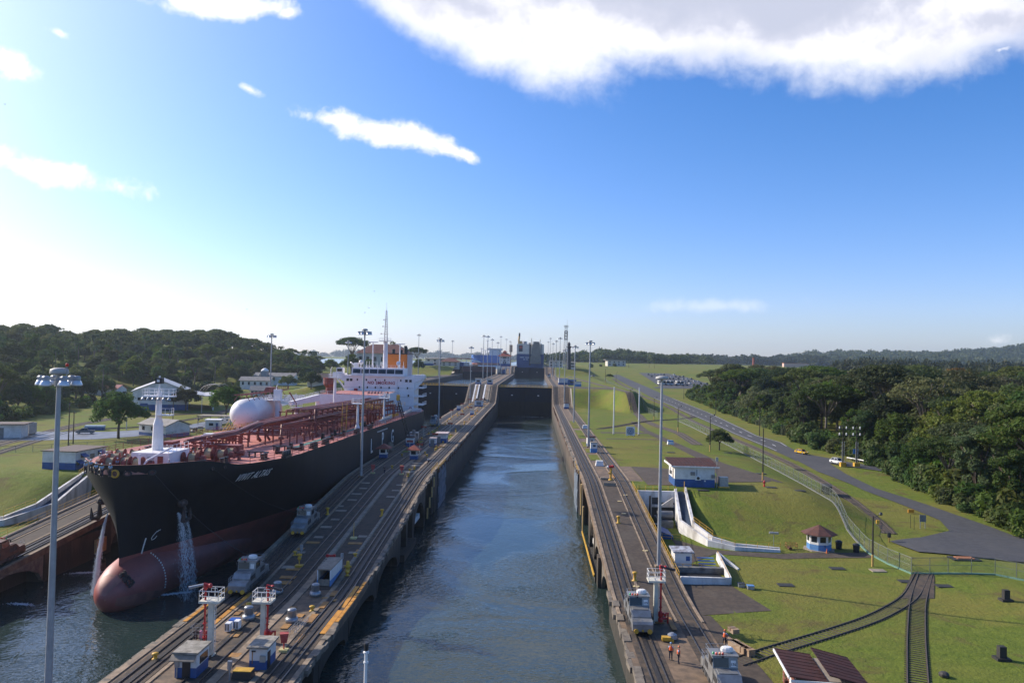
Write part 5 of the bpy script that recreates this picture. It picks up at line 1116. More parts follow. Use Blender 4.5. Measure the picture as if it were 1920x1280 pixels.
# ---------------------------------------------------------------- small equipment standing on the walls
def small(name, lab, cat, px, py, fn, grp=None, f=None):
    p = GW(px, py) if f is None else GT(px, py, f); t = thing(name, lab, cat, (p.x, p.y, p.z+.03), 0, grp); fn(t); return t
def f_vent(t):
    B().lathe((0, 0, 0), [(.72, 0), (.78, .3), (.7, .5), (.55, .62)], 14).build('collar', galv, t, smooth=True); B().lathe((0, 0, .6), [(.52, 0), (.52, .75), (.56, .8), (.45, .95), (.1, 1.0)], 14).build('drum', galv, t, smooth=True)
for px, py, lab in ((466, 1161, 'silver drum vent with a yellow bollard behind it'), (547, 1166, 'silver drum vent beside the second red monitor tower'), (520, 1112, 'silver drum vent under the long black nozzle'), (591, 1116, 'silver drum vent in front of the long white shelter')):
    small('vent_drum', lab, 'ventilator', px, py, f_vent, 'drum vents on the centre wall')
def f_bollard(t): B().lathe((0, 0, 0), [(.34, 0), (.34, .06), (.18, .12), (.18, .42), (.34, .48), (.34, .62), (.15, .7)], 12).build('bollard_post', yellow, t, smooth=True)
def f_post(t): B().lathe((0, 0, 0), [(.42, 0), (.42, .08), (.22, .14), (.2, .95), (.34, 1.05), (.34, 1.25), (.2, 1.3)], 12).build('bollard_post', yellow, t, smooth=True)
for px, py, lab in ((585, 1146, 'squat yellow bollard between orange plates near the open lane'), (651, 1079, 'squat yellow bollard beyond the long shelter'), (666, 1045, 'squat yellow bollard beside the light kerb blocks'), (553, 1041, 'squat yellow bollard by the yellow valve stand'), (466, 1140, 'yellow bollard behind the left silver vent'), (291, 1236, 'worn yellow bollard on the left edge, bottom of the centre wall')):
    small('bollard', lab, 'bollard', px, py, f_bollard, 'yellow bollards')
for px, py, lab in ((614, 965, 'tall yellow bollard on the left half of the ramp'), (716, 968, 'tall yellow bollard on the right half of the ramp'), (1159.5, 981, 'tall yellow bollard on the right wall ramp'), (1190, 1089, 'short yellow bollard near locomotive 175')):
    small('bollard', lab, 'bollard', px, py, f_post, 'tall yellow bollards')
def f_fender_bollard(t): B().lathe((0, 0, 0), [(.5, 0), (.5, .5), (.4, .6)], 8).build('bollard_post', yellow, t)
k = 0
for px, py in ((735, 878), (752, 877), (765, 893), (797, 851), (816, 845), (777, 880), (768, 884)):
    k += 1; small('bollard', 'small yellow bollard among the red roofed kiosks', 'bollard', px, py, f_bollard, 'bollards round the kiosks')
def wz(y): return 'by the crane truck' if y < 245 else 'by the tanker stern' if y < 310 else 'halfway to the slope' if y < 380 else 'near the slope foot'
for y in np.arange(205, 440, 11): 
    for x in (-29.2, -22.0):
        zn = ('tanker' if x < -25 else 'open lane')+' side of the centre wall, '+wz(y); t = thing('bollard', 'small yellow bollard on the '+zn, 'bollard', L1_(x+rnd.uniform(-1, 1), y+rnd.uniform(-3, 3)), 0, 'bollards on the '+zn); f_bollard(t)
def f_sign(t): B().cb(0, 0, 0, 1.0, 1.0, .25).build('foot', M('pale_base', (.5, .45, .2)), t); B().tube((0, 0, .2), (0, 0, 2.6), .05, n=6).build('pole', yellow, t)
small('marker_post', 'thin marker post on a pale yellow foot, middle of the ramp', 'marker post', 663, 1010, f_sign)
def f_arrow(t): B().tube((0, 0, 0), (0, 0, 2.8), .07, n=6).cb(0, 0, 0, .7, .7, .12).build('pole', towerw, t); B().box(-.9, -.06, 2.5, .9, .06, 3.1).build('signal_board', rustboard, t)
rustboard = M('signal_red', (.33, .055, .02), (.25, .04, .02), 1, .6)
y0 = 205
for i, (x, y) in enumerate([(-28.4, 214), (-24.6, 207), (-30.4, 232), (-24.2, 236), (-31, 259), (-23.9, 275), (-31, 300), (-24, 322), (-31, 345), (-24.4, 368), (-31, 395), (-24.4, 420), (-31, 440), (-24.4, 447)]):
    t = thing('signal_post', 'dull red signal board on the '+('tanker' if x < -26 else 'open lane')+' side, '+wz(y), 'signal post', L1_(x, y), 0, 'red signal boards, '+('tanker' if x < -26 else 'lane')+wz(y)); f_arrow(t)
def f_firebox(t):
    B().cb(0, 0, 0, .9, .7, .3).build('foot', M('pale_base', (.5, .45, .2)), t); B().tube((0, 0, .3), (0, 0, 1.0), .07, n=6).build('pole', red, t); B().cb(0, 0, 1.0, .6, .5, 1.0, .3, taper=1.5).build('box', M('faded_red', (.42, .07, .06), (.32, .05, .045)), t)
small('fire_box', 'faded red hose box on a yellow foot, right of the debris covered roof', 'fire box', 532, 1222, f_firebox)
small('fire_box', 'red hose box on a yellow post left of the red kiosks', 'fire box', 699, 888, f_firebox); small('fire_box', 'red hose box on a yellow post right of the red kiosks', 'fire box', 753, 890, f_firebox)
small('fire_hydrant', 'red valve wheel stand behind the long white shelter', 'hydrant', 620, 1052, lambda t: B().tube((0, 0, 0), (0, 0, .9), .15, n=8).tube((-.5, 0, .8), (.5, 0, .8), .14, n=8).tube((-.5, -.15, .8), (-.5, .15, .8), .25, n=10).tube((.5, -.15, .8), (.5, .15, .8), .25, n=10).build('valve', red, t))
small('valve_stand', 'yellow valve stand with a round foot, left half of the ramp', 'valve stand', 561, 1062, lambda t: B().cb(0, 0, 0, 1.1, .9, .25).tube((0, 0, .2), (0, 0, 1.9), .09).tube((-.35, 0, 1.7), (.35, 0, 1.7), .18, n=8).ball((0, 0, 1.2), .3, 8, 5).build('valve', yellow, t))
small('valve_stand', 'yellow valve stand right of the long white shelter', 'valve stand', 652, 1070, lambda t: B().lathe((0, 0, 0), [(.35, 0), (.3, .4), (.45, .6), (.3, .8), (.2, 1.4)], 10).tube((-.5, 0, .6), (.5, 0, .6), .15).build('valve', yellow, t))
def f_arm(t): B().tube((0, 0, 0), (0, 0, 1.3), .08, n=6).box(-.2, -.12, 1.1, .2, .12, 1.9).build('case', galv, t)
for px, py, lab in ((641, 1062, 'slim grey control box on a stalk right of the shelter'), (565, 1045, 'slim grey control box beside the yellow valve stand'), (430, 1276, 'grey rounded control box at the bottom edge'), (331, 1272, 'white tilted control arm in front of the bottom left booth')):
    small('control_box', lab, 'control box', px, py, f_arm)
small('step_block', 'black block with a yellow top at the foot of the debris roofed booth', 'step block', 456, 1271, lambda t: (B().cb(0, 0, 0, 2.0, 1.1, .75, taper=.86).build('block', black, t), B().box(-.9, -.5, .752, .9, .5, .82).build('top', yellow, t)))
def f_ac(t):
    B().cb(-.2, .8, 0, 1.1, .9, .95).build('tank', M('bright_blue', (.015, .10, .42), (.012, .08, .33), 1, .5), t)
    for x, y in ((.35, .2), (-.35, -.6)): b = B().box(x-.3, y-.4, .1, x+.3, y+.4, 1.0); o = b.build('condenser', white, t); B().box(x-.28, y-.42, .2, x-.1, y-.405, .9).box(x+.02, y-.42, .2, x+.2, y-.405, .9).build('grille', grey, o)
small('air_conditioner', 'blue tank with two white condensers on the centre wall', 'air conditioner', 438, 1180, f_ac)
def f_cage(t):
    B().rail([(-1, -.6, 0), (1, -.6, 0), (1, .6, 0), (-1, .6, 0), (-1, -.6, 0)], 1.4, .7, .025, 2).build('cage', galv, t)
    for x, m_ in ((-.6, dkred), (0, M('pink_can', (.6, .2, .28))), (.55, red)): B().lathe((x, 0, 0), [(.2, 0), (.2, .8), (.1, .9)], 8).build('extinguisher', m_, t)
small('extinguisher_cage', 'open wire cage holding red and pink extinguishers', 'cage', 377, 1197, f_cage)
small('ladder_rack', 'aluminium steps lying beside the right silver vent', 'steps', 556, 1182, lambda t: B().rail([(-.5, -1.6, 0), (.2, 1.4, .5)], .6, .5, .03).rail([(.2, -1.6, 0), (.9, 1.4, .5)], .6, .5, .03).build('step_frame', galv, t))
def f_hyd(t): B().lathe((0, 0, 0), [(.25, 0), (.25, .12), (.16, .2), (.16, .9), (.22, 1.0), (.15, 1.2), (.05, 1.35)], 10).tube((-.32, 0, .8), (.32, 0, .8), .1).build('barrel', red, t)
small('fire_monitor', 'yellow hydrant column with a red and white head on the right wall', 'fire monitor', 1145, 900, lambda t: (B().lathe((0, 0, 0), [(.6, 0), (.5, .2), (.25, .3), (.22, 2.6), (.3, 2.7)], 10).tube((-.5, 0, 1.5), (0, 0, 1.5), .16).build('column', yellow, t), B().tube((-.5, 0, 2.9), (.6, 0, 3.0), .28, n=8).ball((.4, 0, 3.0), .35, 8, 5).build('head', red, t), B().ball((-.65, 0, 2.9), .3, 8, 5).build('cap', white, t)))
small('barrow', 'yellow pump trolley and silver drum lid right of locomotive 175', 'trolley', 1254, 1202, lambda t: (B().cb(-.3, 0, .1, 1.0, .7, .4).cb(.3, -.3, 0, .4, .3, .3).build('trolley', yellow, t), B().lathe((.45, .5, .2), [(.6, 0), (.55, .4), (.2, .6)], 12).build('lid', galv, t)))
for px, py, lab in ((1124, 873, 'white equipment box on the right wall opposite the hut'), (1097, 803, 'white golf cart like vehicle on the grass beside the right wall'), (1257, 833, 'small blue topped white hatch beside the lawn')):
    small('equipment_box', lab, 'equipment box', px, py, lambda t: (B().cb(0, 0, 0, 2.0, 1.6, .9, taper=.85).build('case', white, t), B().cb(0, 0, .9, 1.7, 1.3, .35).build('lid', skyblue if px > 1200 else white, t)), f=lambda x, y: np.maximum(zr(x, y), np.where(np.asarray(x) < 30.3, zw(y), -9)))
# crane lorry beside the tanker
t = thing('crane_truck', 'crane truck with a black lattice jib and yellow tip beside the hull', 'crane', (-30.6, 232, LV1+.02), 0)
B().box(-1.3, -5, .7, 1.3, 5, 1.2).build('chassis', dkgrey, t); c = B().box(-1.3, 2.6, 1.2, 1.3, 5, 3.2).build('cab', galv, t); B().box(-1.2, 2.5, 2.2, 1.2, 2.6, 3.0).build('window', glass, c)
for s in (-1, 1):
    for y in (-3.8, -2.5, 3.4): B().tube((s*1.0, y, .55), (s*1.35, y, .55), .55, n=12).build('wheel', black, t)
B().box(-1.2, -3.5, 1.2, 1.2, .5, 3.0).tube((.6, -1, 3.0), (.6, -1, 4.4), .5).build('engine_house', grey, t)
b = B(); a0, a1 = Vector((-.6, -3, 2.2)), Vector((-3.4, -6.5, 14.0))
for ox, oy in ((-.45, -.35), (.45, -.35), (.45, .35), (-.45, .35)): b.tube(a0+Vector((ox, oy, 0)), a1+Vector((ox*.6, oy*.6, 0)), .12, n=4)
for i in range(12):
    f = i/12; g_ = (i+1)/12; p, q = a0.lerp(a1, f), a0.lerp(a1, g_); s_ = 1 if i % 2 else -1
    b.tube(p+Vector((.45*s_, -.35, 0)), q+Vector((-.4*s_, -.3, 0)), .07, n=4).tube(p+Vector((.45*s_, .35, 0)), q+Vector((-.4*s_, .3, 0)), .07, n=4)
jb = b.build('jib', black, t); B().cb(a1.x, a1.y, a1.z-.6, .9, .9, 1.6).build('jib_head', yellow, jb)
B().tube((2.6, -12, 0), (2.6, -12, .01), .1).build('pad', grey, t)
t = thing('tank_plate', 'rounded pale steel plate standing upright beside the hull', 'plate', L1_(-33.9, 215)); B().ext([(-.8, 0), (.8, 0), (.8, 1.8), (.5, 2.4), (0, 2.6), (-.5, 2.4), (-.8, 1.8)], 'y', -.12, .12).build('plate', slabcon, t)
# own ship's jackstaff with a black top, moved out into the lower approach
t = thing('jackstaff', 'white jackstaff with black top rising at the bottom centre in front of the water', 'pole', (-7.2, 62, -3.0))
B().tube((0, 0, 0), (0, 0, 15.2), .16, .13, 10).build('pole', white, t); B().lathe((0, 0, 14.2), [(.2, 0), (.2, .12)], 10).lathe((0, 0, 15.0), [(.24, 0), (.24, .1), (.12, .15)], 10).build('bracket', white, t); B().lathe((0, 0, 15.2), [(.17, 0), (.19, .5), (.15, .62)], 10).build('lamp', black, t)  # the black piece on top is the head of the staff
# ---------------------------------------------------------------- floodlight masts
mastm = M('mast_grey_steel', (.36, .37, .38), (.29, .30, .31), 1.2, .5, metal=.3)
lampm = M('lamp_glass', (.75, .77, .78), (.62, .64, .66), 2, .15, metal=.3)
pole_me = B().tube((0, 0, 0), (0, 0, 1), .30, .16, 12).mesh('pole', mastm, True)
foot_me = B().cb(0, 0, 0, 1.1, 1.1, .25).mesh('foot', kerbcon)
hb = B().lathe((0, 0, 0), [(.3, -.5), (.3, .1)], 10)
for i in range(6):
    a = 6.28319*i/6+.3; c, s_ = math.cos(a), math.sin(a); hb.tube((c*.25, s_*.25, 0), (c*1.25, s_*1.25, 0), .05, n=5); a2 = a+6.28319/6; hb.tube((c*.75, s_*.75, 0), (math.cos(a2)*.75, math.sin(a2)*.75, 0), .035, n=4)
head_me = hb.mesh('head_frame', mastm)
cap_me = B().lathe((0, 0, 0), [(.62, .42), (.66, .5), (.62, .78), (.35, .88), (.05, .9)], 14).tube((0, 0, 0), (0, 0, .45), .22).mesh('head_cap', M('cap_cream', (.42, .41, .37), (.32, .31, .28), 2, .6), True)
capw_me = B().lathe((0, 0, 0), [(.85, .1), (.95, .2), (.92, .45), (.4, .6), (.05, .62)], 14).tube((0, 0, -.3), (0, 0, .15), .25).mesh('head_cap', MATS['cap_cream'], True)
hous_me = B().lathe((0, 0, 0), [(.3, -.02), (.3, .2), (.2, .3)], 8, sx=1.1, sy=.8).mesh('lamp_housing', mastm)
bell_me = B().lathe((0, 0, -.02), [(.42, -.42), (.4, -.3), (.3, -.06), (.18, 0)], 12).mesh('lamp_bell', lampm, True)
beac_me = B().tube((0, 0, 0), (0, 0, 1.0), .03, n=5).mesh('beacon_rod', mastm); bl_me = B().lathe((0, 0, 1.0), [(.1, 0), (.12, .2), (.04, .26)], 8).mesh('beacon', lampr)
MG = 'floodlight masts along the lock walls'
def mast(label, x, y, z0, zt, k=1.0, lamps=6, beacon=False, full=True):
    t = thing('floodlight_mast', label, 'floodlight mast', (x, y, z0), 0, MG); h = zt-z0-.9*k
    part('pole', pole_me, t, scale=(k, k, h)); 
    if full: part('foot', foot_me, t)
    if lamps == 0:
        part('head_cap', capw_me, t, (0, 0, h), scale=(k, k, k)); return t
    part('head_frame', head_me, t, (0, 0, h), scale=(k, k, k)); part('head_cap', cap_me, t, (0, 0, h), scale=(k, k, k))
    for i in range(lamps):
        a = 6.28319*i/lamps+.3; q = (math.cos(a)*1.2*k, math.sin(a)*1.2*k, h); l = part('lamp_housing', hous_me, t, q, scale=(k, k, k))
        c = bpy.data.objects.new('lamp_bell', bell_me); COL.objects.link(c); c.parent = l
    if beacon:
        r = part('beacon_rod', beac_me, t, (.7*k, -.2, h), scale=(k, k, k)); c = bpy.data.objects.new('beacon', bl_me); COL.objects.link(c); c.parent = r
    return t
def mt(label, pxt, pyt, pxb, pyb, zb, **kw):
    """mast given by its top and by the point of its foot in the picture"""
    p = G(pxb, pyb, zb); q = D(pxt, pyt, p.y); mast(label, p.x, p.y, zb, q.z, **kw)
def my(label, px, pyt, y, x, zb, **kw): mast(label, x, y, zb, D(px, pyt, y).z, **kw)
mast('tall grey floodlight mast in front of the tanker bow, biggest lamps and red beacon', -30.15, 57.5, 4.0, D(108, 689, 57.5).z, beacon=True)
mt('tall dark floodlight mast standing in front of the tanker, left of the red kiosks', 685, 616, 677, 893, 9.45)
mt('grey floodlight mast on the right wall beside the hut with a maroon roof', 1108, 638, 1103, 838, 9.5)
mt('bare grey mast with a plain drum cap rising beside locomotive 175', 1244, 701, 1235, 1062, float(zw(118)), lamps=0)
mt('grey floodlight mast on the centre wall just past the tanker stern', 825, 634, 822, 800, 9.5)
for lab, px, py, y, x, z in (
    ('floodlight mast in front of the wooded hill, above the white crane post', 508, 625, 250, -80.3, 9.5), ('floodlight mast between the wooded hill and the bridge of the tanker', 652, 638, 354, -80.3, 9.5),
    ('slim floodlight mast just right of the orange funnel', 785, 626, 569, -80.3, LV2), ('slim floodlight mast behind the one at the tanker stern', 824, 633, 690, -80.3, LV2), ('slim floodlight mast over the long low building with an orange roof', 848, 638, 802, -80.3, LV3),
    ('floodlight mast left of the blue ship at the top of the left lane', 870, 628, 566, -66.0+37, LV2), ('short looking floodlight mast in front of the blue ship, at the foot of the slope', 883, 649, 441, -30.8, 9.5), ('floodlight mast directly in front of the blue bow', 906, 628, 550, -31, LV2),
    ('floodlight mast at the right edge of the blue ship', 922, 635, 659, -31, LV2), ('short floodlight mast left of the control tower', 933, 641, 760, -31, LV2), ('floodlight mast above the control tower roof', 943, 630, 880, -33.5, LV3), ('floodlight mast just right of the control tower roof', 950.5, 635, 980, -31, LV3),
    ('floodlight mast between the control tower and the car carrier', 955.5, 639, 1000, -27, LV3),
    ('slim floodlight mast just right of the car carrier', 1026, 640, 1010, 22.6, LV3), ('floodlight mast second to the right of the car carrier', 1031.5, 633, 865, 22.6, LV3), ('floodlight mast third to the right of the car carrier', 1036, 643, 734, 22.6, LV2),
    ('floodlight mast fourth to the right of the car carrier', 1042, 638, 621, 22.6, LV2), ('floodlight mast left of the lattice tower', 1049, 632, 526, 22.6, LV2), ('floodlight mast in front of the lattice tower', 1059, 654, 432, 22.5, 9.5), ('floodlight mast just right of the dark lighthouse', 1077.5, 647, 327, 22.6, 9.5)):
    my(lab, px, py, y, x, z, full=False)
# ---------------------------------------------------------------- the pit with white walls and blue stairs, on both sides
stairblue = M('stair_blue', (.025, .05, .095), (.018, .036, .07), 1.2, .7)
wwall = M('white_rendered_wall', (.66, .64, .61), (.55, .53, .50), .5, .75, dirt=(.24, .21, .17), dscale=.5, damt=.75, bump=.01, stretch=(1, 1, .3))
def stair_wall(mir, lab):
    fx = (lambda x: -51.8-x) if mir else (lambda x: x)
    root = thing('stair', lab, 'stair', (fx(34), 150, 4))
    Lp = [(35.2, 160.6, 9.9), (33.6, 146.0, 6.4), (36.6, 136.0, 5.1), (40.5, 133.6, 4.7), (48.0, 133.2, 4.45)]
    Rp = [(37.5, 162.3, 10.0), (35.3, 142.8, 6.7), (37.6, 137.3, 5.4), (41, 135.2, 4.85), (48.3, 134.4, 4.5)]
    for pts, nm, th in ((Lp, 'outer_wall', .5), (Rp, 'inner_wall', .45)):
        rows = []
        for i, p in enumerate(pts):
            a, c = Vector(pts[max(i-1, 0)][:2]), Vector(pts[min(i+1, len(pts)-1)][:2]); d = (c-a).normalized(); n_ = Vector((d.y, -d.x))*th/2
            rows.append([(fx(p[0]-n_.x), p[1]-n_.y, 3.5), (fx(p[0]-n_.x), p[1]-n_.y, p[2]), (fx(p[0]+n_.x), p[1]+n_.y, p[2]), (fx(p[0]+n_.x), p[1]+n_.y, 3.5)])
        b = B(); b.grid(rows, closed=True); b.f += [[3, 2, 1, 0], [len(b.v)-4+i for i in range(4)]]; b.m += [0, 0]; P_(b, nm, wwall, root)
    b = B(); me = B().box(-.5, -.5, -.12, .5, .5, .05).mesh('step', stairblue)
    for i in range(len(Lp)-1):
        L = (Vector(Lp[i+1])-Vector(Lp[i])).length; k = max(3, int(L/.42))
        for j in range(k):
            t = (j+.5)/k; a = Vector(Lp[i]).lerp(Vector(Lp[i+1]), t); c = Vector(Rp[i]).lerp(Vector(Rp[i+1]), t); m_ = (a+c)/2; w = (c-a).length-.4; ang = math.atan2(c.y-a.y, fx(c.x)-fx(a.x))
            w_(copies('step', me, [(fx(m_.x), m_.y, min(a.z, c.z)-.75, ang, max(w, .5), .42, 1.6)], root)[0], root)
    P_(B().rail([(fx(x), y, z+.05) for x, y, z in Lp[2:]]+[(fx(48.2), 133.8, 4.5)], 1.0, 1.9, .035), 'handrail', yellow, root)
    P_(B().rail([(fx(x), y, z) for x, y, z in Rp[1:3]], 1.0, 1.9, .035), 'handrail', yellow, root)
    P_(B().rail([(fx(37.3), 162.2, 10), (fx(36.6), 158.5, 9.5)], 1.1, 1.5, .05), 'handrail', yellow, root)
    return root
stair_wall(False, 'curved white walled stair with blue steps below the maroon roofed house')
stair_wall(True, 'curved white walled stair with blue steps left of the tanker bow')
t = thing('machinery_pit', 'white walled machinery pit below the right wall with open bays', 'pit', (31, 158, 4))
P_(B().box(27.3, 159.2, 3.6, 30.2, 160.0, 9.45).box(31.9, 159.2, 7.2, 35.1, 160.0, 9.45).box(30.2, 159.2, 8.2, 31.9, 160.0, 9.45).box(27.3, 158.8, 6.3, 35.1, 159.18, 6.8), 'wall', wwall, t)
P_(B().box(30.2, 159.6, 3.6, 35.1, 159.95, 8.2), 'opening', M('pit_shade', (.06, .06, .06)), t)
P_(B().ext([(31.6, 6.8), (34.2, 8.6), (34.2, 6.8)], 'y', 157.2, 157.6), 'wing_wall', wwall, t)
P_(B().rail([(27.4, 159.8, 9.45), (35.1, 159.8, 9.45)], 1.1, 1.4, .04), 'handrail', yellow, t)
P_(B().tube((29.2, 155, 4), (29.2, 155, 9.2), .2), 'pipe', black, t)
P_(B().box(30.2, 150, 4, 33.0, 156, 5.3).tube((30.2, 152, 6.1), (33.2, 152, 6.1), .8, n=12), 'pump', grey, t)
P_(B().ext([(28.4, 3.9), (31.4, 3.9), (31.4, 4.4), (28.4, 5.6)], 'y', 141, 147), 'pump_base', bluep, t)
P_(B().tube((28.5, 142, 5.2), (28.5, 142, 6.4), .6, n=12), 'valve', black, t); P_(B().rail([(27.6, 140.5, 4.05), (32.5, 139.5, 4.05)], 1.0, 1.6, .04), 'handrail', yellow, t)
# the lower basin
t = thing('basin', 'low white walled basin with an open dark pit beside the right wall', 'pit', (31, 118, 4))
P_(B().box(27.4, 112.6, 3.9, 34.4, 113.0, 5.0), 'front_wall', wwall, t)
P_(B().add([(34.4, 113, 3.9), (34.75, 113, 3.9), (36.2, 127, 3.9), (35.8, 127, 3.9), (34.4, 113, 5.0), (34.75, 113, 5.0), (36.2, 127, 5.2), (35.8, 127, 5.2)], [(0, 3, 2, 1), (4, 5, 6, 7), (0, 1, 5, 4), (1, 2, 6, 5), (2, 3, 7, 6), (3, 0, 4, 7)]), 'side_wall', wwall, t)
P_(B().add([(35.9, 127, 3.9), (37.7, 121, 3.9), (38.0, 121.2, 3.9), (36.2, 127.4, 3.9), (35.9, 127, 5.2), (37.7, 121, 4.2), (38.0, 121.2, 4.2), (36.2, 127.4, 5.2)], [(0, 1, 2, 3), (4, 7, 6, 5), (0, 4, 5, 1), (1, 5, 6, 2), (2, 6, 7, 3), (3, 7, 4, 0)]), 'slope_wall', wwall, t)
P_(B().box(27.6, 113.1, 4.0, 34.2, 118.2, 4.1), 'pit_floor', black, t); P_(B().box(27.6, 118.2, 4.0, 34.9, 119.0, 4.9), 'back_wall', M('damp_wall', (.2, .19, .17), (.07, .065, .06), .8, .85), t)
me = B().box(-.5, -.22, -.05, .5, .22, .05).mesh('step', skyblue)
for i in range(4): w_(copies('step', me, [(33.2, 121.2+i*.7, 4.3+i*.28, 0, 2.6, 1, 1)], t)[0], t)
P_(B().rail([(27.6, 119.4, 4.1), (31.8, 119.4, 4.1)], 1.0, 1.4, .04).rail([(34.5, 113.2, 5), (35.9, 126.5, 5.2)], .25, 4, .04, 1), 'handrail', yellow, t)
t = booth('shed', 'white shed with a mottled pale roof in the pit beside the yellow rails', (29.3, 122.4, 4.05), 2.6, 3.4, 2.4, roof=M('mottled_roof', (.45, .47, .52), (.12, .10, .10), 1.3, .6), over=.3, split=.02, wins=(('f', .7, 1.2, .6, .7, bluep),), cat='shed')
# maroon roofed house
p = GT(1332, 915, zr)
t = thing('house', 'white house with maroon sheet roof and blue base at the top of the grass bank', 'house', (40.1, 169.0, LV1))
B().box(-4.2, -3.6, 1.62, 4.2, 3.6, 4.3).build('wall', whitewall, t); B().box(-4.21, -3.61, -.3, 4.21, 3.61, 1.62).build('base_band', bluep, t)
rf = B().add([(-5.0, -4.2, 4.32), (5.0, -4.2, 4.32), (5.0, 4.8, 5.1), (-5.0, 4.8, 5.1), (-5.0, -4.2, 4.42), (5.0, -4.2, 4.42), (5.0, 4.8, 5.2), (-5.0, 4.8, 5.2)], [(0, 3, 2, 1), (4, 5, 6, 7), (0, 1, 5, 4), (1, 2, 6, 5), (2, 3, 7, 6), (3, 0, 4, 7)]).build('roof', dkred, t)
me = B().box(-.04, -4.55, 0, .04, 4.55, .06).mesh('roof_rib', dkred)
for i in range(14): part('roof_rib', me, rf, (-4.7+i*.72, .3, 4.81), (math.atan(.78/9), 0, 0))
B().box(-5.02, -4.3, 4.2, 5.02, -4.21, 4.45).box(-5.1, -4.2, 4.2, -5.01, 4.8, 4.6).build('fascia', white, t)
B().box(-.9, -3.9, 2.5, .0, -3.62, 3.2).build('air_conditioner', grey, t); B().box(.1, -4.0, 1.5, 1.2, -3.63, 2.4).tube((.65, -4.02, 1.95), (.65, -4.05, 1.95), .32, n=12, mi=1).build('fan_unit', [white, black], t)
B().tube((.4, -3.75, 2.4), (.4, -3.75, 3.7), .05, n=5).build('pipe', black, t); B().box(3.5, -3.9, 2.0, 4.3, -3.62, 2.7).build('meter_box', grey, t); B().box(2.0, -3.64, 1.2, 2.3, -3.62, 1.5).build('notice', white, t)
B().box(-4.3, -2.2, 1.6, -4.21, -1.2, 3.6).build('door', slabcon, t); B().box(-4.6, .0, 2.2, -4.21, .7, 2.9).build('air_conditioner', grey, t); B().box(-4.24, 1.4, 2.0, -4.205, 2.0, 3.4).build('window', glass, t)
B().tube((4.6, -3.7, -.3), (4.6, -3.7, 6.2), .06, n=6).cb(4.6, -3.7, 5.6, .5, .3, .8).build('camera_pole', galv, t)
t = thing('electric_cabinet', 'grey steel cabinet on a yellow plinth right of the maroon roofed house', 'cabinet', (46.2, 166.2, float(zr(46.2, 166.2)))); B().box(-1.1, -.9, -.4, 1.3, .9, .25).build('plinth', yellow, t); B().box(-.8, -.7, .25, 1.0, .7, 2.2).build('case', galv, t)
# guard hut
kh = kiosk('octagonal white and blue guard hut with dark tiled roof beside the fence', (55.6, 136.2, 4.0), 4.0, 2.9, 1.3, roof=M('old_tile', (.12, .045, .03), (.075, .03, .022), 2, .85, dirt=(.04, .025, .02), dscale=.7, damt=.6), blue=skyblue, oct=True)
B().lathe((0, 0, 0), [(2.7, 0), (2.7, .12)], 8).build('plinth', slabcon, kh); B().tube((.35, -1.92, .95), (.35, -2.0, .95), .17, n=10).build('emblem', bluep, kh)
t = thing('traffic_cone', 'orange traffic cone in front of the octagonal guard hut', 'traffic cone', (55.9, 133.4, 4.02)); B().lathe((0, 0, 0), [(.2, 0), (.2, .05), (.15, .06), (.04, .75)], 8).build('cone', M('cone_orange', (.75, .18, .03)), t)
for x, y, lab in ((59.3, 137, 'black waste bin right of the guard hut'), (61.4, 134.8, 'second black bin close to the fence by the guard hut')):
    t = thing('bin', lab, 'bin', (x, y, float(zr(x, y)))); B().lathe((0, 0, 0), [(.5, 0), (.6, 1.2), (.65, 1.25)], 8).build('body', black, t); B().lathe((0, 0, 1.25), [(.66, 0), (.3, .25)], 8).build('lid', black, t)
t = thing('cart', 'rusty yellow hand cart on the grass left of the guard hut', 'cart', (50.6, 135.4, float(zr(50.6, 135.4)))); B().rail([(-.9, -.4, .2), (.9, -.4, .2), (.9, .4, .2), (-.9, .4, .2), (-.9, -.4, .2)], .9, .9, .05).build('frame', rusto, t); B().tube((-.3, -.5, .25), (-.3, .5, .25), .28, n=10).build('axle', rust, t)
t = thing('floodlight', 'twin lamp on a thin post on the dark grass bank', 'lamp', (48.2, 137.4, float(zr(48.2, 137.4)))); B().tube((0, 0, 0), (0, 0, 2.3), .04, n=5).build('post', mastm, t); B().box(-.8, -.2, 2.2, -.05, .2, 2.5).build('lamp', galv, t); B().box(.05, -.2, 2.15, .8, .2, 2.45).build('lamp', galv, t)
# ---------------------------------------------------------------- fences
def mesh_fence_mat():
    m = bpy.data.materials.new('chain_link'); m.use_nodes = True; t = m.node_tree; k = NT(t); p = t.nodes['Principled BSDF']
    p.inputs['Base Color'].default_value = (.24, .27, .22, 1); p.inputs['Roughness'].default_value = .5; p.inputs['Metallic'].default_value = .3
    uv = k.n('ShaderNodeTexCoord').outputs['UV']; a = []
    for sgn in (1, -1):
        s_ = k.n('ShaderNodeSeparateXYZ'); t.links.new(uv, s_.inputs[0])
        d = k.math('FRACT', k.math('MULTIPLY', k.math('ADD', s_.outputs[0], k.math('MULTIPLY', s_.outputs[1], sgn)), 7.0)); a.append(k.math('LESS_THAN', d, .075))
    t.links.new(k.math('MAXIMUM', a[0], a[1]), p.inputs['Alpha']); return m
linkm = mesh_fence_mat()
greenk = M('fence_kerb_green', (.13, .24, .18), (.10, .19, .14), 1, .75); fpost = M('fence_post_steel', (.15, .165, .145), (.11, .12, .105), 2, .6)
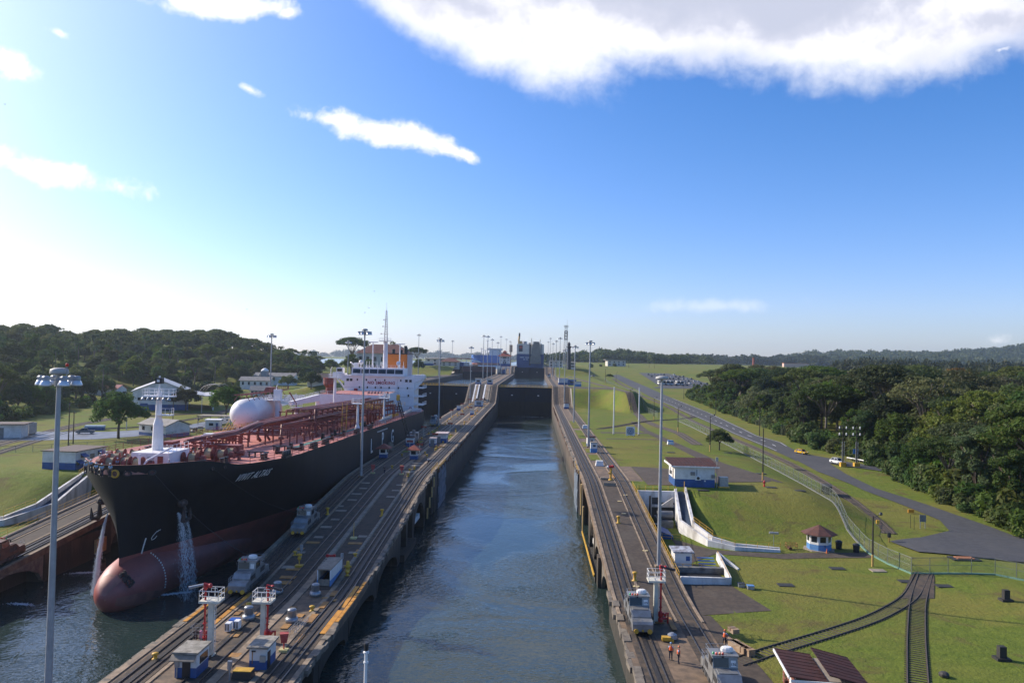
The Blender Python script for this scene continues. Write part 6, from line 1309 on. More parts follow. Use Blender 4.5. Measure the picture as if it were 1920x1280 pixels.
def fence(label, pts, f, h=2.5, step=3.0, kerb=greenk, outrig=True):
    """chain-link fence: each post, the rails and each panel of wire are parts"""
    p0 = pts[0]; t = thing('chain_link_fence', label, 'fence', (p0[0], p0[1], float(f(*p0))))
    pm = B().tube((0, 0, 0), (0, 0, h), .055, n=6).mesh('fence_post', fpost); nodes = []
    for a, c in zip(pts[:-1], pts[1:]):
        L = math.dist(a, c); k = max(1, round(L/step)); nodes += [(a[0]+(c[0]-a[0])*i/k, a[1]+(c[1]-a[1])*i/k) for i in range(k)]
    nodes.append(pts[-1]); nodes = [Vector((x, y, float(f(x, y)))) for x, y in nodes]
    for n_ in nodes: w_(copies('fence_post', pm, [tuple(n_)], t)[0], t)
    r = B(); up_ = Vector((0, 0, h))
    r.path([n_+up_ for n_ in nodes], .04, 5); P_(r, 'top_rail', fpost, t)
    if h > 2: P_(B().path([n_+up_*.55 for n_ in nodes], .025, 4), 'mid_rail', fpost, t)
    if kerb:
        rows = []
        for i, n_ in enumerate(nodes):
            d = (nodes[min(i+1, len(nodes)-1)]-nodes[max(i-1, 0)]); d.z = 0; d.normalize(); s_ = Vector((d.y, -d.x, 0))*.14; rows.append([n_-s_-Vector((0, 0, .2)), n_-s_+Vector((0, 0, .22)), n_+s_+Vector((0, 0, .22)), n_+s_-Vector((0, 0, .2))])
        b = B(); b.grid(rows, closed=True); P_(b, 'kerb', kerb, t)
    for a, c in zip(nodes[:-1], nodes[1:]):
        me = bpy.data.meshes.new('wire_panel'); me.from_pydata([a, c, c+up_, a+up_], [], [(0, 1, 2, 3)]); uvl = me.uv_layers.new(); L = (c-a).length
        for l, q in zip(uvl.data, ((0, 0), (L, 0), (L, h), (0, h))): l.uv = q
        me.materials.append(linkm); o = bpy.data.objects.new('wire_panel', me); COL.objects.link(o); o.parent = t; w_(o, t)
    return t
fence('long chain link fence beside the railway, running from the guard hut far up the lane', [(63.9, 139.5), (64.3, 146), (66.2, 155), (68.3, 165), (69.6, 185), (69.8, 210), (70.2, 260), (70.5, 320), (70.6, 352)], zr, 2.6, 3.6, kerb=M('fence_kerb_grey', (.16, .165, .15), (.11, .115, .10), 1, .8))
fence('farther stretch of chain link fence beyond the curved railway', [(64, 366), (64.5, 400), (66, 440), (68, 520), (70, 640), (74, 760)], zr, 2.8, 8, kerb=None)
fence('chain link fence with a green kerb round the lower lawn by the guard hut', [(63.9, 139.5), (63.0, 133.5), (63.2, 127), (64.2, 121.2), (69.5, 120.8), (76.2, 120.2), (80, 116), (92, 108)], zr, 2.5, 3.0)
# ---------------------------------------------------------------- railways on the grass
def railway(label, pts, f, gauge=1.52, sleepers=0, end=None, bed=None, rh=.12, rw=.07, name='railway_track'):
    P = []
    for a, c in zip(pts[:-1], pts[1:]):
        k = max(2, int(math.dist(a, c)/2.5)); P += [(a[0]+(c[0]-a[0])*i/k, a[1]+(c[1]-a[1])*i/k) for i in range(k)]
    P.append(pts[-1]); P = [Vector((x, y, float(f(x, y)))) for x, y in P]; t = thing(name, label, 'railway track', P[0][:], 0)
    # smooth the corners
    for _ in range(3): P = [P[0]]+[(P[i-1]+P[i]*2+P[i+1])/4 for i in range(1, len(P)-1)]+[P[-1]]
    P = [Vector((p.x, p.y, float(f(p.x, p.y)))) for p in P]
    def side(i): d = P[min(i+1, len(P)-1)]-P[max(i-1, 0)]; d.z = 0; d.normalize(); return Vector((d.y, -d.x, 0)), d
    def strip(o0, o1, z0, z1):
        b = B(); b.grid([[P[i]+side(i)[0]*o0+Vector((0, 0, z0)), P[i]+side(i)[0]*o0+Vector((0, 0, z1)), P[i]+side(i)[0]*o1+Vector((0, 0, z1)), P[i]+side(i)[0]*o1+Vector((0, 0, z0))] for i in range(len(P))], closed=True); return b
    if bed: P_(strip(-gauge*.5-bed, gauge*.5+bed, -.2, .06), 'ballast', bedmat, t)
    for s in (-1, 1):
        P_(strip(s*gauge/2-rw/2, s*gauge/2+rw/2, 0, rh+.06), 'rail', M('rail_worn', (.11, .085, .062), (.075, .058, .043), 3, .6), t)
        P_(strip(s*gauge/2-.12, s*gauge/2+.12, -.1, .07), 'rail_groove', M('rail_soil', (.06, .05, .032), (.04, .033, .021), 2, .95), t)
    if sleepers:
        me = B().box(-.5, -.5, -.05, .5, .5, .09).mesh('sleeper', M('sleeper', (.095, .082, .05), (.06, .052, .034), 3, .9)); acc = 0
        for i in range(1, len(P)):
            L = (P[i]-P[i-1]).length; n_ = max(1, int(L/sleepers))
            for j in range(n_):
                q = P[i-1].lerp(P[i], j/n_); s_, d = side(i); w_(copies('sleeper', me, [(q.x, q.y, q.z-.01, math.atan2(s_.y, s_.x)+rnd.uniform(-.03, .03), gauge+.6, .15, 1)], t)[0], t)
    return t
tj = [tuple(GT(x, y, zr)[:2]) for x, y in ((1728, 1076), (1720, 1130), (1718, 1200), (1722, 1300), (1730, 1400))]
railway('straight railway track with sleepers in the lawn, running to the bottom edge', [(66.5, 121.5)]+tj[1:], zr, 1.9, .62)
tj = [tuple(GT(x, y, zr)[:2]) for x, y in ((1728, 1076), (1708, 1122), (1640, 1160), (1540, 1193), (1440, 1222), (1380, 1243))]
railway('curved railway track with sleepers crossing the lower lawn', [(66.0, 121.5)]+tj[1:], zr, 1.9, .62)
tj = [tuple(GT(x, y, zr)[:2]) for x, y in ((1752, 1078), (1752, 1122), (1690, 1122), (1708, 1078))]
b = B(); b.add([(x, y, float(zr(x, y))+.05) for x, y in tj], [(0, 1, 2, 3)]); b.build('crossing_ballast', bedmat, kind='structure')
railway('railway track running along the fence beside the road', [tuple(GT(x, y, zr)[:2]) for x, y in ((1668, 1001), (1600, 940), (1540, 902), (1480, 868), (1400, 833), (1340, 808), (1300, 790), (1262, 768))]+[(84, 480), (84, 600), (86, 800)], zr, 1.7, 0, bed=.5)
railway('tow track dipping down the grass bank and curving across the lawn', [(40, 790), (46, 620), (53, 470), (55, 440), (56.5, 410), (57.5, 385), (55, 350), (56.5, 320), (60, 290), (58.5, 250)], zr, 1.6, 0, bed=1.1)
railway('curved siding leaving the fence and joining the wall track', [(31, 300), (40, 315), (50, 335), (60, 350), (72, 360), (83, 375), (86, 400), (86, 440)], zr, 1.6, 0, bed=.7)
# ---------------------------------------------------------------- things on the right hand grass
def tpole(label, x, y, h, lamp=True, band=True, lean=0.0):
    z = float(zr(x, y)); t = thing('utility_pole', label, 'utility pole', (x, y, z), 0, 'timber lamp poles')
    B().tube((0, 0, 1.9 if band else 0), (lean, 0, h), .16, .10, 8).build('pole', tarnish, t)
    if band: B().tube((0, 0, 0), (0, 0, 1.9), .19, .18, 8).build('base_band', M('ochre_band', (.55, .34, .10), (.42, .25, .07)), t)
    if lamp: B().tube((lean, 0, h-.4), (lean+.9, -.2, h+.3), .05, n=5).lathe((lean+1.1, -.25, h+.15), [(.1, 0), (.3, .15), (.22, .45), (.1, .5)], 8).build('lamp', black, t)
    return t
p = GT(1636, 1062, zr); tp = tpole('dark pole with a camera and yellow base inside the fence corner', p.x, p.y, 8.0); B().cb(.7, -.1, 6.8, .4, .4, .6).build('camera', yellow, tp)
p = GT(1430, 901, zr); tpole('tall black pole with an ochre base on the lawn behind the fence', p.x, p.y, 11.8, False)
for px, py, h, lab in ((1331, 846, 10.5, 'dark lamp pole in front of the lone round tree'), (1271, 810, 9.5, 'dark lamp pole left of the lone round tree'), (1226, 788, 10.0, 'dark lamp pole behind the bare drum capped mast'), (1181, 767, 10, 'slim dark pole between the two white range posts'), (1135, 719, 11, 'slim dark pole at the far bend of the fence'), (1155, 721, 11, 'slim dark pole left of the car park entry')):
    p = GT(px, py, zr); tpole(lab, p.x, p.y, h)
for px, py, h, lab in ((1282, 748, 8, 'dark pole with yellow band at the forest edge, far end'), (1342, 776, 9, 'dark pole with yellow band against the forest, middle of the road'), (1424, 817, 11, 'tall dark pole at the forest edge beside the road'), (1450, 812, 4, 'short dark pole by the roadside bushes')):
    p = GT(px, py, zr); tpole(lab, p.x, p.y, h, False, False)
for x, y, lab in ((34.5, 279.5, 'white range post left of the round target'), (43.5, 279.5, 'white range post right of the round target')):
    t = thing('range_post', lab, 'post', (x, y, float(zr(x, y))), 0, 'white range posts'); B().tube((0, 0, 0), (0, 0, 17.0), .25, .18, 8).build('post', white, t); B().cb(0, 0, 0, .7, .7, .2).build('foot', slabcon, t)
t = thing('target_sign', 'square white board with blue concentric rings on the lawn', 'target', (40.0, 275, float(zr(40, 275))))
B().box(-1.55, -.08, .2, 1.55, .08, 3.3).box(-1.2, -.05, 0, -1.0, .05, .2).box(1.0, -.05, 0, 1.2, .05, .2).build('board', white, t)
for i, r in enumerate((1.3, .95, .62, .28)):
    b = B(); n = 24; rr = [[(q*math.cos(6.28319*j/n), -.09-.004, 1.75+q*math.sin(6.28319*j/n)) for q in (r-.2 if r > .3 else .01, r)] for j in range(n+1)]; b.grid(rr); b.build('ring', bluep, t)
# roadside pair of poles with cross arms and insulators
t = thing('power_pole_pair', 'twin power poles with cross arms, insulators and yellow blocks beside the white car', 'power pole', tuple(GT(1593, 875, zr)))
for k in (-1.9, 1.9):
    B().tube((k, 0, 1.2), (k, 0, 11.5), .17, .13, 8).build('pole', tarnish, t); B().box(k-.75, -.6, -.2, k+.75, .6, 1.2).build('base_block', yellow, t)
    for q in (-.28, .28): B().tube((k+q, -.2, 1.2), (k+q, -.2, 7.0), .09, n=6).build('conduit', galv, t)
for z, x0, x1 in ((8.6, -3.2, 3.2), (10.4, -3.2, 3.2)):
    o = B().box(x0, -.12, z, x1, .12, z+.2).build('cross_arm', tarnish, t)
    for k in range(4): B().lathe((x0+.3+k*1.9, 0, z+.2), [(.1, 0), (.2, .15), (.12, .3), (.2, .45), (.1, .7)], 8).build('insulator', white, o)
t = thing('road_sign', 'blue road sign on a post at the forest edge above the white car', 'road sign', (101.0, 232, float(zr(101, 232)))); B().tube((0, 0, 0), (0, 0, 2.4), .05, n=6).build('post', galv, t); B().box(-.8, -.12, 2.2, .8, -.05, 3.6).build('sign_board', M('sign_blue', (.03, .17, .45)), t)
t = thing('guard_rail', 'white roadside guard rail below the forest, right of the white car', 'guard rail', (106, 200, float(zr(106, 200))))
gp = [Vector(GT(a, b, zr)) for a, b in ((1588, 862), (1612, 866), (1640, 871.5), (1700, 881), (1760, 893))]
for v_ in gp: v_.z = float(zr(v_.x, v_.y))
b = B().path([v_+Vector((0, 0, .7)) for v_ in gp], .17, 6); P_(b, 'beam', white, t)
for a, c in zip(gp[:-1], gp[1:]):
    for k in range(4): q = a.lerp(c, k/4); P_(B().tube(q, q+Vector((0, 0, .7)), .07, n=5), 'post', galv, t)
for px, py, lab, fn in ((1708, 962, 'small orange board on the grass strip', lambda t: B().box(-.6, -.1, .1, .6, .1, .75).build('board', M('board_orange', (.65, .28, .02)), t)),
                        (1730, 991, 'grey back of a small sign on two legs near the road', lambda t: (B().box(-.6, -.05, 1.3, .6, .05, 2.6).build('board', grey, t), B().box(-.5, -.04, 0, -.4, .04, 1.3).box(.4, -.04, 0, .5, .04, 1.3).build('leg_frame', galv, t))),
                        (1667, 1017, 'black signal box on a short post by the paved yard', lambda t: (B().tube((0, 0, 0), (0, 0, .9), .08).build('post', rusto, t), B().cb(0, 0, .9, .5, .4, .8).build('box', black, t)))):
    small('roadside_board' if 'board' in lab or 'sign on' in lab else 'signal_box', lab, 'sign' if 'board' in lab or 'sign on' in lab else 'signal', px, py, fn, f=zr)
for px, py in ((1707, 990), (1714, 993)): small('marker_stake', 'thin dark marker stake on the grass strip by the road', 'stake', px, py, lambda t: B().tube((0, 0, 0), (0, 0, 2.5), .04, n=5).build('stake', black, t), 'marker stakes', f=zr)
small('fire_hydrant', 'dark red fire hydrant on the grass behind the long fence', 'hydrant', 1433, 912, f_hyd, f=zr)
def f_hatch(t): B().cb(0, 0, -.1, 2.2, 1.5, .18).build('lid', M('hatch_dark', (.03, .028, .025), (.02, .02, .018)), t)
for px, py, lab in ((1446, 914, 'dark manhole cover right of the fire hydrant'), (1318, 919, 'dark soil patch cover below the maroon roofed house'), (1365, 849, 'dark timber mat beside a lamp pole'), (1258, 848, 'dark hatch in the middle of the far lawn'), (1500, 920, 'small dark hatch near the fence on the lawn'), (1473, 1097, 'broken concrete hatch on the lower lawn'), (1570, 1066, 'long dark slot cover on the lower lawn'), (1427, 888, 'dark mat at the foot of the tall black pole'), (1770, 1099, 'small dark slot beside the crossing of the tracks'), (1700, 1090, 'small dark slot left of the crossing of the tracks')):
    small('hatch', lab, 'hatch', px, py, f_hatch, f=zr)
small('slab', 'white edged grey slab in the grass near the fence corner', 'slab', 1646, 1070, lambda t: B().cb(0, 0, -.1, 2.2, 1.6, .2).build('slab', slabcon, t), f=zr)
small('sand_pit', 'dark frame holding orange soil outside the fence', 'sand pit', 1808, 1048, lambda t: (B().box(-2.2, -1.2, -.1, 2.2, 1.2, .15).build('frame', black, t), B().box(-1.4, -.7, .15, 1.4, .7, .25).build('soil', M('orange_soil', (.42, .17, .07), (.3, .11, .05), 3, .95), t)), f=zr)
for px, py, lab in ((1886, 1126, 'square black stub of an old footing on the lower lawn, upper one'), (1878, 1236, 'square black stub of an old footing on the lower lawn, lower one')):
    small('footing', lab, 'footing', px, py, lambda t: (B().cb(0, 0, -.1, 1.5, 1.2, .35).build('base', M('stub_dark', (.03, .027, .022), (.018, .016, .014)), t), B().cb(0, 0, .25, .75, .65, 1.2).build('stub', MATS['stub_dark'], t)), f=zr)
for px, py, lab in ((1390, 1100, 'grey steel box on the grass by the basin'), (1407, 1104, 'blue topped steel box on the grass by the basin')):
    small('junction_box', lab, 'box', px, py, lambda t: (B().cb(0, 0, 0, .9, .8, .45).build('case', galv, t), B().cb(0, 0, .45, .95, .85, .08).build('lid', skyblue if px > 1400 else dkgrey, t)), f=zr)
small('rock', 'dark lump of rock on the grass near the bottom edge', 'rock', 1770, 1268, lambda t: B().ball((0, 0, .2), .55, 8, 5, sz=.6).build('stone', M('dark_rock', (.04, .035, .03)), t), f=zr)
small('hopper_wagon', 'dark rail wagon standing on the railway behind the fence', 'wagon', 1550, 925, lambda t: (B().cb(0, 0, .6, 2.2, 4.0, 1.3, -.35).build('body', M('wagon_dark', (.03, .028, .027)), t), B().cb(0, 0, .1, 1.5, 3.2, .5, -.35).build('bogie', black, t)), f=lambda x, y: zr(x, y))
# brick hut, bottom right
p = G(1452, 1250, 4.0)
p = G(1447, 1219, 6.9); t = thing('brick_hut', 'brick hut with two maroon sheet roofs at the bottom right edge', 'hut', (p.x+3.4, p.y-3.3, 4.0), -.1); t.scale = (.82, .82, .86)
brickm = M('brick', (.24, .085, .05), (.17, .06, .04), 1.8, .9)
B().box(-3.2, -3.5, 0, 3.4, 3.5, 2.9).build('wall', M('mortar', (.30, .26, .22)), t)
me = B().box(-.2, -.03, -.07, .2, .03, .07).mesh('brick', brickm)
for r in range(13):
    for c in range(14):
        x = -3.25; y = -3.2+c*.46+(.23 if r % 2 else 0); 
        if not (-1.6 < y < -.4 and r < 10) and not (1.0 < y < 2.1 and 4 < r < 10): part('brick', me, t, (x, y, .16+r*.2), (0, 0, math.pi/2))
B().box(-3.3, -1.5, 0, -3.22, -.5, 2.1).build('door', white, t); B().box(-3.3, 1.15, 1.1, -3.22, 1.95, 2.0).build('window', glass, t)
for x0, x1, za, zb in ((-4.1, .15, 3.35, 2.95), (.2, 4.6, 3.75, 2.85)):
    r = B().add([(x0, -4.3, za), (x1, -4.3, zb), (x1, 4.3, zb), (x0, 4.3, za), (x0, -4.3, za+.08), (x1, -4.3, zb+.08), (x1, 4.3, zb+.08), (x0, 4.3, za+.08)], [(0, 3, 2, 1), (4, 5, 6, 7), (0, 1, 5, 4), (1, 2, 6, 5), (2, 3, 7, 6), (3, 0, 4, 7)]).build('roof', dkred, t)
    for k in range(9): B().add([(x0, -4.2+k*1.05, za+.085), (x1, -4.2+k*1.05, zb+.085), (x1, -4.1+k*1.05, zb+.085), (x0, -4.1+k*1.05, za+.085), (x0, -4.2+k*1.05, za+.12), (x1, -4.2+k*1.05, zb+.12), (x1, -4.1+k*1.05, zb+.12), (x0, -4.1+k*1.05, za+.12)], [(4, 5, 6, 7), (0, 1, 5, 4), (2, 3, 7, 6), (1, 2, 6, 5), (3, 0, 4, 7)]).build('roof_rib', dkred, r)
B().box(-4.25, -4.3, 3.15, -4.12, 4.3, 3.42).build('fascia', white, t); B().box(-4.0, -4.42, 2.85, 4.6, -4.31, 3.1).build('fascia', white, t)
B().box(-3.65, .1, .6, -3.26, .6, 1.3).build('meter_box', dkred, t)
# worn timber blocks
wood = M('weathered_wood', (.34, .22, .12), (.22, .14, .08), 1.6, .9, bump=.03, dirt=(.42, .36, .28), dscale=.8, damt=.5, stretch=(1, .2, 1))
for px, py, rz, l, lab in ((1380, 1217, .42, 3.6, 'weathered timber block beside the leaning worker, left one'), (1392, 1221, .38, 3.4, 'weathered timber block behind its neighbour, right one'), (1375, 1197, .3, 1.2, 'short timber block lying on top of the longer ones')):
    p = GT(px, py, zr); t = thing('timber_block', lab, 'timber', (p.x, p.y, p.z-.02+(.75 if l < 2 else 0)), rz); B().box(-.42, -l/2, 0, .42, l/2, .8 if l > 2 else .5).build('block', wood, t); B().box(-.44, -l/2+.5, .2, .44, -l/2+.62, .83 if l > 2 else .52).build('strap', rust, t)
# ---------------------------------------------------------------- vehicles
tyre = M('tyre', (.015, .015, .015), None, 2, .85)
def make_car(label, paint, kind='car', grp=None, simple=False):
    """car facing -Y, wheels on z = 0"""
    t = thing('parked_car' if simple else 'car', label, 'car', group=grp)
    H = {'car': 1.42, 'suv': 1.68, 'pickup': 1.72}[kind]; L = 2.2 if kind != 'pickup' else 2.6; hb_ = .82 if kind == 'car' else .98
    b = B().ext([(-L, .32), (-L-.02, .62), (-L+.25, hb_-.1), (-L+1.15, hb_), (L-.5, hb_), (L, hb_-.06), (L+.02, .4), (L-.1, .3)], 'x', -.86, .86)
    gh = [(-L+1.0, hb_+.003), (-L+1.75, H-.04), (L-.95 if kind != 'pickup' else .55, H-.02), (L-.12 if kind != 'pickup' else .8, hb_+.003)]
    g_ = B(); n = 4; g_.add([(-.80, y, z) if z < hb_+.1 else (-.62, y, z) for y, z in gh]+[(.80, y, z) if z < hb_+.1 else (.62, y, z) for y, z in gh], [(0, 1, 2, 3), (4, 7, 6, 5), (0, 4, 5, 1), (1, 5, 6, 2), (2, 6, 7, 3)])
    rf = B().box(-.63, gh[1][0]+.02, H-.05, .63, gh[2][0]-.02, H+.01)
    for i in (0, 1):
        pass
    pl = B()
    for s in (-1, 1):
        for (y0, z0), (y1, z1) in ((gh[0], gh[1]), (gh[3], gh[2])): pl.tube((s*.80, y0, z0), (s*.62, y1, z1), .05, n=4)
        ym_ = (gh[1][0]+gh[2][0])/2; pl.tube((s*.81, ym_, hb_), (s*.63, ym_, H-.04), .05, n=4)
    if simple:
        m_ = B(); 
        for src, mi in ((b, 0), (g_, 1), (rf, 0), (pl, 0)): m_.add(src.v, src.f, mi)
        for s in (-1, 1):
            for y in (-L+.85, L-.85): m_.tube((s*.66, y, .33), (s*.9, y, .33), .33, n=8, mi=2)
        me = m_.mesh('parked_car', [paint, glass, tyre]); bpy.data.objects.remove(t); o = bpy.data.objects.new('parked_car', me); COL.objects.link(o); return tag(o, label, 'car', grp)
    bd = b.build('body', paint, t); g_.build('glasshouse', glass, t); rf.build('roof', paint, t); pl.build('pillars', paint, t)
    for s in (-1, 1):
        for y in (-L+.85, L-.85):
            w = B().tube((s*.64, y, .35), (s*.9, y, .35), .35, n=14).build('wheel', tyre, t); B().tube((s*.88, y, .35), (s*.915, y, .35), .2, n=10).build('rim', galv, w)
        B().box(s*.62-.18, -L-.03, .6, s*.62+.18, -L+.1, .76).build('headlight', lampm, t); B().box(s*.66-.14, L-.03, .62, s*.66+.14, L+.035, .8).build('tail_light', lampr, t)
        B().box(s*.9-.1, gh[0][0]+.35, hb_+.02, s*.9+.1, gh[0][0]+.5, hb_+.16).build('mirror', paint, t)
    if kind == 'pickup': B().box(-.7, .95, hb_-.05, .7, L-.15, hb_+.01).build('bed', tyre, t)
    return t
cp_ = lambda n_, c: M('car_'+n_, c, tuple(x*.9 for x in c), 1, .25, coat=.6, spec=.6)
taxi = make_car('yellow taxi driving on the road beside the forest', cp_('taxi_yellow', (.72, .40, .01)), 'car'); p = GT(1503, 851.5, zr); taxi.location = (p.x, p.y, float(zr(p.x, p.y))+.22); d_ = GT(1530, 856, zr)-GT(1480, 846, zr); taxi.rotation_euler = (0, 0, math.atan2(d_.x, -d_.y))
suv = make_car('white sport utility car on the road behind the twin power poles', cp_('white', (.78, .78, .77)), 'suv'); p = GT(1570, 870.5, zr); suv.location = (p.x, p.y, p.z+.24); d_ = GT(1592, 873, zr)-GT(1550, 864, zr); suv.rotation_euler = (0, 0, math.atan2(d_.x, -d_.y))
pk = make_car('grey pickup truck driving on the wet road left of the lone tree', cp_('grey', (.12, .14, .15)), 'pickup'); p = GT(160, 813, zl); pk.location = (p.x, p.y, p.z+.12); pk.rotation_euler = (0, 0, math.radians(-68))
PG = 'cars in the distant car park'; protos = [make_car('', cp_(n_, c), k, PG, True) for n_, c, k in (('pearl', (.75, .75, .75), 'suv'), ('silver', (.42, .43, .45), 'car'), ('black', (.015, .016, .018), 'suv'), ('navy', (.03, .05, .12), 'car'), ('white_b', (.74, .74, .72), 'car'))]
cn = ('white', 'silver', 'black', 'dark blue', 'white'); cr = random.Random(5); first = [True]*5
for r, (xa, ya, xb, yb) in enumerate(((124, 705, 165, 705), (126, 735, 168, 735), (128, 762, 168, 770), (130, 800, 169, 812), (132, 840, 168, 850), (134, 880, 164, 888))):
    for i in range(9):
        if cr.random() < .16: continue
        x = xa+(xb-xa)*i/8+cr.uniform(-.6, .6); y = ya+(yb-ya)*i/8+cr.uniform(-1, 1); k = cr.choice((0, 0, 1, 1, 2, 2, 3, 4)) if r else cr.choice((2, 2, 3, 1))
        row = ('nearest', 'second', 'third', 'fourth', 'fifth', 'farthest')[r]; lab = f'{cn[k]} car parked in the {row} row of the distant car park'
        o = protos[k] if first[k] else dup(protos[k], (0, 0, 0)); first[k] = False
        o.location = (x, y, float(zr(x, y))+.2); o.rotation_euler = (0, 0, cr.choice((0, math.pi))+cr.uniform(-.05, .05)); o['label'] = lab; o['group'] = PG+', '+lab
for px, py, k, lab in ((1107, 706, 4, 'white car parked on the terrace beside the pump house'), (1113, 706, 3, 'dark blue car parked on the terrace beside the pump house')):
    p = GT(px, py, zr); o = dup(protos[k], (p.x, p.y, p.z+.15), .3, lab); o['group'] = 'cars on the terrace'
def coach(lab, x, y):
    t = thing('coach', lab, 'bus', (x, y, float(zr(x, y))+.2), 0, 'white coaches'); b = B().box(-1.25, -5.5, .4, 1.25, 5.5, 3.3); b.build('body', MATS['white_paint'], t)
    B().box(-1.2, -5.56, 1.3, 1.2, -5.5, 3.0).box(-1.27, -5, 1.7, 1.27, 5, 2.7).build('window', glass, t); B().box(-1.3, -5.6, 3.3, 1.3, 5.6, 3.6).build('roof', grey, t)
    for s in (-1, 1):
        for y_ in (-3.6, 3.4): B().tube((s*.9, y_, .5), (s*1.28, y_, .5), .5, n=10).build('wheel', tyre, t)
for i, w in enumerate(('first', 'second', 'third', 'fourth', 'fifth', 'sixth')): coach(f'{w} white coach from the left in the row beside the car park', 121.5+i*3.5+(2.5 if i > 3 else 0), 721)
# ---------------------------------------------------------------- buildings on the left
def roofed(label, x, y, z, w, l, h, rz, roof, rh=1.4, blue=None, name='house', over=.5, wins=3, gable='y'):
    """a house with a pitched roof, ridge along its y axis"""
    t = thing(name, label, 'building', (x, y, z), rz); z0 = h*.3 if blue else -1
    B().ext([(-w/2, z0), (w/2, z0), (w/2, h), (0, h+rh), (-w/2, h)], 'y', -l/2, l/2).build('wall', whitewall, t)
    if blue: B().box(-w/2-.01, -l/2-.01, -1, w/2+.01, l/2+.01, z0).build('base_band', blue, t)
    k = rh/(w/2)
    for s in (-1, 1):
        B().add([(0, -l/2-over, h+rh+.1), (s*(w/2+over), -l/2-over, h-over*k+.1), (s*(w/2+over), l/2+over, h-over*k+.1), (0, l/2+over, h+rh+.1), (0, -l/2-over, h+rh+.3), (s*(w/2+over), -l/2-over, h-over*k+.3), (s*(w/2+over), l/2+over, h-over*k+.3), (0, l/2+over, h+rh+.3)], [(0, 1, 2, 3), (4, 7, 6, 5), (0, 4, 5, 1), (1, 5, 6, 2), (2, 6, 7, 3), (3, 7, 4, 0)]).build('roof', roof, t)
    for s in (-1, 1):
        for i in range(wins):
            yy = -l/2+l*(i+.5)/wins; B().box(s*(w/2+.03)-.03, yy-.6, h*.5, s*(w/2+.03)+.03, yy+.6, h*.85).build('window', glass, t)
    return t
groof = M('grey_sheet_roof', (.24, .22, .20), (.18, .165, .15), .8, .7, dirt=(.12, .10, .085), dscale=.5, damt=.6)
wroof = M('pale_sheet_roof', (.50, .49, .48), (.40, .39, .38), .3, .5, dirt=(.36, .28, .22), dscale=.12, damt=.7)
broof = M('brown_flat_roof', (.13, .09, .075), (.09, .065, .055), .8, .85)
t = booth('house', 'white house with blue base and brown flat roof left of the tanker bow', (-97.2, 171.6, LV1), 7.6, 11, 3.9, -.05, roof=broof, over=.3, split=.38, wins=(('r', -3, 2.4, 1.3, .7), ('r', 3.2, 2.4, 1.3, .7), ('r', -4.4, 1.0, 1.2, .8)), door=('r', .4, 1.6, 2.9, slabcon), cat='building', rt=.15)
for y in (-3, 3.2, -4.4): B().ext([(3.86, 3.2 if y > -4 else 1.9), (4.8, 2.6 if y > -4 else 1.3), (4.8, 2.7 if y > -4 else 1.4), (3.86, 3.35 if y > -4 else 2.05)], 'y', y-.9, y+.9).build('awning', bluep, t)
p = GT(133, 880, zl); t = thing('notice_frame', 'white slatted frame on a post with a yellow foot left of the bow', 'frame', (p.x, p.y, p.z)); B().tube((0, 0, .3), (0, 0, 1.6), .1).build('post', white, t); B().cb(0, 0, 0, 1.0, 1.0, .3).build('foot', yellow, t)
B().box(-1.3, -.05, 1.5, 1.3, .05, 4.0).build('board', white, t)
for i in range(5): B().box(-1.2+i*.58, -.1, 3.1, -1.1+i*.58, -.051, 3.9).build('slat', slabcon, t)
roofed('white gabled house with a grey roof and blue base behind the foremast', -109.8, 239.5, LV1, 8.4, 13, 3.4, math.radians(62), groof, 1.5, bluep, wins=3)
t = bpy.data.objects[-1]
booth('hut', 'small white flat roofed hut with a blue door left of the deck tank', (-103.6, 262, LV1), 4.5, 4.5, 3.2, .2, roof=white, over=.35, split=.02, wins=(('f', -.4, 1.4, 1.4, .9),), door=('f', 1.5, .7, 2.3, bluep), cat='building')
p = GT(283, 768, zl)
t = roofed('big white warehouse with pale sheet roofs behind the foremast', p.x-2, p.y+14, p.z, 22, 34, 8.2, math.radians(24), wroof, 4.5, bluep, 'warehouse', .8, 5)
B().box(-9, -17.3, 4.4, 9, -17.05, 5.6).build('window', glass, t); B().box(-8, -17.3, 0, -5, -17.05, 3).build('door', bluep, t)
for s_ in (-1,): B().ext([(11.2, 7.8), (14, 6.8), (18, 6.0), (22, 6.3), (22, 6.6), (18, 6.3), (14, 7.1), (11.2, 8.2)], 'y', -17, 14).build('side_roof', wroof, t)
B().box(21, -16.5, -1, 21.6, 13.5, 6.2).build('wall', whitewall, t)
p = GT(186, 742, zl); roofed('long shed with a faded red roof at the edge of the wooded hill', p.x, p.y+6, p.z, 9, 17, 3.6, math.radians(88), M('faded_red_roof', (.36, .12, .10), (.28, .09, .08), .8, .7), 1.8, None, 'shed', .6, 4)
p = GT(12, 822, zl); booth('hut', 'white hut with a dark flat roof at the left picture edge', (p.x-3, p.y+3, p.z), 11, 6, 4, .3, roof=broof, over=1.2, split=.02, door=('f', 0, 2, 3, grey), cat='building')
p = GT(42, 815, zl); t = thing('water_tank', 'grey boxy tank beside the hut at the left edge', 'tank', (p.x, p.y+1.5, p.z)); B().box(-2.2, -1.8, .4, 2.2, 1.8, 3.6).build('tank', galv, t); B().box(-2, -1.6, 0, 2, 1.6, .4).build('base', slabcon, t)
p = GT(178, 806, zl); t = thing('container', 'low blue and white bins on the grass right of the pickup truck', 'container', (p.x, p.y, p.z), .25); B().box(-2.8, -1, 0, 2.8, 1, 1.0).build('body', bluep, t); B().box(-2.9, -1.1, 1.0, 2.9, 1.1, 1.5).build('lid', M('pale_blue', (.4, .5, .6)), t)
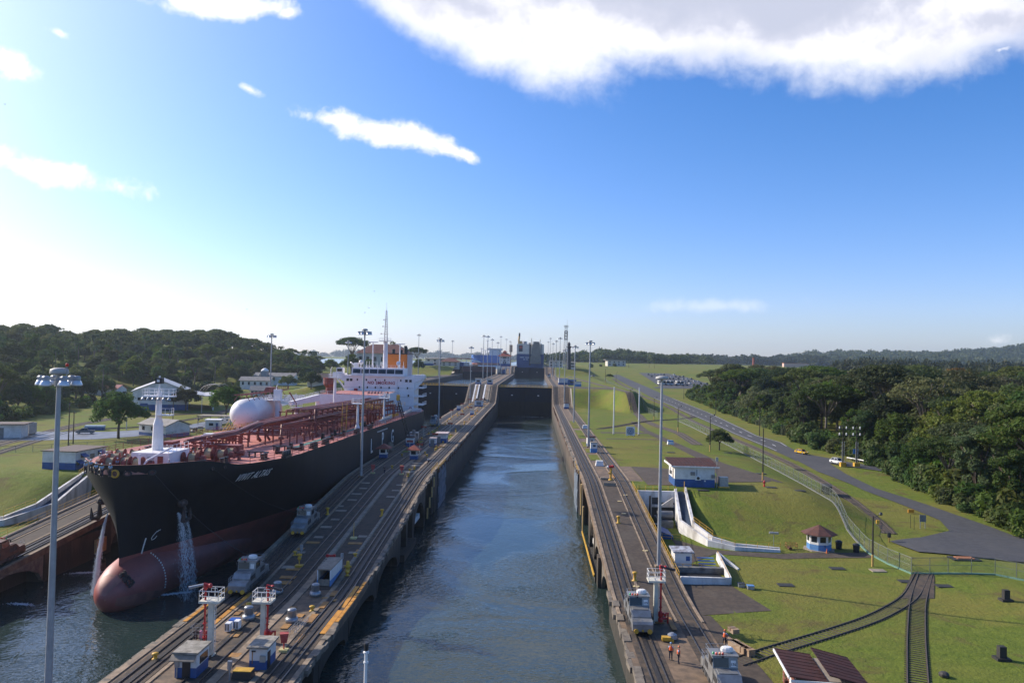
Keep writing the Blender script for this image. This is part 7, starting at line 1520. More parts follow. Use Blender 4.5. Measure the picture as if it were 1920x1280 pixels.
p = GT(392, 740, zl); t = thing('arched_shelter', 'grey arched shelter between two round trees near the deck tank', 'shelter', (p.x, p.y+4, p.z), .4)
for k in range(3):
    rows = [[(math.cos(math.pi*j/10)*(7+k*.4)+k*2.0, y, math.sin(math.pi*j/10)*6) for j in range(11)] for y in (-6+k*5, -2.5+k*5)]; b = B(); b.grid(rows); b.build('arch_roof', groof if k else wroof, t)
for px, py, w, l, h, rz, rf, lab in ((476, 730, 18, 10, 5.5, .1, groof, 'grey low building beneath the hill, left part beside a small cupola'), (512, 722, 26, 12, 6, .1, groof, 'wide pale building beneath the hill above the white crane post'), (486, 745, 10, 6, 4, .1, groof, 'small grey shed in front of the low hill buildings'), (600, 722, 16, 8, 4.4, .2, broof, 'low shed among trees left of the bridge wing')):
    p = GT(px, py, zl); roofed(lab, p.x, p.y+l/2, p.z, l, w, h, math.radians(90)+rz, rf, 2, None, 'building', .8, 5)
p = GT(494, 722, zl); t = thing('cupola_tower', 'small grey tower with a domed cap among the low hill buildings', 'tower', (p.x, p.y+2, p.z)); B().box(-2, -2, 0, 2, 2, 9.5).build('wall', galv, t); B().lathe((0, 0, 9.5), [(2.6, 0), (2.4, .6), (1.2, 1.6), (.2, 2)], 12).build('cap', white, t); B().path([(-5, 0, 4), (-3.4, 0, 7), (-2.2, 0, 9)], .5, 8).build('duct', galv, t)
# hilltop hall with a dark red hipped roof
def hall(label, x, y, z, w, l, h, rh, rz=0, roof=None, name='hall'):
    t = thing(name, label, 'building', (x, y, z), rz); B().box(-w/2, -l/2, -3, w/2, l/2, h).build('wall', M('cream_wall', (.62, .56, .47), (.53, .47, .39), .4, .8), t)
    b = B().add([(-w/2-1.5, -l/2-1.5, h), (w/2+1.5, -l/2-1.5, h), (w/2+1.5, l/2+1.5, h), (-w/2-1.5, l/2+1.5, h), (-w/2+l*.45, 0, h+rh), (w/2-l*.45, 0, h+rh)], [(0, 1, 5, 4), (1, 2, 5), (2, 3, 4, 5), (3, 0, 4), (0, 3, 2, 1)]); b.build('roof', roof, t)
    n = max(3, int(w/6))
    for i in range(n):
        for zz in (.2, .6): B().box(-w/2+w*(i+.5)/n-1.1, -l/2-.12, h*zz, -w/2+w*(i+.5)/n+1.1, -l/2-.01, h*(zz+.22)).build('window', glass, t)
    return t
redroof = M('dark_tile_roof', (.17, .062, .045), (.12, .045, .035), .5, .85)
hall('large cream hall with a dark red hipped roof behind the bridge of the tanker', -119, 640, 22, 42, 22, 16, 7.5, 0, redroof)
hall('low white building with dark red roof at the top of the left lane', -81, 792, LV3-.1, 18, 12, 4.6, 3.2, 0, redroof, 'building')
hall('pale building behind the white one at the top of the left lane', -96, 815, LV3-.1, 26, 14, 7.5, 1.0, 0, groof, 'building')
t = thing('open_shelter', 'long open shelter with an orange red roof near the lake shore', 'shelter', (-76, 846, LV3-.1)); B().box(-24, -6, 7.4, 14, 6, 8.4).build('roof', M('orange_roof', (.42, .11, .05), (.34, .09, .045), .5, .7), t)
for i in range(7): B().box(-23+i*6, -5.5, -.5, -22.4+i*6, -5, 7.4).build('post', white, t)
B().box(-22, 0, -.5, 10, 3, 4).build('wall', whitewall, t)
booth('container', 'blue container standing at the top of the left lane', (-71.5, 800, LV3), 7, 4, 4, roof=bluep, over=.05, split=.97, cat='container')
booth('building', 'white and blue shed joined to the white building at the top of the left lane', (-104, 790, LV3-.1), 12, 7, 4.5, roof=white, over=.4, split=.5, cat='building')
# fences, railings and tracks on the left
fence('low wire fence along the wet road left of the tanker', [(-134, 186), (-121, 193), (-110, 206), (-104.5, 226), (-104, 252)], zl, 1.7, 4.0, kerb=None)
railway('pair of dark rails on the grass beyond the wet road', [tuple(GT(x, y, zl)[:2]) for x, y in ((-60, 850), (0, 832), (70, 815), (140, 797), (220, 783))]+[(-130, 330), (-138, 400)], zl, 2.2, 0, bed=1.2)
railway('second dark track on the grass nearer the wet road', [tuple(GT(x, y, zl)[:2]) for x, y in ((-60, 868), (0, 848), (70, 826), (140, 806))]+[(-129, 262), (-127, 320), (-134, 400)], zl, 1.8, 0, bed=.6)
for px, py, h, lab in ((128, 836, 12, 'black timber pole beside the road left of the bow'), (324, 790, 11, 'black timber pole right of the foremast'), (137, 832, 9, 'thin grey pole beside the black timber pole'), (378, 775, 8, 'thin pole between the two round trees'), (237, 806, 6, 'short grey pole near the white gabled house')):
    p = GT(px, py, zl); t = thing('utility_pole', lab, 'utility pole', (p.x, p.y, p.z)); B().tube((0, 0, 0), (0, 0, h), .17, .11, 7).build('pole', tarnish if 'black' in lab else mastm, t); B().cb(.2, 0, h-.4, .9, .15, .15).build('cross_arm', tarnish, t)
def pile(lab, px, py, n, f, cols, sx, sy, sz):
    p = GT(px, py, f); t = thing('scrap_pile', lab, 'scrap pile', tuple(p)); q = random.Random(n)
    for i in range(n):
        a = q.uniform(-sx, sx); b_ = q.uniform(-sy, sy); B().cb(a, b_, q.uniform(0, sz*.6), q.uniform(.5, 3), q.uniform(.2, .6), q.uniform(.2, .6), q.uniform(0, 3)).build('beam', q.choice(cols), t)
pile('heap of grey scrap iron beside the white gabled house', 352, 808, 26, zl, [galv, grey, rust, dkgrey, yellow], 5, 4, 1.6)
pile('stack of long dark girders left of the deck tank', 408, 790, 16, zl, [grey, rust, dkgrey, slabcon], 7, 3, 2.2)
t = thing('flat_roof_stand', 'long pale flat roof on posts left of the deck tank', 'shelter', tuple(GT(410, 795, zl))); B().box(-7, -3, 3.0, 6, 3, 3.25).build('roof', slabcon, t)
for x in (-6.5, -2, 2, 5.5): B().box(x-.1, -2.8, 0, x+.1, -2.6, 3).build('post', grey, t)
# ---------------------------------------------------------------- far ships, towers and buildings
cblue = M('carrier_blue', (.025, .07, .19), (.02, .055, .15), .2, .5); cbeige = M('carrier_beige', (.76, .68, .55), (.68, .60, .48), .2, .6); ramp_m = M('ramp_steel', (.27, .24, .19), (.20, .175, .14), .3, .7)
t = thing('car_carrier', 'boxy car carrier seen from astern, blue below and beige above', 'ship', (0, 960, 24.9))
B().ext([(-13.6, -1.5), (13.6, -1.5), (16, 4), (16, 17.2), (-16, 17.2), (-16, 4)], 'y', -45, 110).build('hull', cblue, t); B().ext([(-16.05, 17.21), (16.05, 17.21), (16.05, 28.4), (15.4, 29), (-15.4, 29), (-16.05, 28.4)], 'y', -45.2, 108).build('upper_hull', cbeige, t)
rp_ = B().add([(.8, -47.2, 14), (12.2, -47.2, 14), (10.2, -48.5, 32), (3.4, -48.5, 32), (.8, -45.9, 14), (12.2, -45.9, 14), (10.2, -47.2, 32), (3.4, -47.2, 32)], [(0, 1, 2, 3), (4, 7, 6, 5), (0, 4, 5, 1), (1, 5, 6, 2), (2, 6, 7, 3), (3, 7, 4, 0)]).build('stern_ramp', ramp_m, t)
for k in range(4): B().box(-.4-k*-.2, -47.4, 6+k*2.1, 12.8, -46.4, 7.9+k*2.1).build('ramp_flap', ramp_m, rp_)
B().box(-1.2, -45.8, 4, .6, -45.2, 28.6).box(12.4, -45.8, 14, 13.0, -45.3, 28.6).build('ramp_recess', black, t)
B().tube((2.2, -46.5, 26), (1.0, -47.5, 36), .5, n=6).tube((10.6, -46.5, 26), (11.4, -47.5, 34.5), .5, n=6).build('ramp_tower', cbeige, t)
B().box(-13.6, -45.5, 20, -9.2, -45.25, 27.4).build('emblem_panel', M('emblem_dark', (.05, .05, .055)), t); B().tube((-11.4, -45.5, 25), (-11.4, -45.8, 25), 1.8, n=14).build('emblem', M('emblem_red', (.45, .08, .05)), t)
for x, w, z, l in ((-9.6, 5.2, 12.6, 9), (-2.9, 5.6, 12.5, 9), (-7, 2.4, 10.2, 5), (-3.6, 2.2, 10.2, 5)):
    for i in range(l): B().box(x-w/2+w*i/l, -45.12, z, x-w/2+w*(i+.62)/l, -45.02, z+1.05).build('lettering', white2, t)
B().box(-14.8, -44, 29, -10, -38, 32.5).tube((-14, -42, 32), (-13.4, -42, 38), 1.1).build('funnel', M('funnel_ochre', (.6, .38, .14)), t); B().tube((-13.5, -42, 37), (-13.2, -42, 42), 1.1, .9, 8).build('exhaust', black, t)
q = random.Random(9)
for i in range(16): x = q.uniform(-10, 15); B().cb(x, -43+q.uniform(0, 20), 29, q.uniform(.6, 2.6), 2, q.uniform(.8, 3.6)).build('deck_gear', q.choice((cbeige, white, grey)), t)
t = thing('tanker_ship', 'blue hulled tanker entering from the lake, bow towards the locks', 'ship', (-92, 1290, 24.9), math.radians(-14))
def bow_row(z, w, y0): return [(-w, 130, z), (-w, 30, z), (-w*.8, 12, z), (-w*.35, y0+3, z), (0, y0, z), (w*.35, y0+3, z), (w*.8, 12, z), (w, 30, z), (w, 130, z)]
b = B(); b.grid([bow_row(-1, 15.5, 6), bow_row(3.6, 15.8, 4)]); b.build('lower_hull', M('hull_rose', (.45, .15, .11)), t); b = B(); b.grid([bow_row(3.6, 15.8, 4), bow_row(11, 16, 0), bow_row(16.5, 16.5, -4)]); b.f.append([len(b.v)-9+i for i in range(9)]); b.m.append(0); b.build('hull', M('hull_azure', (.04, .16, .50), (.03, .13, .42), .2, .5), t)
b = B(); b.add([(-9, 4, 7.5), (-4, -1.2, 7.0), (2.5, -1.2, 7.0), (8, 4, 4.2), (4, 0, 4.4), (-2, -.3, 5.0)], [(0, 1, 2, 3, 4, 5)]); b.build('bow_stripe', white, t)
B().box(-9, 100, 16.5, 9, 115, 28).box(-14, 100, 26, 14, 106, 29).build('superstructure', M('cream_wall', (.62, .56, .47)), t)
for x, h in ((-8, 12), (-3, 9), (3, 14), (7, 8), (0, 26)): B().tube((x, 60+x, 16.5), (x, 60+x, 16.5+h), .7, .5, 6).cb(x, 60+x, 16.5+h-1, 5, 1, .6).build('derrick', M('mast_grey', (.42, .38, .40)), t)
t = thing('lattice_tower', 'tall lattice radio tower with a dark middle section right of the car carrier', 'tower', (36, 770, LV3)); b = B(); H = 43
cn_ = [(-1, -1), (1, -1), (1, 1), (-1, 1)]
def lw(z): return 2.6-1.5*z/H
for x, y in cn_: b.tube((x*lw(0), y*lw(0), 0), (x*lw(H), y*lw(H), H), .16, .12, 4)
for k in range(18):
    z0_, z1_ = H*k/18, H*(k+1)/18
    for i in range(4):
        a_, c_ = cn_[i], cn_[(i+1) % 4]; b.tube((a_[0]*lw(z0_), a_[1]*lw(z0_), z0_), (c_[0]*lw(z1_), c_[1]*lw(z1_), z1_), .09, n=4).tube((c_[0]*lw(z0_), c_[1]*lw(z0_), z0_), (a_[0]*lw(z1_), a_[1]*lw(z1_), z1_), .09, n=4).tube((a_[0]*lw(z1_), a_[1]*lw(z1_), z1_), (c_[0]*lw(z1_), c_[1]*lw(z1_), z1_), .08, n=4)
b.build('lattice', galv, t); d_ = M('tower_dark', (.055, .04, .038))
for x in (-1.2, 1.2): B().box(x-.45, -1.6, 28.5, x+.45, 1.6, 37.5).build('panel', d_, t)
for z in (29, 32, 35, 37.2): B().box(-.8, -1.6, z, .8, 1.6, z+.6).build('cross_panel', d_, t)
B().cb(0, 0, 41.6, 4.5, 3, .3).rail([(-2.2, -1.5, 41.9), (2.2, -1.5, 41.9)], 1.2, 1, .08).tube((1, 0, 42), (1, 0, 49), .07, n=4).build('platform', d_, t)
t = thing('lighthouse', 'slender dark lighthouse beside the lattice tower', 'lighthouse', (40.5, 800, LV3)); dk_ = M('lighthouse_dark', (.022, .022, .026), (.016, .016, .019), .5, .7)
B().lathe((0, 0, -1), [(2.6, 0), (2.4, 2), (1.9, 20), (1.7, 22)], 10).build('tower', dk_, t); B().lathe((0, 0, 21), [(1.7, 0), (2.7, .9), (2.7, 2.0), (2.2, 2.1)], 10).build('gallery', dk_, t); B().lathe((0, 0, 23.1), [(1.5, 0), (1.5, 2.2), (1.8, 2.3), (.9, 3.6), (.1, 4.6)], 10).build('lantern', dk_, t)
for x, y, w, l, h, lab in ((30, 905, 16, 12, 8, 'grey building right of the car carrier, below the light masts'), (46, 840, 7, 6, 7, 'small grey block building right of the dark lighthouse')):
    t = hall(lab, x, y, LV3-.2, w, l, h, .6, 0, groof, 'building')
t = hall('pale flat roofed house on the grassy rise in front of the far wood', 128, 1180, float(zr(128, 1180)), 28, 14, 9, .8, .15, groof, 'villa'); B().box(-17, -8.5, 9.1, 14, 8, 10).build('flat_roof', groof, t)
t = thing('silo_tower', 'slim grey tower with a fat head left of the car carrier', 'tower', (-23.5, 930, LV3)); B().tube((0, 0, 0), (0, 0, 17), .7, n=8).build('shaft', slabcon, t); B().tube((0, 0, 17), (0, 0, 25.5), 2.0, n=10).build('head', M('silo_grey', (.16, .15, .14)), t); B().tube((0, 0, 25), (0, 0, 29.5), .25).build('aerial', galv, t)
t = thing('long_building', 'long pinkish building on the skyline behind the forest', 'building', (470, 1400, float(zr(470, 1400)))); B().box(-20, -5, -2, 24, 5, 6.5).build('wall', M('pink_wall', (.62, .42, .34)), t); B().box(-20.5, -5.5, 6.5, 24.5, 5.5, 7.2).build('roof', tile, t)
t = thing('chimney', 'orange red chimney standing on the skyline above the forest', 'chimney', (420, 1480, float(zr(420, 1480)))); B().lathe((0, 0, 0), [(2.6, 0), (2.0, 15), (2.2, 15.2), (2.2, 16)], 10).build('stack', tile, t)
# ---------------------------------------------------------------- trees
nr = np.random.RandomState(4)
def leaf_mat(name, a, b, dry=(.10, .07, .02), trans=.48):
    m = bpy.data.materials.new(name); m.use_nodes = True; t = m.node_tree; k = NT(t)
    for n in list(t.nodes): t.nodes.remove(n)
    geo = k.n('ShaderNodeNewGeometry'); oi = k.n('ShaderNodeObjectInfo').outputs['Random']; tcn = k.n('ShaderNodeTexCoord').outputs['Object']
    f = k.noise(tcn, .55, 4, .6); isl = geo.outputs['Random Per Island']
    c = k.mix(k.sstep(.3, .7, f), (*a, 1), (*b, 1)); c = k.mix(k.math('MULTIPLY', k.sstep(.72, 1.0, isl), .55), c, (*dry, 1))
    h = k.n('ShaderNodeHueSaturation'); t.links.new(c, h.inputs['Color'])
    k.set(h.inputs['Hue'], k.math('ADD', .475, k.math('MULTIPLY', oi, .045))); k.set(h.inputs['Value'], k.math('ADD', .62, k.math('MULTIPLY', k.math('FRACT', k.math('MULTIPLY', oi, 7.31)), .75))); k.set(h.inputs['Saturation'], k.math('ADD', .72, k.math('MULTIPLY', k.math('FRACT', k.math('MULTIPLY', oi, 3.7)), .35)))
    d = k.n('ShaderNodeBsdfDiffuse'); t.links.new(h.outputs[0], d.inputs[0]); tr = k.n('ShaderNodeBsdfTranslucent'); t.links.new(h.outputs[0], tr.inputs[0])
    g = k.n('ShaderNodeBsdfGlossy'); g.inputs['Roughness'].default_value = .6; g.inputs['Color'].default_value = (.5, .5, .45, 1)
    m1 = k.n('ShaderNodeMixShader'); m1.inputs[0].default_value = trans; t.links.new(d.outputs[0], m1.inputs[1]); t.links.new(tr.outputs[0], m1.inputs[2])
    m2 = k.n('ShaderNodeMixShader'); m2.inputs[0].default_value = .02; t.links.new(m1.outputs[0], m2.inputs[1]); t.links.new(g.outputs[0], m2.inputs[2])
    o = k.n('ShaderNodeOutputMaterial'); t.links.new(m2.outputs[0], o.inputs[0]); return m
leafA = leaf_mat('leaves_deep', (.044, .085, .015), (.078, .132, .024)); leafB = leaf_mat('leaves_olive', (.074, .104, .020), (.124, .148, .036)); leafC = leaf_mat('leaves_bright', (.056, .112, .018), (.098, .160, .028)); leafD = leaf_mat('leaves_dry', (.085, .092, .040), (.125, .125, .055)); leafO = leaf_mat('leaves_orange', (.10, .085, .02), (.42, .16, .02), (.5, .2, .02)); leafP = leaf_mat('leaves_palm', (.045, .085, .02), (.09, .13, .035), trans=.25)
bark = M('bark', (.10, .075, .055), (.06, .045, .033), 2, .9); barkpale = M('bark_pale', (.17, .14, .11), (.10, .085, .065), 2, .9)
def leaves(C, R, n, size, flat=.6, up=.5, droop=0):
    """n leaf sprays round each centre C with radius R: arrays of quad corners"""
    C = np.repeat(np.asarray(C), n, 0); R = np.repeat(np.asarray(R), n)[:, None]; N_ = len(C)
    d = nr.normal(size=(N_, 3)); d /= np.linalg.norm(d, axis=1)[:, None]; rad = nr.uniform(.45, 1.0, (N_, 1))**.6
    P = C+d*rad*R*np.array([1, 1, flat]); P[:, 2] -= droop*rad[:, 0]*R[:, 0]*nr.uniform(0, 1, N_)
    nm = d*.7+nr.normal(size=(N_, 3))*.55+np.array([0, 0, up]); nm /= np.linalg.norm(nm, axis=1)[:, None]
    a = np.cross(nm, nr.normal(size=(N_, 3))); a /= np.linalg.norm(a, axis=1)[:, None]; b = np.cross(nm, a); s = size*nr.uniform(.55, 1.35, (N_, 1))
    a *= s; b *= s*.62
    return np.stack([P-a, P-b*.9+a*.1, P+a, P+b*.9+a*.1], 1)
def quads(name, Q, mat):
    me = bpy.data.meshes.new(name); n = len(Q); me.vertices.add(n*4); me.vertices.foreach_set('co', Q.reshape(-1).astype(np.float32)); me.loops.add(n*4); me.loops.foreach_set('vertex_index', np.arange(n*4, dtype=np.int32)); me.polygons.add(n); me.polygons.foreach_set('loop_start', np.arange(0, n*4, 4, dtype=np.int32)); me.polygons.foreach_set('loop_total', np.full(n, 4, dtype=np.int32)); me.materials.append(mat); me.update(calc_edges=True); return me
def tree_proto(kind, h, rad, mat, lb, nl=90, size=.5, nclump=46):
    tb = B(); C, R = [], []; pr_ = random.Random(int(h*31+rad*7+len(kind)))
    top = {'dome': .50, 'umbrella': .72, 'tall': .35, 'bare': .66}[kind]*h; tops = []
    nb = {'dome': 7, 'umbrella': 9, 'tall': 6, 'bare': 10}[kind]
    tb.path([(0, 0, -1.2), (.1, .05, top*.35), (-.1, .1, top*.75)], [h*.028, h*.021, h*.017], 7)
    for i in range(nb):
        a = 6.28319*(i+pr_.random()*.6)/nb; r = rad*pr_.uniform(.5, .88); z = {'dome': pr_.uniform(.55, .85), 'umbrella': pr_.uniform(.80, .93), 'tall': pr_.uniform(.45, .92), 'bare': pr_.uniform(.78, .95)}[kind]*h
        p = Vector((math.cos(a)*r, math.sin(a)*r, z)); m_ = Vector((p.x*.42+pr_.uniform(-.5, .5), p.y*.42+pr_.uniform(-.5, .5), top*.75+(z-top*.75)*.55)); tb.path([(-.1, .1, top*(.55 if kind != 'umbrella' else .6)), m_, p], [h*.012, h*.008, h*.003], 5)
        for j in range(2): tb.path([m_, m_.lerp(p, .6)+Vector((pr_.uniform(-1.5, 1.5), pr_.uniform(-1.5, 1.5), pr_.uniform(.5, 1.8)))], [h*.006, h*.002], 4)
    for i in range(nclump):
        a = i*2.399963+pr_.uniform(-.3, .3); f = math.sqrt((i+.5)/nclump); rr = rad*f*pr_.uniform(.82, 1.08); lift = 1-f*f
        if kind in ('umbrella', 'bare'): z = h*(.80+.17*lift)+pr_.uniform(-.05, .04)*h; cr_ = rad*pr_.uniform(.15, .25)
        elif kind == 'tall': z = h*pr_.uniform(.33, .97); rr = rad*pr_.uniform(.2, 1)*(1.15-.75*abs(z/h-.62)*2); cr_ = rad*pr_.uniform(.22, .36)
        else: z = h*(.44+.48*lift*pr_.uniform(.55, 1.05))+pr_.uniform(-.06, .06)*h; cr_ = rad*pr_.uniform(.18, .32)
        C.append((math.cos(a)*rr, math.sin(a)*rr, z)); R.append(cr_)
    Q = leaves(C, R, nl, size, .42 if kind in ('umbrella', 'bare') else .72, .55 if kind != 'tall' else .35, .25)
    return (tb.mesh('trunk', barkpale if kind in ('bare', 'umbrella') else bark, True), quads('crown', Q, mat))
PT = {}
for nm_, args in {'dome': ('dome', 17, 7.5, leafA, 1, 190, .36, 50), 'dome2': ('dome', 19, 8.5, leafB, 2, 180, .38, 54), 'dome3': ('dome', 14, 6, leafC, 3, 180, .32, 44), 'umbrella': ('umbrella', 21, 11, leafA, 4, 170, .36, 64), 'umbrella2': ('umbrella', 20, 10, leafB, 5, 150, .36, 56), 'tall': ('tall', 20, 5.5, leafA, 6, 230, .34, 44), 'tall2': ('tall', 17, 5.0, leafC, 7, 220, .32, 38), 'bare': ('bare', 20, 9, leafD, 8, 60, .36, 54), 'orange': ('umbrella', 20, 7, leafO, 9, 85, .46, 40)}.items():
    PT[nm_] = tree_proto(*args)
def palm_proto(h, seed):
    q = random.Random(seed); tb = B().path([(0, 0, -1), (.3, .1, h*.5), (.2, .3, h)], [.26, .2, .17], 7); Q = []
    for i in range(22):
        a = 6.28319*i/22+q.uniform(-.2, .2); el = q.uniform(-.2, 1.1); L = q.uniform(3.4, 4.6); prev = Vector((.2, .3, h)); 
        for s_ in range(7):
            e2 = el-.36*s_; d = Vector((math.cos(a)*math.cos(e2), math.sin(a)*math.cos(e2), math.sin(e2))); nx = prev+d*L/7; sd = Vector((-math.sin(a), math.cos(a), 0)); w = .62*(1-s_/8.5)
            for g_ in (-1, 1):
                Q.append([prev, nx, nx+sd*g_*w+Vector((0, 0, -w*.55))-d*.1, prev+sd*g_*w+Vector((0, 0, -w*.5))])
            prev = nx
    return (tb.mesh('trunk', barkpale, True), quads('fronds', np.array([[tuple(v_) for v_ in f] for f in Q]), leafP))
PALM = [palm_proto(13, 2), palm_proto(10, 5)]
KIND = {'dome': ('broadleaf_tree', 'dense dark round tree'), 'dome2': ('broadleaf_tree', 'olive round tree'), 'dome3': ('broadleaf_tree', 'bright round tree'), 'umbrella': ('rain_tree', 'wide flat dark tree'), 'umbrella2': ('rain_tree', 'wide flat olive tree'), 'tall': ('forest_tree', 'tall dark viny tree'), 'tall2': ('forest_tree', 'tall bright leafy tree'), 'bare': ('bare_tree', 'thin tree with pale branches'), 'orange': ('flowering_tree', 'orange topped tree')}
def tree(kind, x, y, z, sc, rz, label=None, group=None, zs=1.0):
    nm_, lab = KIND[kind]; t = thing(nm_, label or lab, 'tree', (x, y, z), rz, group); t.scale = (sc, sc, sc*zs)
    part('trunk', PT[kind][0], t); part('crown', PT[kind][1], t); return t
def palm(i, x, y, z, sc, rz, label, group):
    t = thing('palm_tree', label, 'palm tree', (x, y, z), rz, group); t.scale = (sc,)*3; part('trunk', PALM[i][0], t); part('fronds', PALM[i][1], t); return t
def scatter(reg, n, dmin, seed, tries=60000):
    """points inside reg(x, y) at least dmin(y) apart, nearest first"""
    q = random.Random(seed); pts = []; x0, x1, y0, y1, f = reg; cell = {}
    for _ in range(tries):
        x, y = q.uniform(x0, x1), q.uniform(y0, y1)
        if not f(x, y): continue
        d = dmin(y); k = (int(x//16), int(y//16)); ok = True
        for a in (-1, 0, 1):
            for b in (-1, 0, 1):
                for (u_, v_) in cell.get((k[0]+a, k[1]+b), ()):
                    if (u_-x)**2+(v_-y)**2 < d*d: ok = False; break
                if not ok: break
            if not ok: break
        if ok:
            pts.append((x, y)); cell.setdefault(k, []).append((x, y))
            if len(pts) >= n: break
    return pts
EP = sorted((q.y, q.x) for q in (GT(a, b, zr) for a, b in ((1283, 741), (1330, 762), (1400, 789), (1450, 807), (1500, 829), (1550, 847), (1600, 858), (1645, 876), (1692, 905), (1755, 933), (1830, 966), (1900, 994), (2000, 1030)))); EP = [(60, EP[0][1]-1)]+EP
def edge(y): return np.interp(y, [e[0] for e in EP], [e[1] for e in EP]) if y < EP[-1][0] else EP[-1][1]+max(0, y-EP[-1][0])*.55
ER = sorted((q.y, q.x) for q in (GT(a, b, zr) for a, b in ((1550, 864), (1592, 871), (1640, 878), (1700, 888.5), (1780, 903), (1850, 918))))
def offroad(x, y): return abs(x-np.interp(y, [e[0] for e in ER], [e[1] for e in ER])) > 5.5 or y > ER[-1][0]+4 or y < ER[0][0]-8
def inview(x, y, m=22): return -.70*y-m < x-5.8 < .63*y+m
def zone(y): return 'nearest the paved yard' if y < 165 else 'behind the guard rail' if y < 215 else 'opposite the taxi' if y < 275 else 'along the straight road' if y < 390 else 'by the far road end'
tr_ = random.Random(21)
pts = scatter((95, 460, 96, 560, lambda x, y: x > edge(y)+4 and offroad(x, y) and inview(x, y, 10) and x < edge(y)+210), 300, lambda y: 8.6 if y < 260 else 11.0, 3)
for x, y in sorted(pts, key=lambda p: p[1]):
    near = x-edge(y) < 16
    k = tr_.choice(('dome', 'dome', 'tall', 'tall2', 'dome3', 'umbrella', 'tall', 'dome2')) if near else tr_.choice(('umbrella', 'umbrella2', 'dome', 'dome2', 'umbrella', 'dome', 'dome2', 'bare', 'umbrella2', 'tall', 'dome3', 'dome', 'dome'))
    if near: s_ = tr_.uniform(.66, 1.0)
    else: s_ = tr_.uniform(.98, 1.34)
    if y > 400: s_ *= .9
    dl = zone(y)+(', front edge' if near else ', inner trees' if x-edge(y) < 60 else ', far back'); g = 'right forest, '+dl
    z = float(zr(x, y)); tree(k, x, y, z-.5, s_, tr_.uniform(0, 6.28), KIND[k][1]+' in the right forest, '+dl, g+' '+k, tr_.uniform(.9, 1.1) if k != 'umbrella' else 1.0)
for x, y, s_, lab in ((205, 372, 1.25, 'orange topped tree at the back of the right forest, middle one'), (246, 390, 1.0, 'orange topped tree at the back of the right forest by the picture edge'), (190, 290, .9, 'yellow orange topped tree in the middle of the right forest')):
    tree('orange', x, y, float(zr(x, y))+1.5, s_, 1, lab)
# bushes and tall grass along the forest edge
bush_me = [quads('foliage', leaves([(nr.uniform(-1.3, 1.3), nr.uniform(-1.3, 1.3), nr.uniform(.4, 2.0)) for _ in range(9)], [1.0]*9, 120, .25, .8, .4), m_) for m_ in (leafA, leafC, leafB)]
cane_q = []
for i in range(70):
    a = nr.uniform(0, 6.28); r = nr.uniform(0, 1.6); p = np.array([math.cos(a)*r, math.sin(a)*r, 0]); hh = nr.uniform(1.6, 3.4); ln = nr.uniform(-.8, .8, 2); d = np.array([ln[0], ln[1], hh]); sd = np.array([math.cos(a+1.57), math.sin(a+1.57), 0])*.16
    cane_q.append([p-sd, p+sd, p+d*.7+sd*1.3, p+d*.7-sd*1.3]); cane_q.append([p+d*.7-sd*1.3, p+d*.7+sd*1.3, p+d+np.array([ln[0]*.5, ln[1]*.5, -.3])+sd*.3, p+d+np.array([ln[0]*.5, ln[1]*.5, -.3])-sd*.3])
cane_me = quads('foliage', np.array(cane_q), leaf_mat('cane_leaves', (.10, .14, .06), (.15, .19, .09)))
def bush(me, x, y, z, s_, rz, label, group, name='bush'):
    o = bpy.data.objects.new(name, me); COL.objects.link(o); o.location = (x, y, z); o.rotation_euler = (0, 0, rz); o.scale = (s_, s_, s_*tr_.uniform(.8, 1.2)); tag(o, label, 'bush' if name == 'bush' else 'tall grass', group)
ys = 104.0; bn = ('dark green', 'bright green', 'olive green')
while ys < 560:
    for off in (1.0, 3.2, 5.6):
        x = float(edge(ys))+off+tr_.uniform(-1.0, 1.0); y = ys+tr_.uniform(-1.5, 1.5); k = tr_.random()
        if not inview(x, y, 4) or not offroad(x, y): continue
        if 250 < ys < 400 and k < .45 and off < 4: bush(cane_me, x, y, float(zr(x, y))-.1, tr_.uniform(.9, 1.4), k*9, 'clump of pale tall cane grass at the forest edge, '+zone(y), 'cane grass '+zone(y), 'cane_grass')
        else: bi = tr_.randrange(3); bush(bush_me[bi], x, y, float(zr(x, y))-.3, tr_.uniform(.9, 1.7)*(1.0+.12*off), k*9, bn[bi]+' bush on the right forest edge, '+zone(y), bn[bi]+' bushes '+zone(y))
    ys += 3.2 if ys < 260 else 4.6
# single trees
p = GT(1333, 848, zr); tree('dome', 62.5, 238.0, float(zr(62.5, 238)), .5, 2, 'lone small round tree beside the railway and a lamp pole', zs=.8)
p = GT(1143, 706, zr); tree('dome', p.x, p.y, p.z-1.5, .55, 2, 'round dark bush like tree beside the far bend of the fence', zs=.5)
p = GT(1274, 708, zr); tree('dome', 190, 640, float(zr(190, 640)), .95, 1, 'dark round tree standing apart left of the forest, behind the coaches', zs=.8); 
for px, py, k, s_, lab, zs in ((222, 822, 'dome', .98, 'large dark tree alone on the grass left of the white gabled house', .9), (348, 770, 'dome2', .72, 'round olive tree on a clear trunk right of the warehouse', .85), (424, 782, 'dome', .92, 'dense dark round tree left of the deck tank', .85), (475, 775, 'dome3', .8, 'bright round tree just left of the mast above the tank', .75),
                               (583, 730, 'dome', .8, 'round dark tree left of the red vent', .8), (556, 712, 'umbrella', .9, 'wide dark tree behind the white crane post', .6), (620, 700, 'dome', 1.0, 'dark bushy tree left of the bridge wing', .8), (512, 752, 'dome', .62, 'small dark tree behind the crane head', .8), (437, 745, 'dome3', .9, 'spreading bright tree above the deck tank', .55), (540, 728, 'dome2', .7, 'olive tree among the low hill buildings', .7)):
    p = GT(px, py, zl); tree(k, p.x, p.y, p.z-.2, s_, tr_.uniform(0, 6), lab, None, zs)
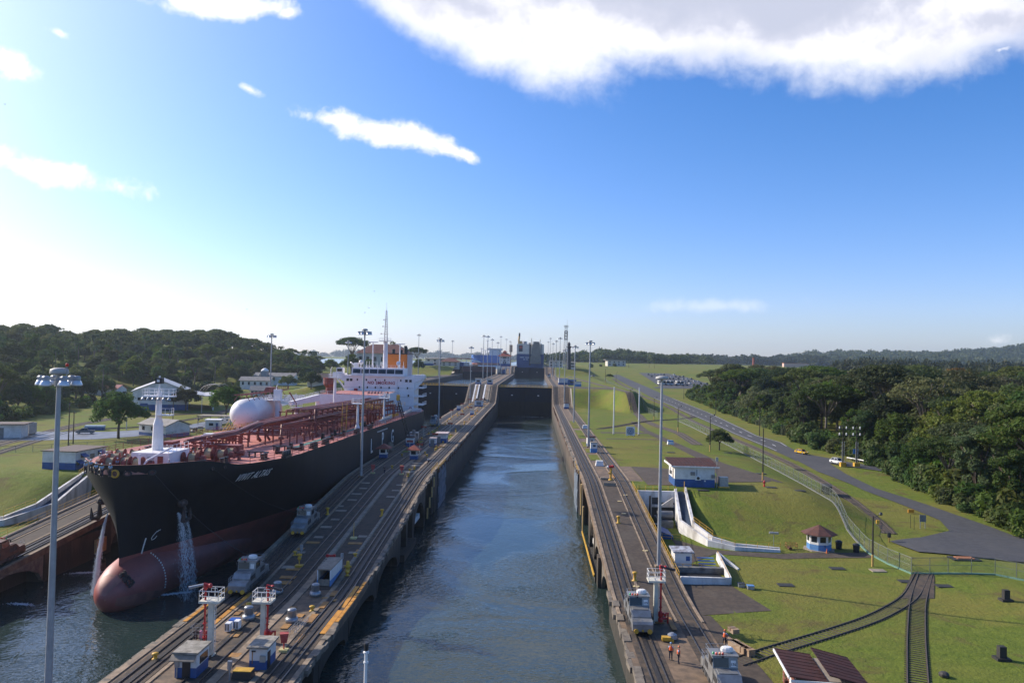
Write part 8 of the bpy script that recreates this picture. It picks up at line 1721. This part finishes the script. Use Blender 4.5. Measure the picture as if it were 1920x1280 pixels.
for x, y, z, k, s_, lab in ((-112, 770, 25.5, 'umbrella', .95, 'spreading tree right of the funnel behind the left lane'), (-100, 700, 21, 'dome', .8, 'dark tree low behind the funnel'), (-150, 655, 24, 'umbrella', 1.3, 'flat crowned tree left of the cream hall'), (-118, 668, 24, 'dome2', 1.35, 'tree rising behind the roof of the cream hall'), (-140, 610, 20, 'dome', 1.05, 'dark tree left of the orange funnel'), (-124, 600, 19.5, 'dome', .85, 'dark tree just behind the bridge, left of the funnel'), (-108, 610, 19.5, 'dome2', .75, 'olive tree between funnel and cream hall')):
    tree(k, x, y, z, s_, 1.3, lab)
# wooded hill on the left
HG = 'trees of the wooded hill on the left'
pts = scatter((-560, -150, 262, 780, lambda x, y: x < float(lx(y))-4 and inview(x, y, 6) and x > float(lx(y))-230 and not (abs(x-lx(y)) < 40 and 380 < y < 440)), 620, lambda y: 9.0 if y < 420 else 10.5, 8, 90000)
pts.sort(key=lambda p: p[1]*.6+abs(p[0]-float(lx(p[1])))); cnt = {'forest_tree': 0}
rest = []
for i, (x, y) in enumerate(pts):
    z = float(zl(x, y))-.6; sx_ = (x-5.8)/y*1450+1003; hzn = ('over the left edge hut' if sx_ < 90 else 'over the red roofed shed' if sx_ < 215 else 'over the warehouse' if sx_ < 350 else 'over the deck tank' if sx_ < 470 else 'over the crane post' if sx_ < 560 else 'left of the bridge')+(', lower slope' if lx(y)-x < 45 else ', mid slope' if lx(y)-x < 110 else ', hilltop')
    if i < 260:
        if tr_.random() < .24: palm(tr_.randrange(2), x, y, z+2, tr_.uniform(.9, 1.3), tr_.uniform(0, 6), 'feathery palm on the left hill, '+hzn, HG+', palms '+hzn); continue
        k = tr_.choice(('dome', 'dome2', 'dome2', 'dome3', 'dome3', 'tall2', 'umbrella2', 'dome3')); tree(k, x, y, z, tr_.uniform(.62, .95), tr_.uniform(0, 6.28), KIND[k][1]+' on the left hill, '+hzn, HG+' '+k+hzn, tr_.uniform(.85, 1.1))
    else: rest.append((x, y, z))
lowq = {}
for kk in ('dome', 'umbrella2'):
    me = PT[kk][1]; co = np.empty(len(me.vertices)*3, np.float32); me.vertices.foreach_get('co', co); lowq[kk] = co.reshape(-1, 4, 3)[::8]
Q = []
for x, y, z in rest:
    kk = 'dome' if tr_.random() < .65 else 'umbrella2'; q_ = lowq[kk]; s_ = tr_.uniform(.65, 1.0); a = tr_.uniform(0, 6.28); c, s2 = math.cos(a), math.sin(a); ctr = q_.mean(1, keepdims=True); q2 = (ctr+(q_-ctr)*2.3)*s_; Q.append(np.stack([q2[..., 0]*c-q2[..., 1]*s2+x, q2[..., 0]*s2+q2[..., 1]*c+y, q2[..., 2]+z], -1))
o = bpy.data.objects.new('hill_forest', quads('hill_forest', np.concatenate(Q), leaf_mat('hill_leaves', (.066, .112, .02), (.14, .17, .036)))); COL.objects.link(o); tag(o, kind='stuff')
def hzf(x, y): s_ = (x-5.8)/y*1450+1003; return 'left of the lone dark tree' if s_ < 200 else 'behind the warehouse' if s_ < 350 else 'behind the deck tank' if s_ < 500 else 'left of the bridge'
for i in range(46):
    y = 258+i*7.5; x = float(lx(y))+tr_.uniform(-3, 5); bush(tr_.choice(bush_me), x, y, float(zl(x, y))-.2, tr_.uniform(1.2, 2.2), i, 'green bush at the foot of the left hill, '+hzf(x, y), 'bushes at the hill foot '+hzf(x, y))
# ---------------------------------------------------------------- far woods: canopies joined, nobody could count them
def canopy(name, rows, mat, seed):
    """rows: (x, y, ground z, height, radius)"""
    q = np.random.RandomState(seed); Q = []
    tpl = leaves([(math.cos(i*2.4)*.62*math.sqrt(i/14), math.sin(i*2.4)*.62*math.sqrt(i/14), .45+.5*(1-i/14)) for i in range(14)], [.42]*14, 12, .17, .7, .6)
    for x, y, z, h, r in rows:
        a = q.uniform(0, 6.28); c, s = math.cos(a), math.sin(a); t = tpl*np.array([r*1.25, r*1.25, h]); Q.append(np.stack([t[..., 0]*c-t[..., 1]*s+x, t[..., 0]*s+t[..., 1]*c+y, t[..., 2]+z], -1))
    o = bpy.data.objects.new(name, quads(name, np.concatenate(Q), mat)); COL.objects.link(o); return tag(o, kind='stuff')
farleaf = leaf_mat('far_leaves', (.040, .065, .018), (.075, .095, .028), (.09, .085, .03))
q = random.Random(31); hz_ = []
def ridge(pts_px, Yf, Y1, depth, step, r, floor, dyrow):
    """canopies on a ridge whose skyline runs through picture points at distance Yf"""
    xs_ = [D(px, py, Yf).x for px, py in pts_px]; zs_ = [D(px, py, Yf).z for px, py in pts_px]; rows = []
    x = xs_[0]
    while x < xs_[-1]:
        zt = float(np.interp(x, xs_, zs_))
        n = max(1, int(depth/dyrow))
        for j in range(n):
            f = (j+.5)/n; yy = Yf-depth*(1-f)+q.uniform(-.5, .5)*dyrow; zz = floor+(zt-r*1.1-floor)*(f**.85)+q.uniform(-.12, .12)*r; rows.append((x+q.uniform(-.5, .5)*step, yy, zz, r*q.uniform(.9, 1.5), r*q.uniform(.8, 1.3)))
        x += step
    return rows
def hillmass(name, pts_px, Yf, depth, floor, drop):
    xs_ = [D(px, py, Yf).x for px, py in pts_px]; zs_ = [D(px, py, Yf).z-drop for px, py in pts_px]; b = B(); rws = []
    for f, dz_ in ((-1.05, 0), (-.5, .62), (0, 1.0), (1.2, .9), (3, 0)):
        rws.append([(x, Yf+depth*f, floor+(z-floor)*dz_) for x, z in zip(xs_, zs_)])
    b.grid(rws); return b.build(name, lawn_dark, kind='structure')
lawn_dark = M('hill_ground', (.035, .05, .016), (.025, .036, .012), .02, .95)
S1 = [(1020, 672), (1060, 667), (1095, 662), (1128, 656), (1165, 657), (1200, 664), (1235, 667), (1250, 676)]
canopy('far_forest', ridge(S1, 1750, 0, 260, 15, 13, 31, 34), farleaf, 1); hillmass('hill', S1, 1750, 260, 28, 12)
S2 = [(1248, 676), (1262, 671), (1285, 669), (1300, 669), (1312, 676)]
canopy('far_forest', ridge(S2, 1900, 0, 160, 15, 14, 31, 36), farleaf, 2)
S3 = [(1235, 674), (1300, 673), (1340, 671), (1380, 671), (1425, 673), (1470, 671), (1530, 672)]
canopy('far_forest', ridge(S3, 2700, 0, 320, 24, 20, 31, 55), farleaf, 3); hillmass('hill', S3, 2700, 320, 28, 16)
S4 = [(1380, 683), (1430, 675), (1470, 665), (1520, 661), (1580, 660), (1640, 659), (1700, 660), (1745, 662), (1780, 658), (1830, 656), (1850, 653), (1885, 647), (1920, 645), (2000, 640), (2100, 655)]
canopy('far_forest', ridge(S4, 3300, 0, 900, 28, 22, 31, 75), farleaf, 4); hillmass('hill', S4, 3300, 900, 28, 20)
S5 = [(560, 690), (640, 668), (665, 664), (700, 670), (745, 668), (770, 662), (800, 664), (840, 667), (880, 668), (930, 668), (1000, 671), (1060, 673)]
canopy('far_forest', ridge(S5, 5200, 0, 500, 52, 34, 25, 160), farleaf, 5); hillmass('hill', S5, 5200, 500, 24, 30)
rows = [(x, y, float(zr(x, y)), q.uniform(12, 19), q.uniform(7, 10)) for x, y in scatter((180, 900, 420, 1100, lambda x, y: x > 290+.12*y and x < .72*y+120), 420, lambda y: 14, 17)]
canopy('far_forest', rows, farleaf, 6)
for i in range(14):
    x, y = q.uniform(70, 150), q.uniform(1050, 1300)
    if i < 9: bush(bush_me[i % 3], x, y, float(zr(x, y)), q.uniform(1.5, 3), i, 'dark bush on the far grassy rise near the pale house', 'bushes on the far rise')
for x, y, lab in ((178, 1120, 'palm on the far rise, taller of two right of the pale house'), (172, 1130, 'palm on the far rise, shorter of two right of the pale house'), (140, 1110, 'small palm in front of the pale house on the rise')): palm(1, x, y, float(zr(x, y))-2, 1.1, x, lab, 'far palms')
# ---------------------------------------------------------------- people
skin = M('skin', (.30, .17, .11), (.26, .145, .095), 2, .6); shirtw = M('shirt_white', (.62, .66, .70), None, 1, .8); shirtb = M('shirt_blue', (.30, .44, .58), None, 1, .8); trous = M('trousers_navy', (.015, .018, .035), None, 1, .85); vestm = M('vest_orange', (.80, .14, .03), None, 1, .7); helw = M('helmet_white', (.8, .8, .78), None, 1, .35); helo = M('helmet_orange', (.75, .16, .03), None, 1, .35); helb = M('helmet_blue', (.2, .35, .55), None, 1, .4)
def skin_mesh(name, chains, mat, root=0, sub=1):
    """one continuous surface grown round a skeleton: chains of (x, y, z, radius) sharing joints"""
    vs, es, rs, key = [], [], [], {}
    for ch in chains:
        last = None
        for x, y, z, r in ch:
            k = (round(x, 3), round(y, 3), round(z, 3))
            if k not in key: key[k] = len(vs); vs.append((x, y, z)); rs.append(r)
            if last is not None and last != key[k]: es.append((last, key[k]))
            last = key[k]
    me = bpy.data.meshes.new(name); me.from_pydata(vs, es, []); o = bpy.data.objects.new(name, me); COL.objects.link(o)
    md = o.modifiers.new('skin', 'SKIN'); md.use_smooth_shade = True; o.modifiers.new('sub', 'SUBSURF').levels = sub
    for sv, r in zip(me.skin_vertices[0].data, rs): sv.radius = (r, r)
    me.skin_vertices[0].data[root].use_root = True
    out = bpy.data.meshes.new_from_object(o.evaluated_get(bpy.context.evaluated_depsgraph_get())); out.name = name; out.materials.clear(); out.materials.append(mat)
    bpy.data.objects.remove(o); bpy.data.meshes.remove(me); return out
def pose(kind):
    hip, kn, an = .92, .5, .09; J = {}
    arm = {'stand': ((.25, .03, 1.14), (.25, -.08, .92), (.24, -.13, .83)), 'work': ((.25, -.10, 1.17), (.17, -.34, 1.10), (.14, -.42, 1.09)), 'lean': ((.27, .10, 1.16), (.30, -.02, .96), (.30, -.08, .90)), 'walk': ((.24, .12, 1.16), (.25, .06, .93), (.25, .02, .85))}[kind]
    st = {'stand': (0, 0), 'work': (.04, -.04), 'lean': (-.16, -.05), 'walk': (-.24, .24)}[kind]; bend = {'work': -.10, 'lean': .07}.get(kind, 0)
    return arm, st, bend
def person_meshes(kind):
    arm, st, bend = pose(kind); nk = (0, bend, 1.46); body = [[(0, 0, .95, .125), (0, bend*.5, 1.2, .13), nk[:2]+(1.44, .065), (0, bend-.02, 1.54, .06), (0, bend-.03, 1.62, .092), (0, bend-.03, 1.70, .085)], [(0, bend-.03, 1.62, .092), (0, bend-.125, 1.60, .022)]]
    sh, tr_c, shoes = [[(0, 0, .97, .14), (0, bend*.5, 1.2, .148), (0, bend, 1.40, .12)]], [[(0, 0, .97, .135)]], []
    for s in (-1, 1):
        S = (s*.19, bend, 1.40, .062); E_, W_, H_ = arm; E_ = (s*E_[0], E_[1]+bend, E_[2], .046); W2 = (s*W_[0], W_[1]+bend, W_[2], .033); H2 = (s*H_[0], H_[1]+bend, H_[2], .036)
        if kind == 'walk' and s > 0: E_ = (E_[0], -E_[1], E_[2], .046); W2 = (W2[0], -.16, W2[2], .033); H2 = (H2[0], -.22, H2[2]+.02, .036)
        body.append([(0, bend*.5, 1.2, .13), S, E_, W2, H2])
        dv = Vector(H2[:3])-Vector(W2[:3]); dv.normalize(); sd = dv.cross(Vector((s, 0, .2))).normalized()
        for i, L in enumerate((.075, .085, .08, .062)): p0_ = Vector(H2[:3])+sd*(.027-.018*i); p1_ = p0_+dv*L; p2_ = p1_+dv*.02+Vector((-s*.012, 0, -.012)); body.append([H2, (*p0_, .011), (*p1_, .0095), (*p2_, .008)])
        th = Vector(W2[:3]).lerp(Vector(H2[:3]), .6); body.append([H2, (*(th+sd*.04), .012), (*(th+sd*.05+dv*.05), .010)])
        sh.append([(0, bend*.5, 1.2, .148), (S[0], S[1], S[2], .078), tuple(Vector(S[:3]).lerp(Vector(E_[:3]), .8))+(.062,)])
        yk, ya = st[(s+1)//2]*.45, st[(s+1)//2]; K_ = (s*.11, yk-.02, .5, .06); A_ = (s*.12, ya+.02, .09, .042)
        body.append([(0, 0, .95, .125), (s*.095, 0, .9, .09), K_, A_, (s*.13, ya-.13, .045, .035)])
        tr_c.append([(0, 0, .97, .135), (s*.1, 0, .88, .105), (K_[0], K_[1], K_[2], .078), (A_[0], A_[1], .12, .066)]); shoes.append([(A_[0], A_[1]+.03, .06, .05), (s*.13, ya-.15, .045, .042)])
    sm = B()
    for c_ in shoes: sm.path([v_[:3] for v_ in c_], [v_[3] for v_ in c_], 6)
    hy = bend-.03; hel = B().lathe((0, hy, 1.67), [(.125, 0), (.118, .06), (.085, .12), (.02, .14)], 10).box(-.07, hy-.17, 1.67, .07, hy-.09, 1.685).mesh('helmet', helw, True)
    vest = B(); rows = []
    for z, r in ((1.0, .165), (1.15, .17), (1.3, .172), (1.42, .12)): rows.append([(math.cos(a)*r*1.12, bend*(z-.95)*2.0*.9+math.sin(a)*r, z) for a in [6.28319*i/12 for i in range(12)]])
    vest.grid(rows, closed=True)
    fc = B()
    for s in (-1, 1): fc.ball((s*.034, hy-.088, 1.625), .013, 6, 4)
    fc.box(-.028, hy-.096, 1.562, .028, hy-.085, 1.572)
    return dict(body=skin_mesh('body', body, skin, 0, 1), shirt=skin_mesh('shirt', sh, shirtb, 0, 1), trousers=skin_mesh('trousers', tr_c, trous, 0, 1), shoes=sm.mesh('shoes', black), helmet=hel, vest=vest.mesh('vest', vestm, True), face=fc.mesh('eyes', black))
PM = {k: person_meshes(k) for k in ('stand', 'work', 'lean', 'walk')}
def slot(o, m_): o.material_slots[0].link = 'OBJECT'; o.material_slots[0].material = m_; return o
def person(kind, x, y, z, rz, label, shirt=shirtb, hel=helw, vest=False, group=None, k=1.04):
    t = thing('person', label, 'person', (x, y, z), rz, group); t.scale = (k,)*3; m_ = PM[kind]
    part('body', m_['body'], t); slot(part('shirt', m_['shirt'], t), shirt); part('trousers', m_['trousers'], t); part('shoes', m_['shoes'], t); part('eyes', m_['face'], t)
    if hel: slot(part('helmet', m_['helmet'], t), hel)
    if vest: part('vest', m_['vest'], t)
    return t
for px, py, lab, sh_, hl in ((161, 865, 'crew member in pale blue and white helmet, leftmost at the bow rail', shirtb, helw), (170.5, 862, 'crew member second from the left at the bow rail', shirtb, helw), (181, 869, 'crew member left of the yellow fairlead ring', shirtb, helw), (191.5, 871, 'crew member right behind the yellow fairlead ring', shirtb, helw), (207, 870.5, 'crew member beside the white pole on the bow', shirtb, helw), (189.5, 846, 'crew member standing farther back, left of a pair', shirtw, helw), (200.5, 844.5, 'crew member standing farther back, right of a pair', shirtw, helw), (216.5, 845, 'crew member in white with an orange helmet on the bow', shirtw, helo), (234.5, 851, 'crew member beside the left winch drums', shirtb, helw), (220.5, 859, 'crew member in grey near the yellow winch cover', shirtb, helw), (314, 830, 'crew member behind the white mast house railing', shirtb, helw), (317.5, 861, 'crew member right of the white mast house', shirtb, helw), (363, 844.5, 'crew member behind the right winches', shirtb, helw)):
    p = G(px, py, dk(112)+1.82); p.z = dk(p.y); 
    person('work' if px in (181, 191.5, 216.5) else 'stand', p.x, p.y, p.z, random.Random(int(px)).uniform(-.6, .6), lab, sh_, hl, False, 'crew on the tanker bow')
p = GW(1257.5, 1237); person('stand', p.x, p.y, p.z+.02, 2.8, 'worker in blue helmet and orange vest, left of two beside locomotive 175', shirtb, helb, True)
p = GW(1272, 1244); person('stand', p.x, p.y, p.z+.02, 1.4, 'worker in orange helmet and vest, right of two beside locomotive 175', shirtb, helo, True)
p = GT(1358.5, 1211, zr); person('lean', p.x, p.y, p.z, -.9, 'worker in orange vest leaning on weathered timber blocks', shirtb, helo, True)
p = GW(508, 1139); person('stand', p.x, p.y, p.z+.02, .4, 'worker in orange vest behind the second red monitor', shirtb, helw, True)
p = GW(803, 871); person('walk', p.x, p.y, p.z+.02, 2.9, 'man in a white shirt walking near the edge of the open lane', shirtw, None)
p = GW(721, 888); person('walk', p.x, p.y, p.z+.02, .5, 'person in dark clothes crossing the middle track', trous, None)
p = GW(794, 838); person('stand', p.x, p.y, p.z+.02, .5, 'person in dark clothes beside the crane truck', trous, None, False, None, 1.1)
# birds
bm = B().add([(0, -.35, 0), (.05, .1, 0), (-.05, .1, 0), (.85, .05, .25), (-.85, .05, .25), (.45, -.12, .18), (-.45, -.12, .18), (.1, .45, 0), (-.1, .45, 0), (0, 0, .09), (0, 0, -.09)], [(0, 9, 5), (9, 1, 5), (5, 1, 3), (0, 6, 9), (9, 6, 2), (6, 4, 2), (1, 9, 7), (9, 2, 8), (9, 8, 7), (0, 5, 10), (10, 5, 1), (0, 10, 6), (10, 2, 6), (10, 7, 8), (1, 7, 10), (2, 10, 8)]).mesh('bird', black)
for px, py, Y, lab in ((9, 196, 330, 'tiny dark bird high at the left picture edge'), (1303, 328, 420, 'tiny dark bird alone in the right half of the blue sky'), (463, 580, 380, 'tiny dark bird low above the wooded hill'), (702, 546, 400, 'tiny bird above the masthead of the tanker'), (692, 577, 380, 'tiny bird beside the head of the nearest tall mast, right one'), (684, 586, 380, 'tiny bird beside the head of the nearest tall mast, left one')):
    p = D(px, py, Y); o = bpy.data.objects.new('bird', bm); COL.objects.link(o); o.location = p; o.rotation_euler = (0, 0, px); o.scale = (1.1,)*3; tag(o, lab, 'bird', 'birds in the sky')
# ---------------------------------------------------------------- haze
hzm = bpy.data.materials.new('haze'); hzm.use_nodes = True
for n in list(hzm.node_tree.nodes): hzm.node_tree.nodes.remove(n)
k = NT(hzm.node_tree); pv = k.n('ShaderNodeVolumePrincipled'); pv.inputs['Color'].default_value = (.72, .84, 1, 1); pv.inputs['Density'].default_value = .00007; pv.inputs['Anisotropy'].default_value = .55
ho = k.n('ShaderNodeOutputMaterial'); hzm.node_tree.links.new(pv.outputs[0], ho.inputs['Volume'])
HZ = B().box(-9000, -300, -5, 9000, 9100, 260).build('haze', hzm, kind='stuff')
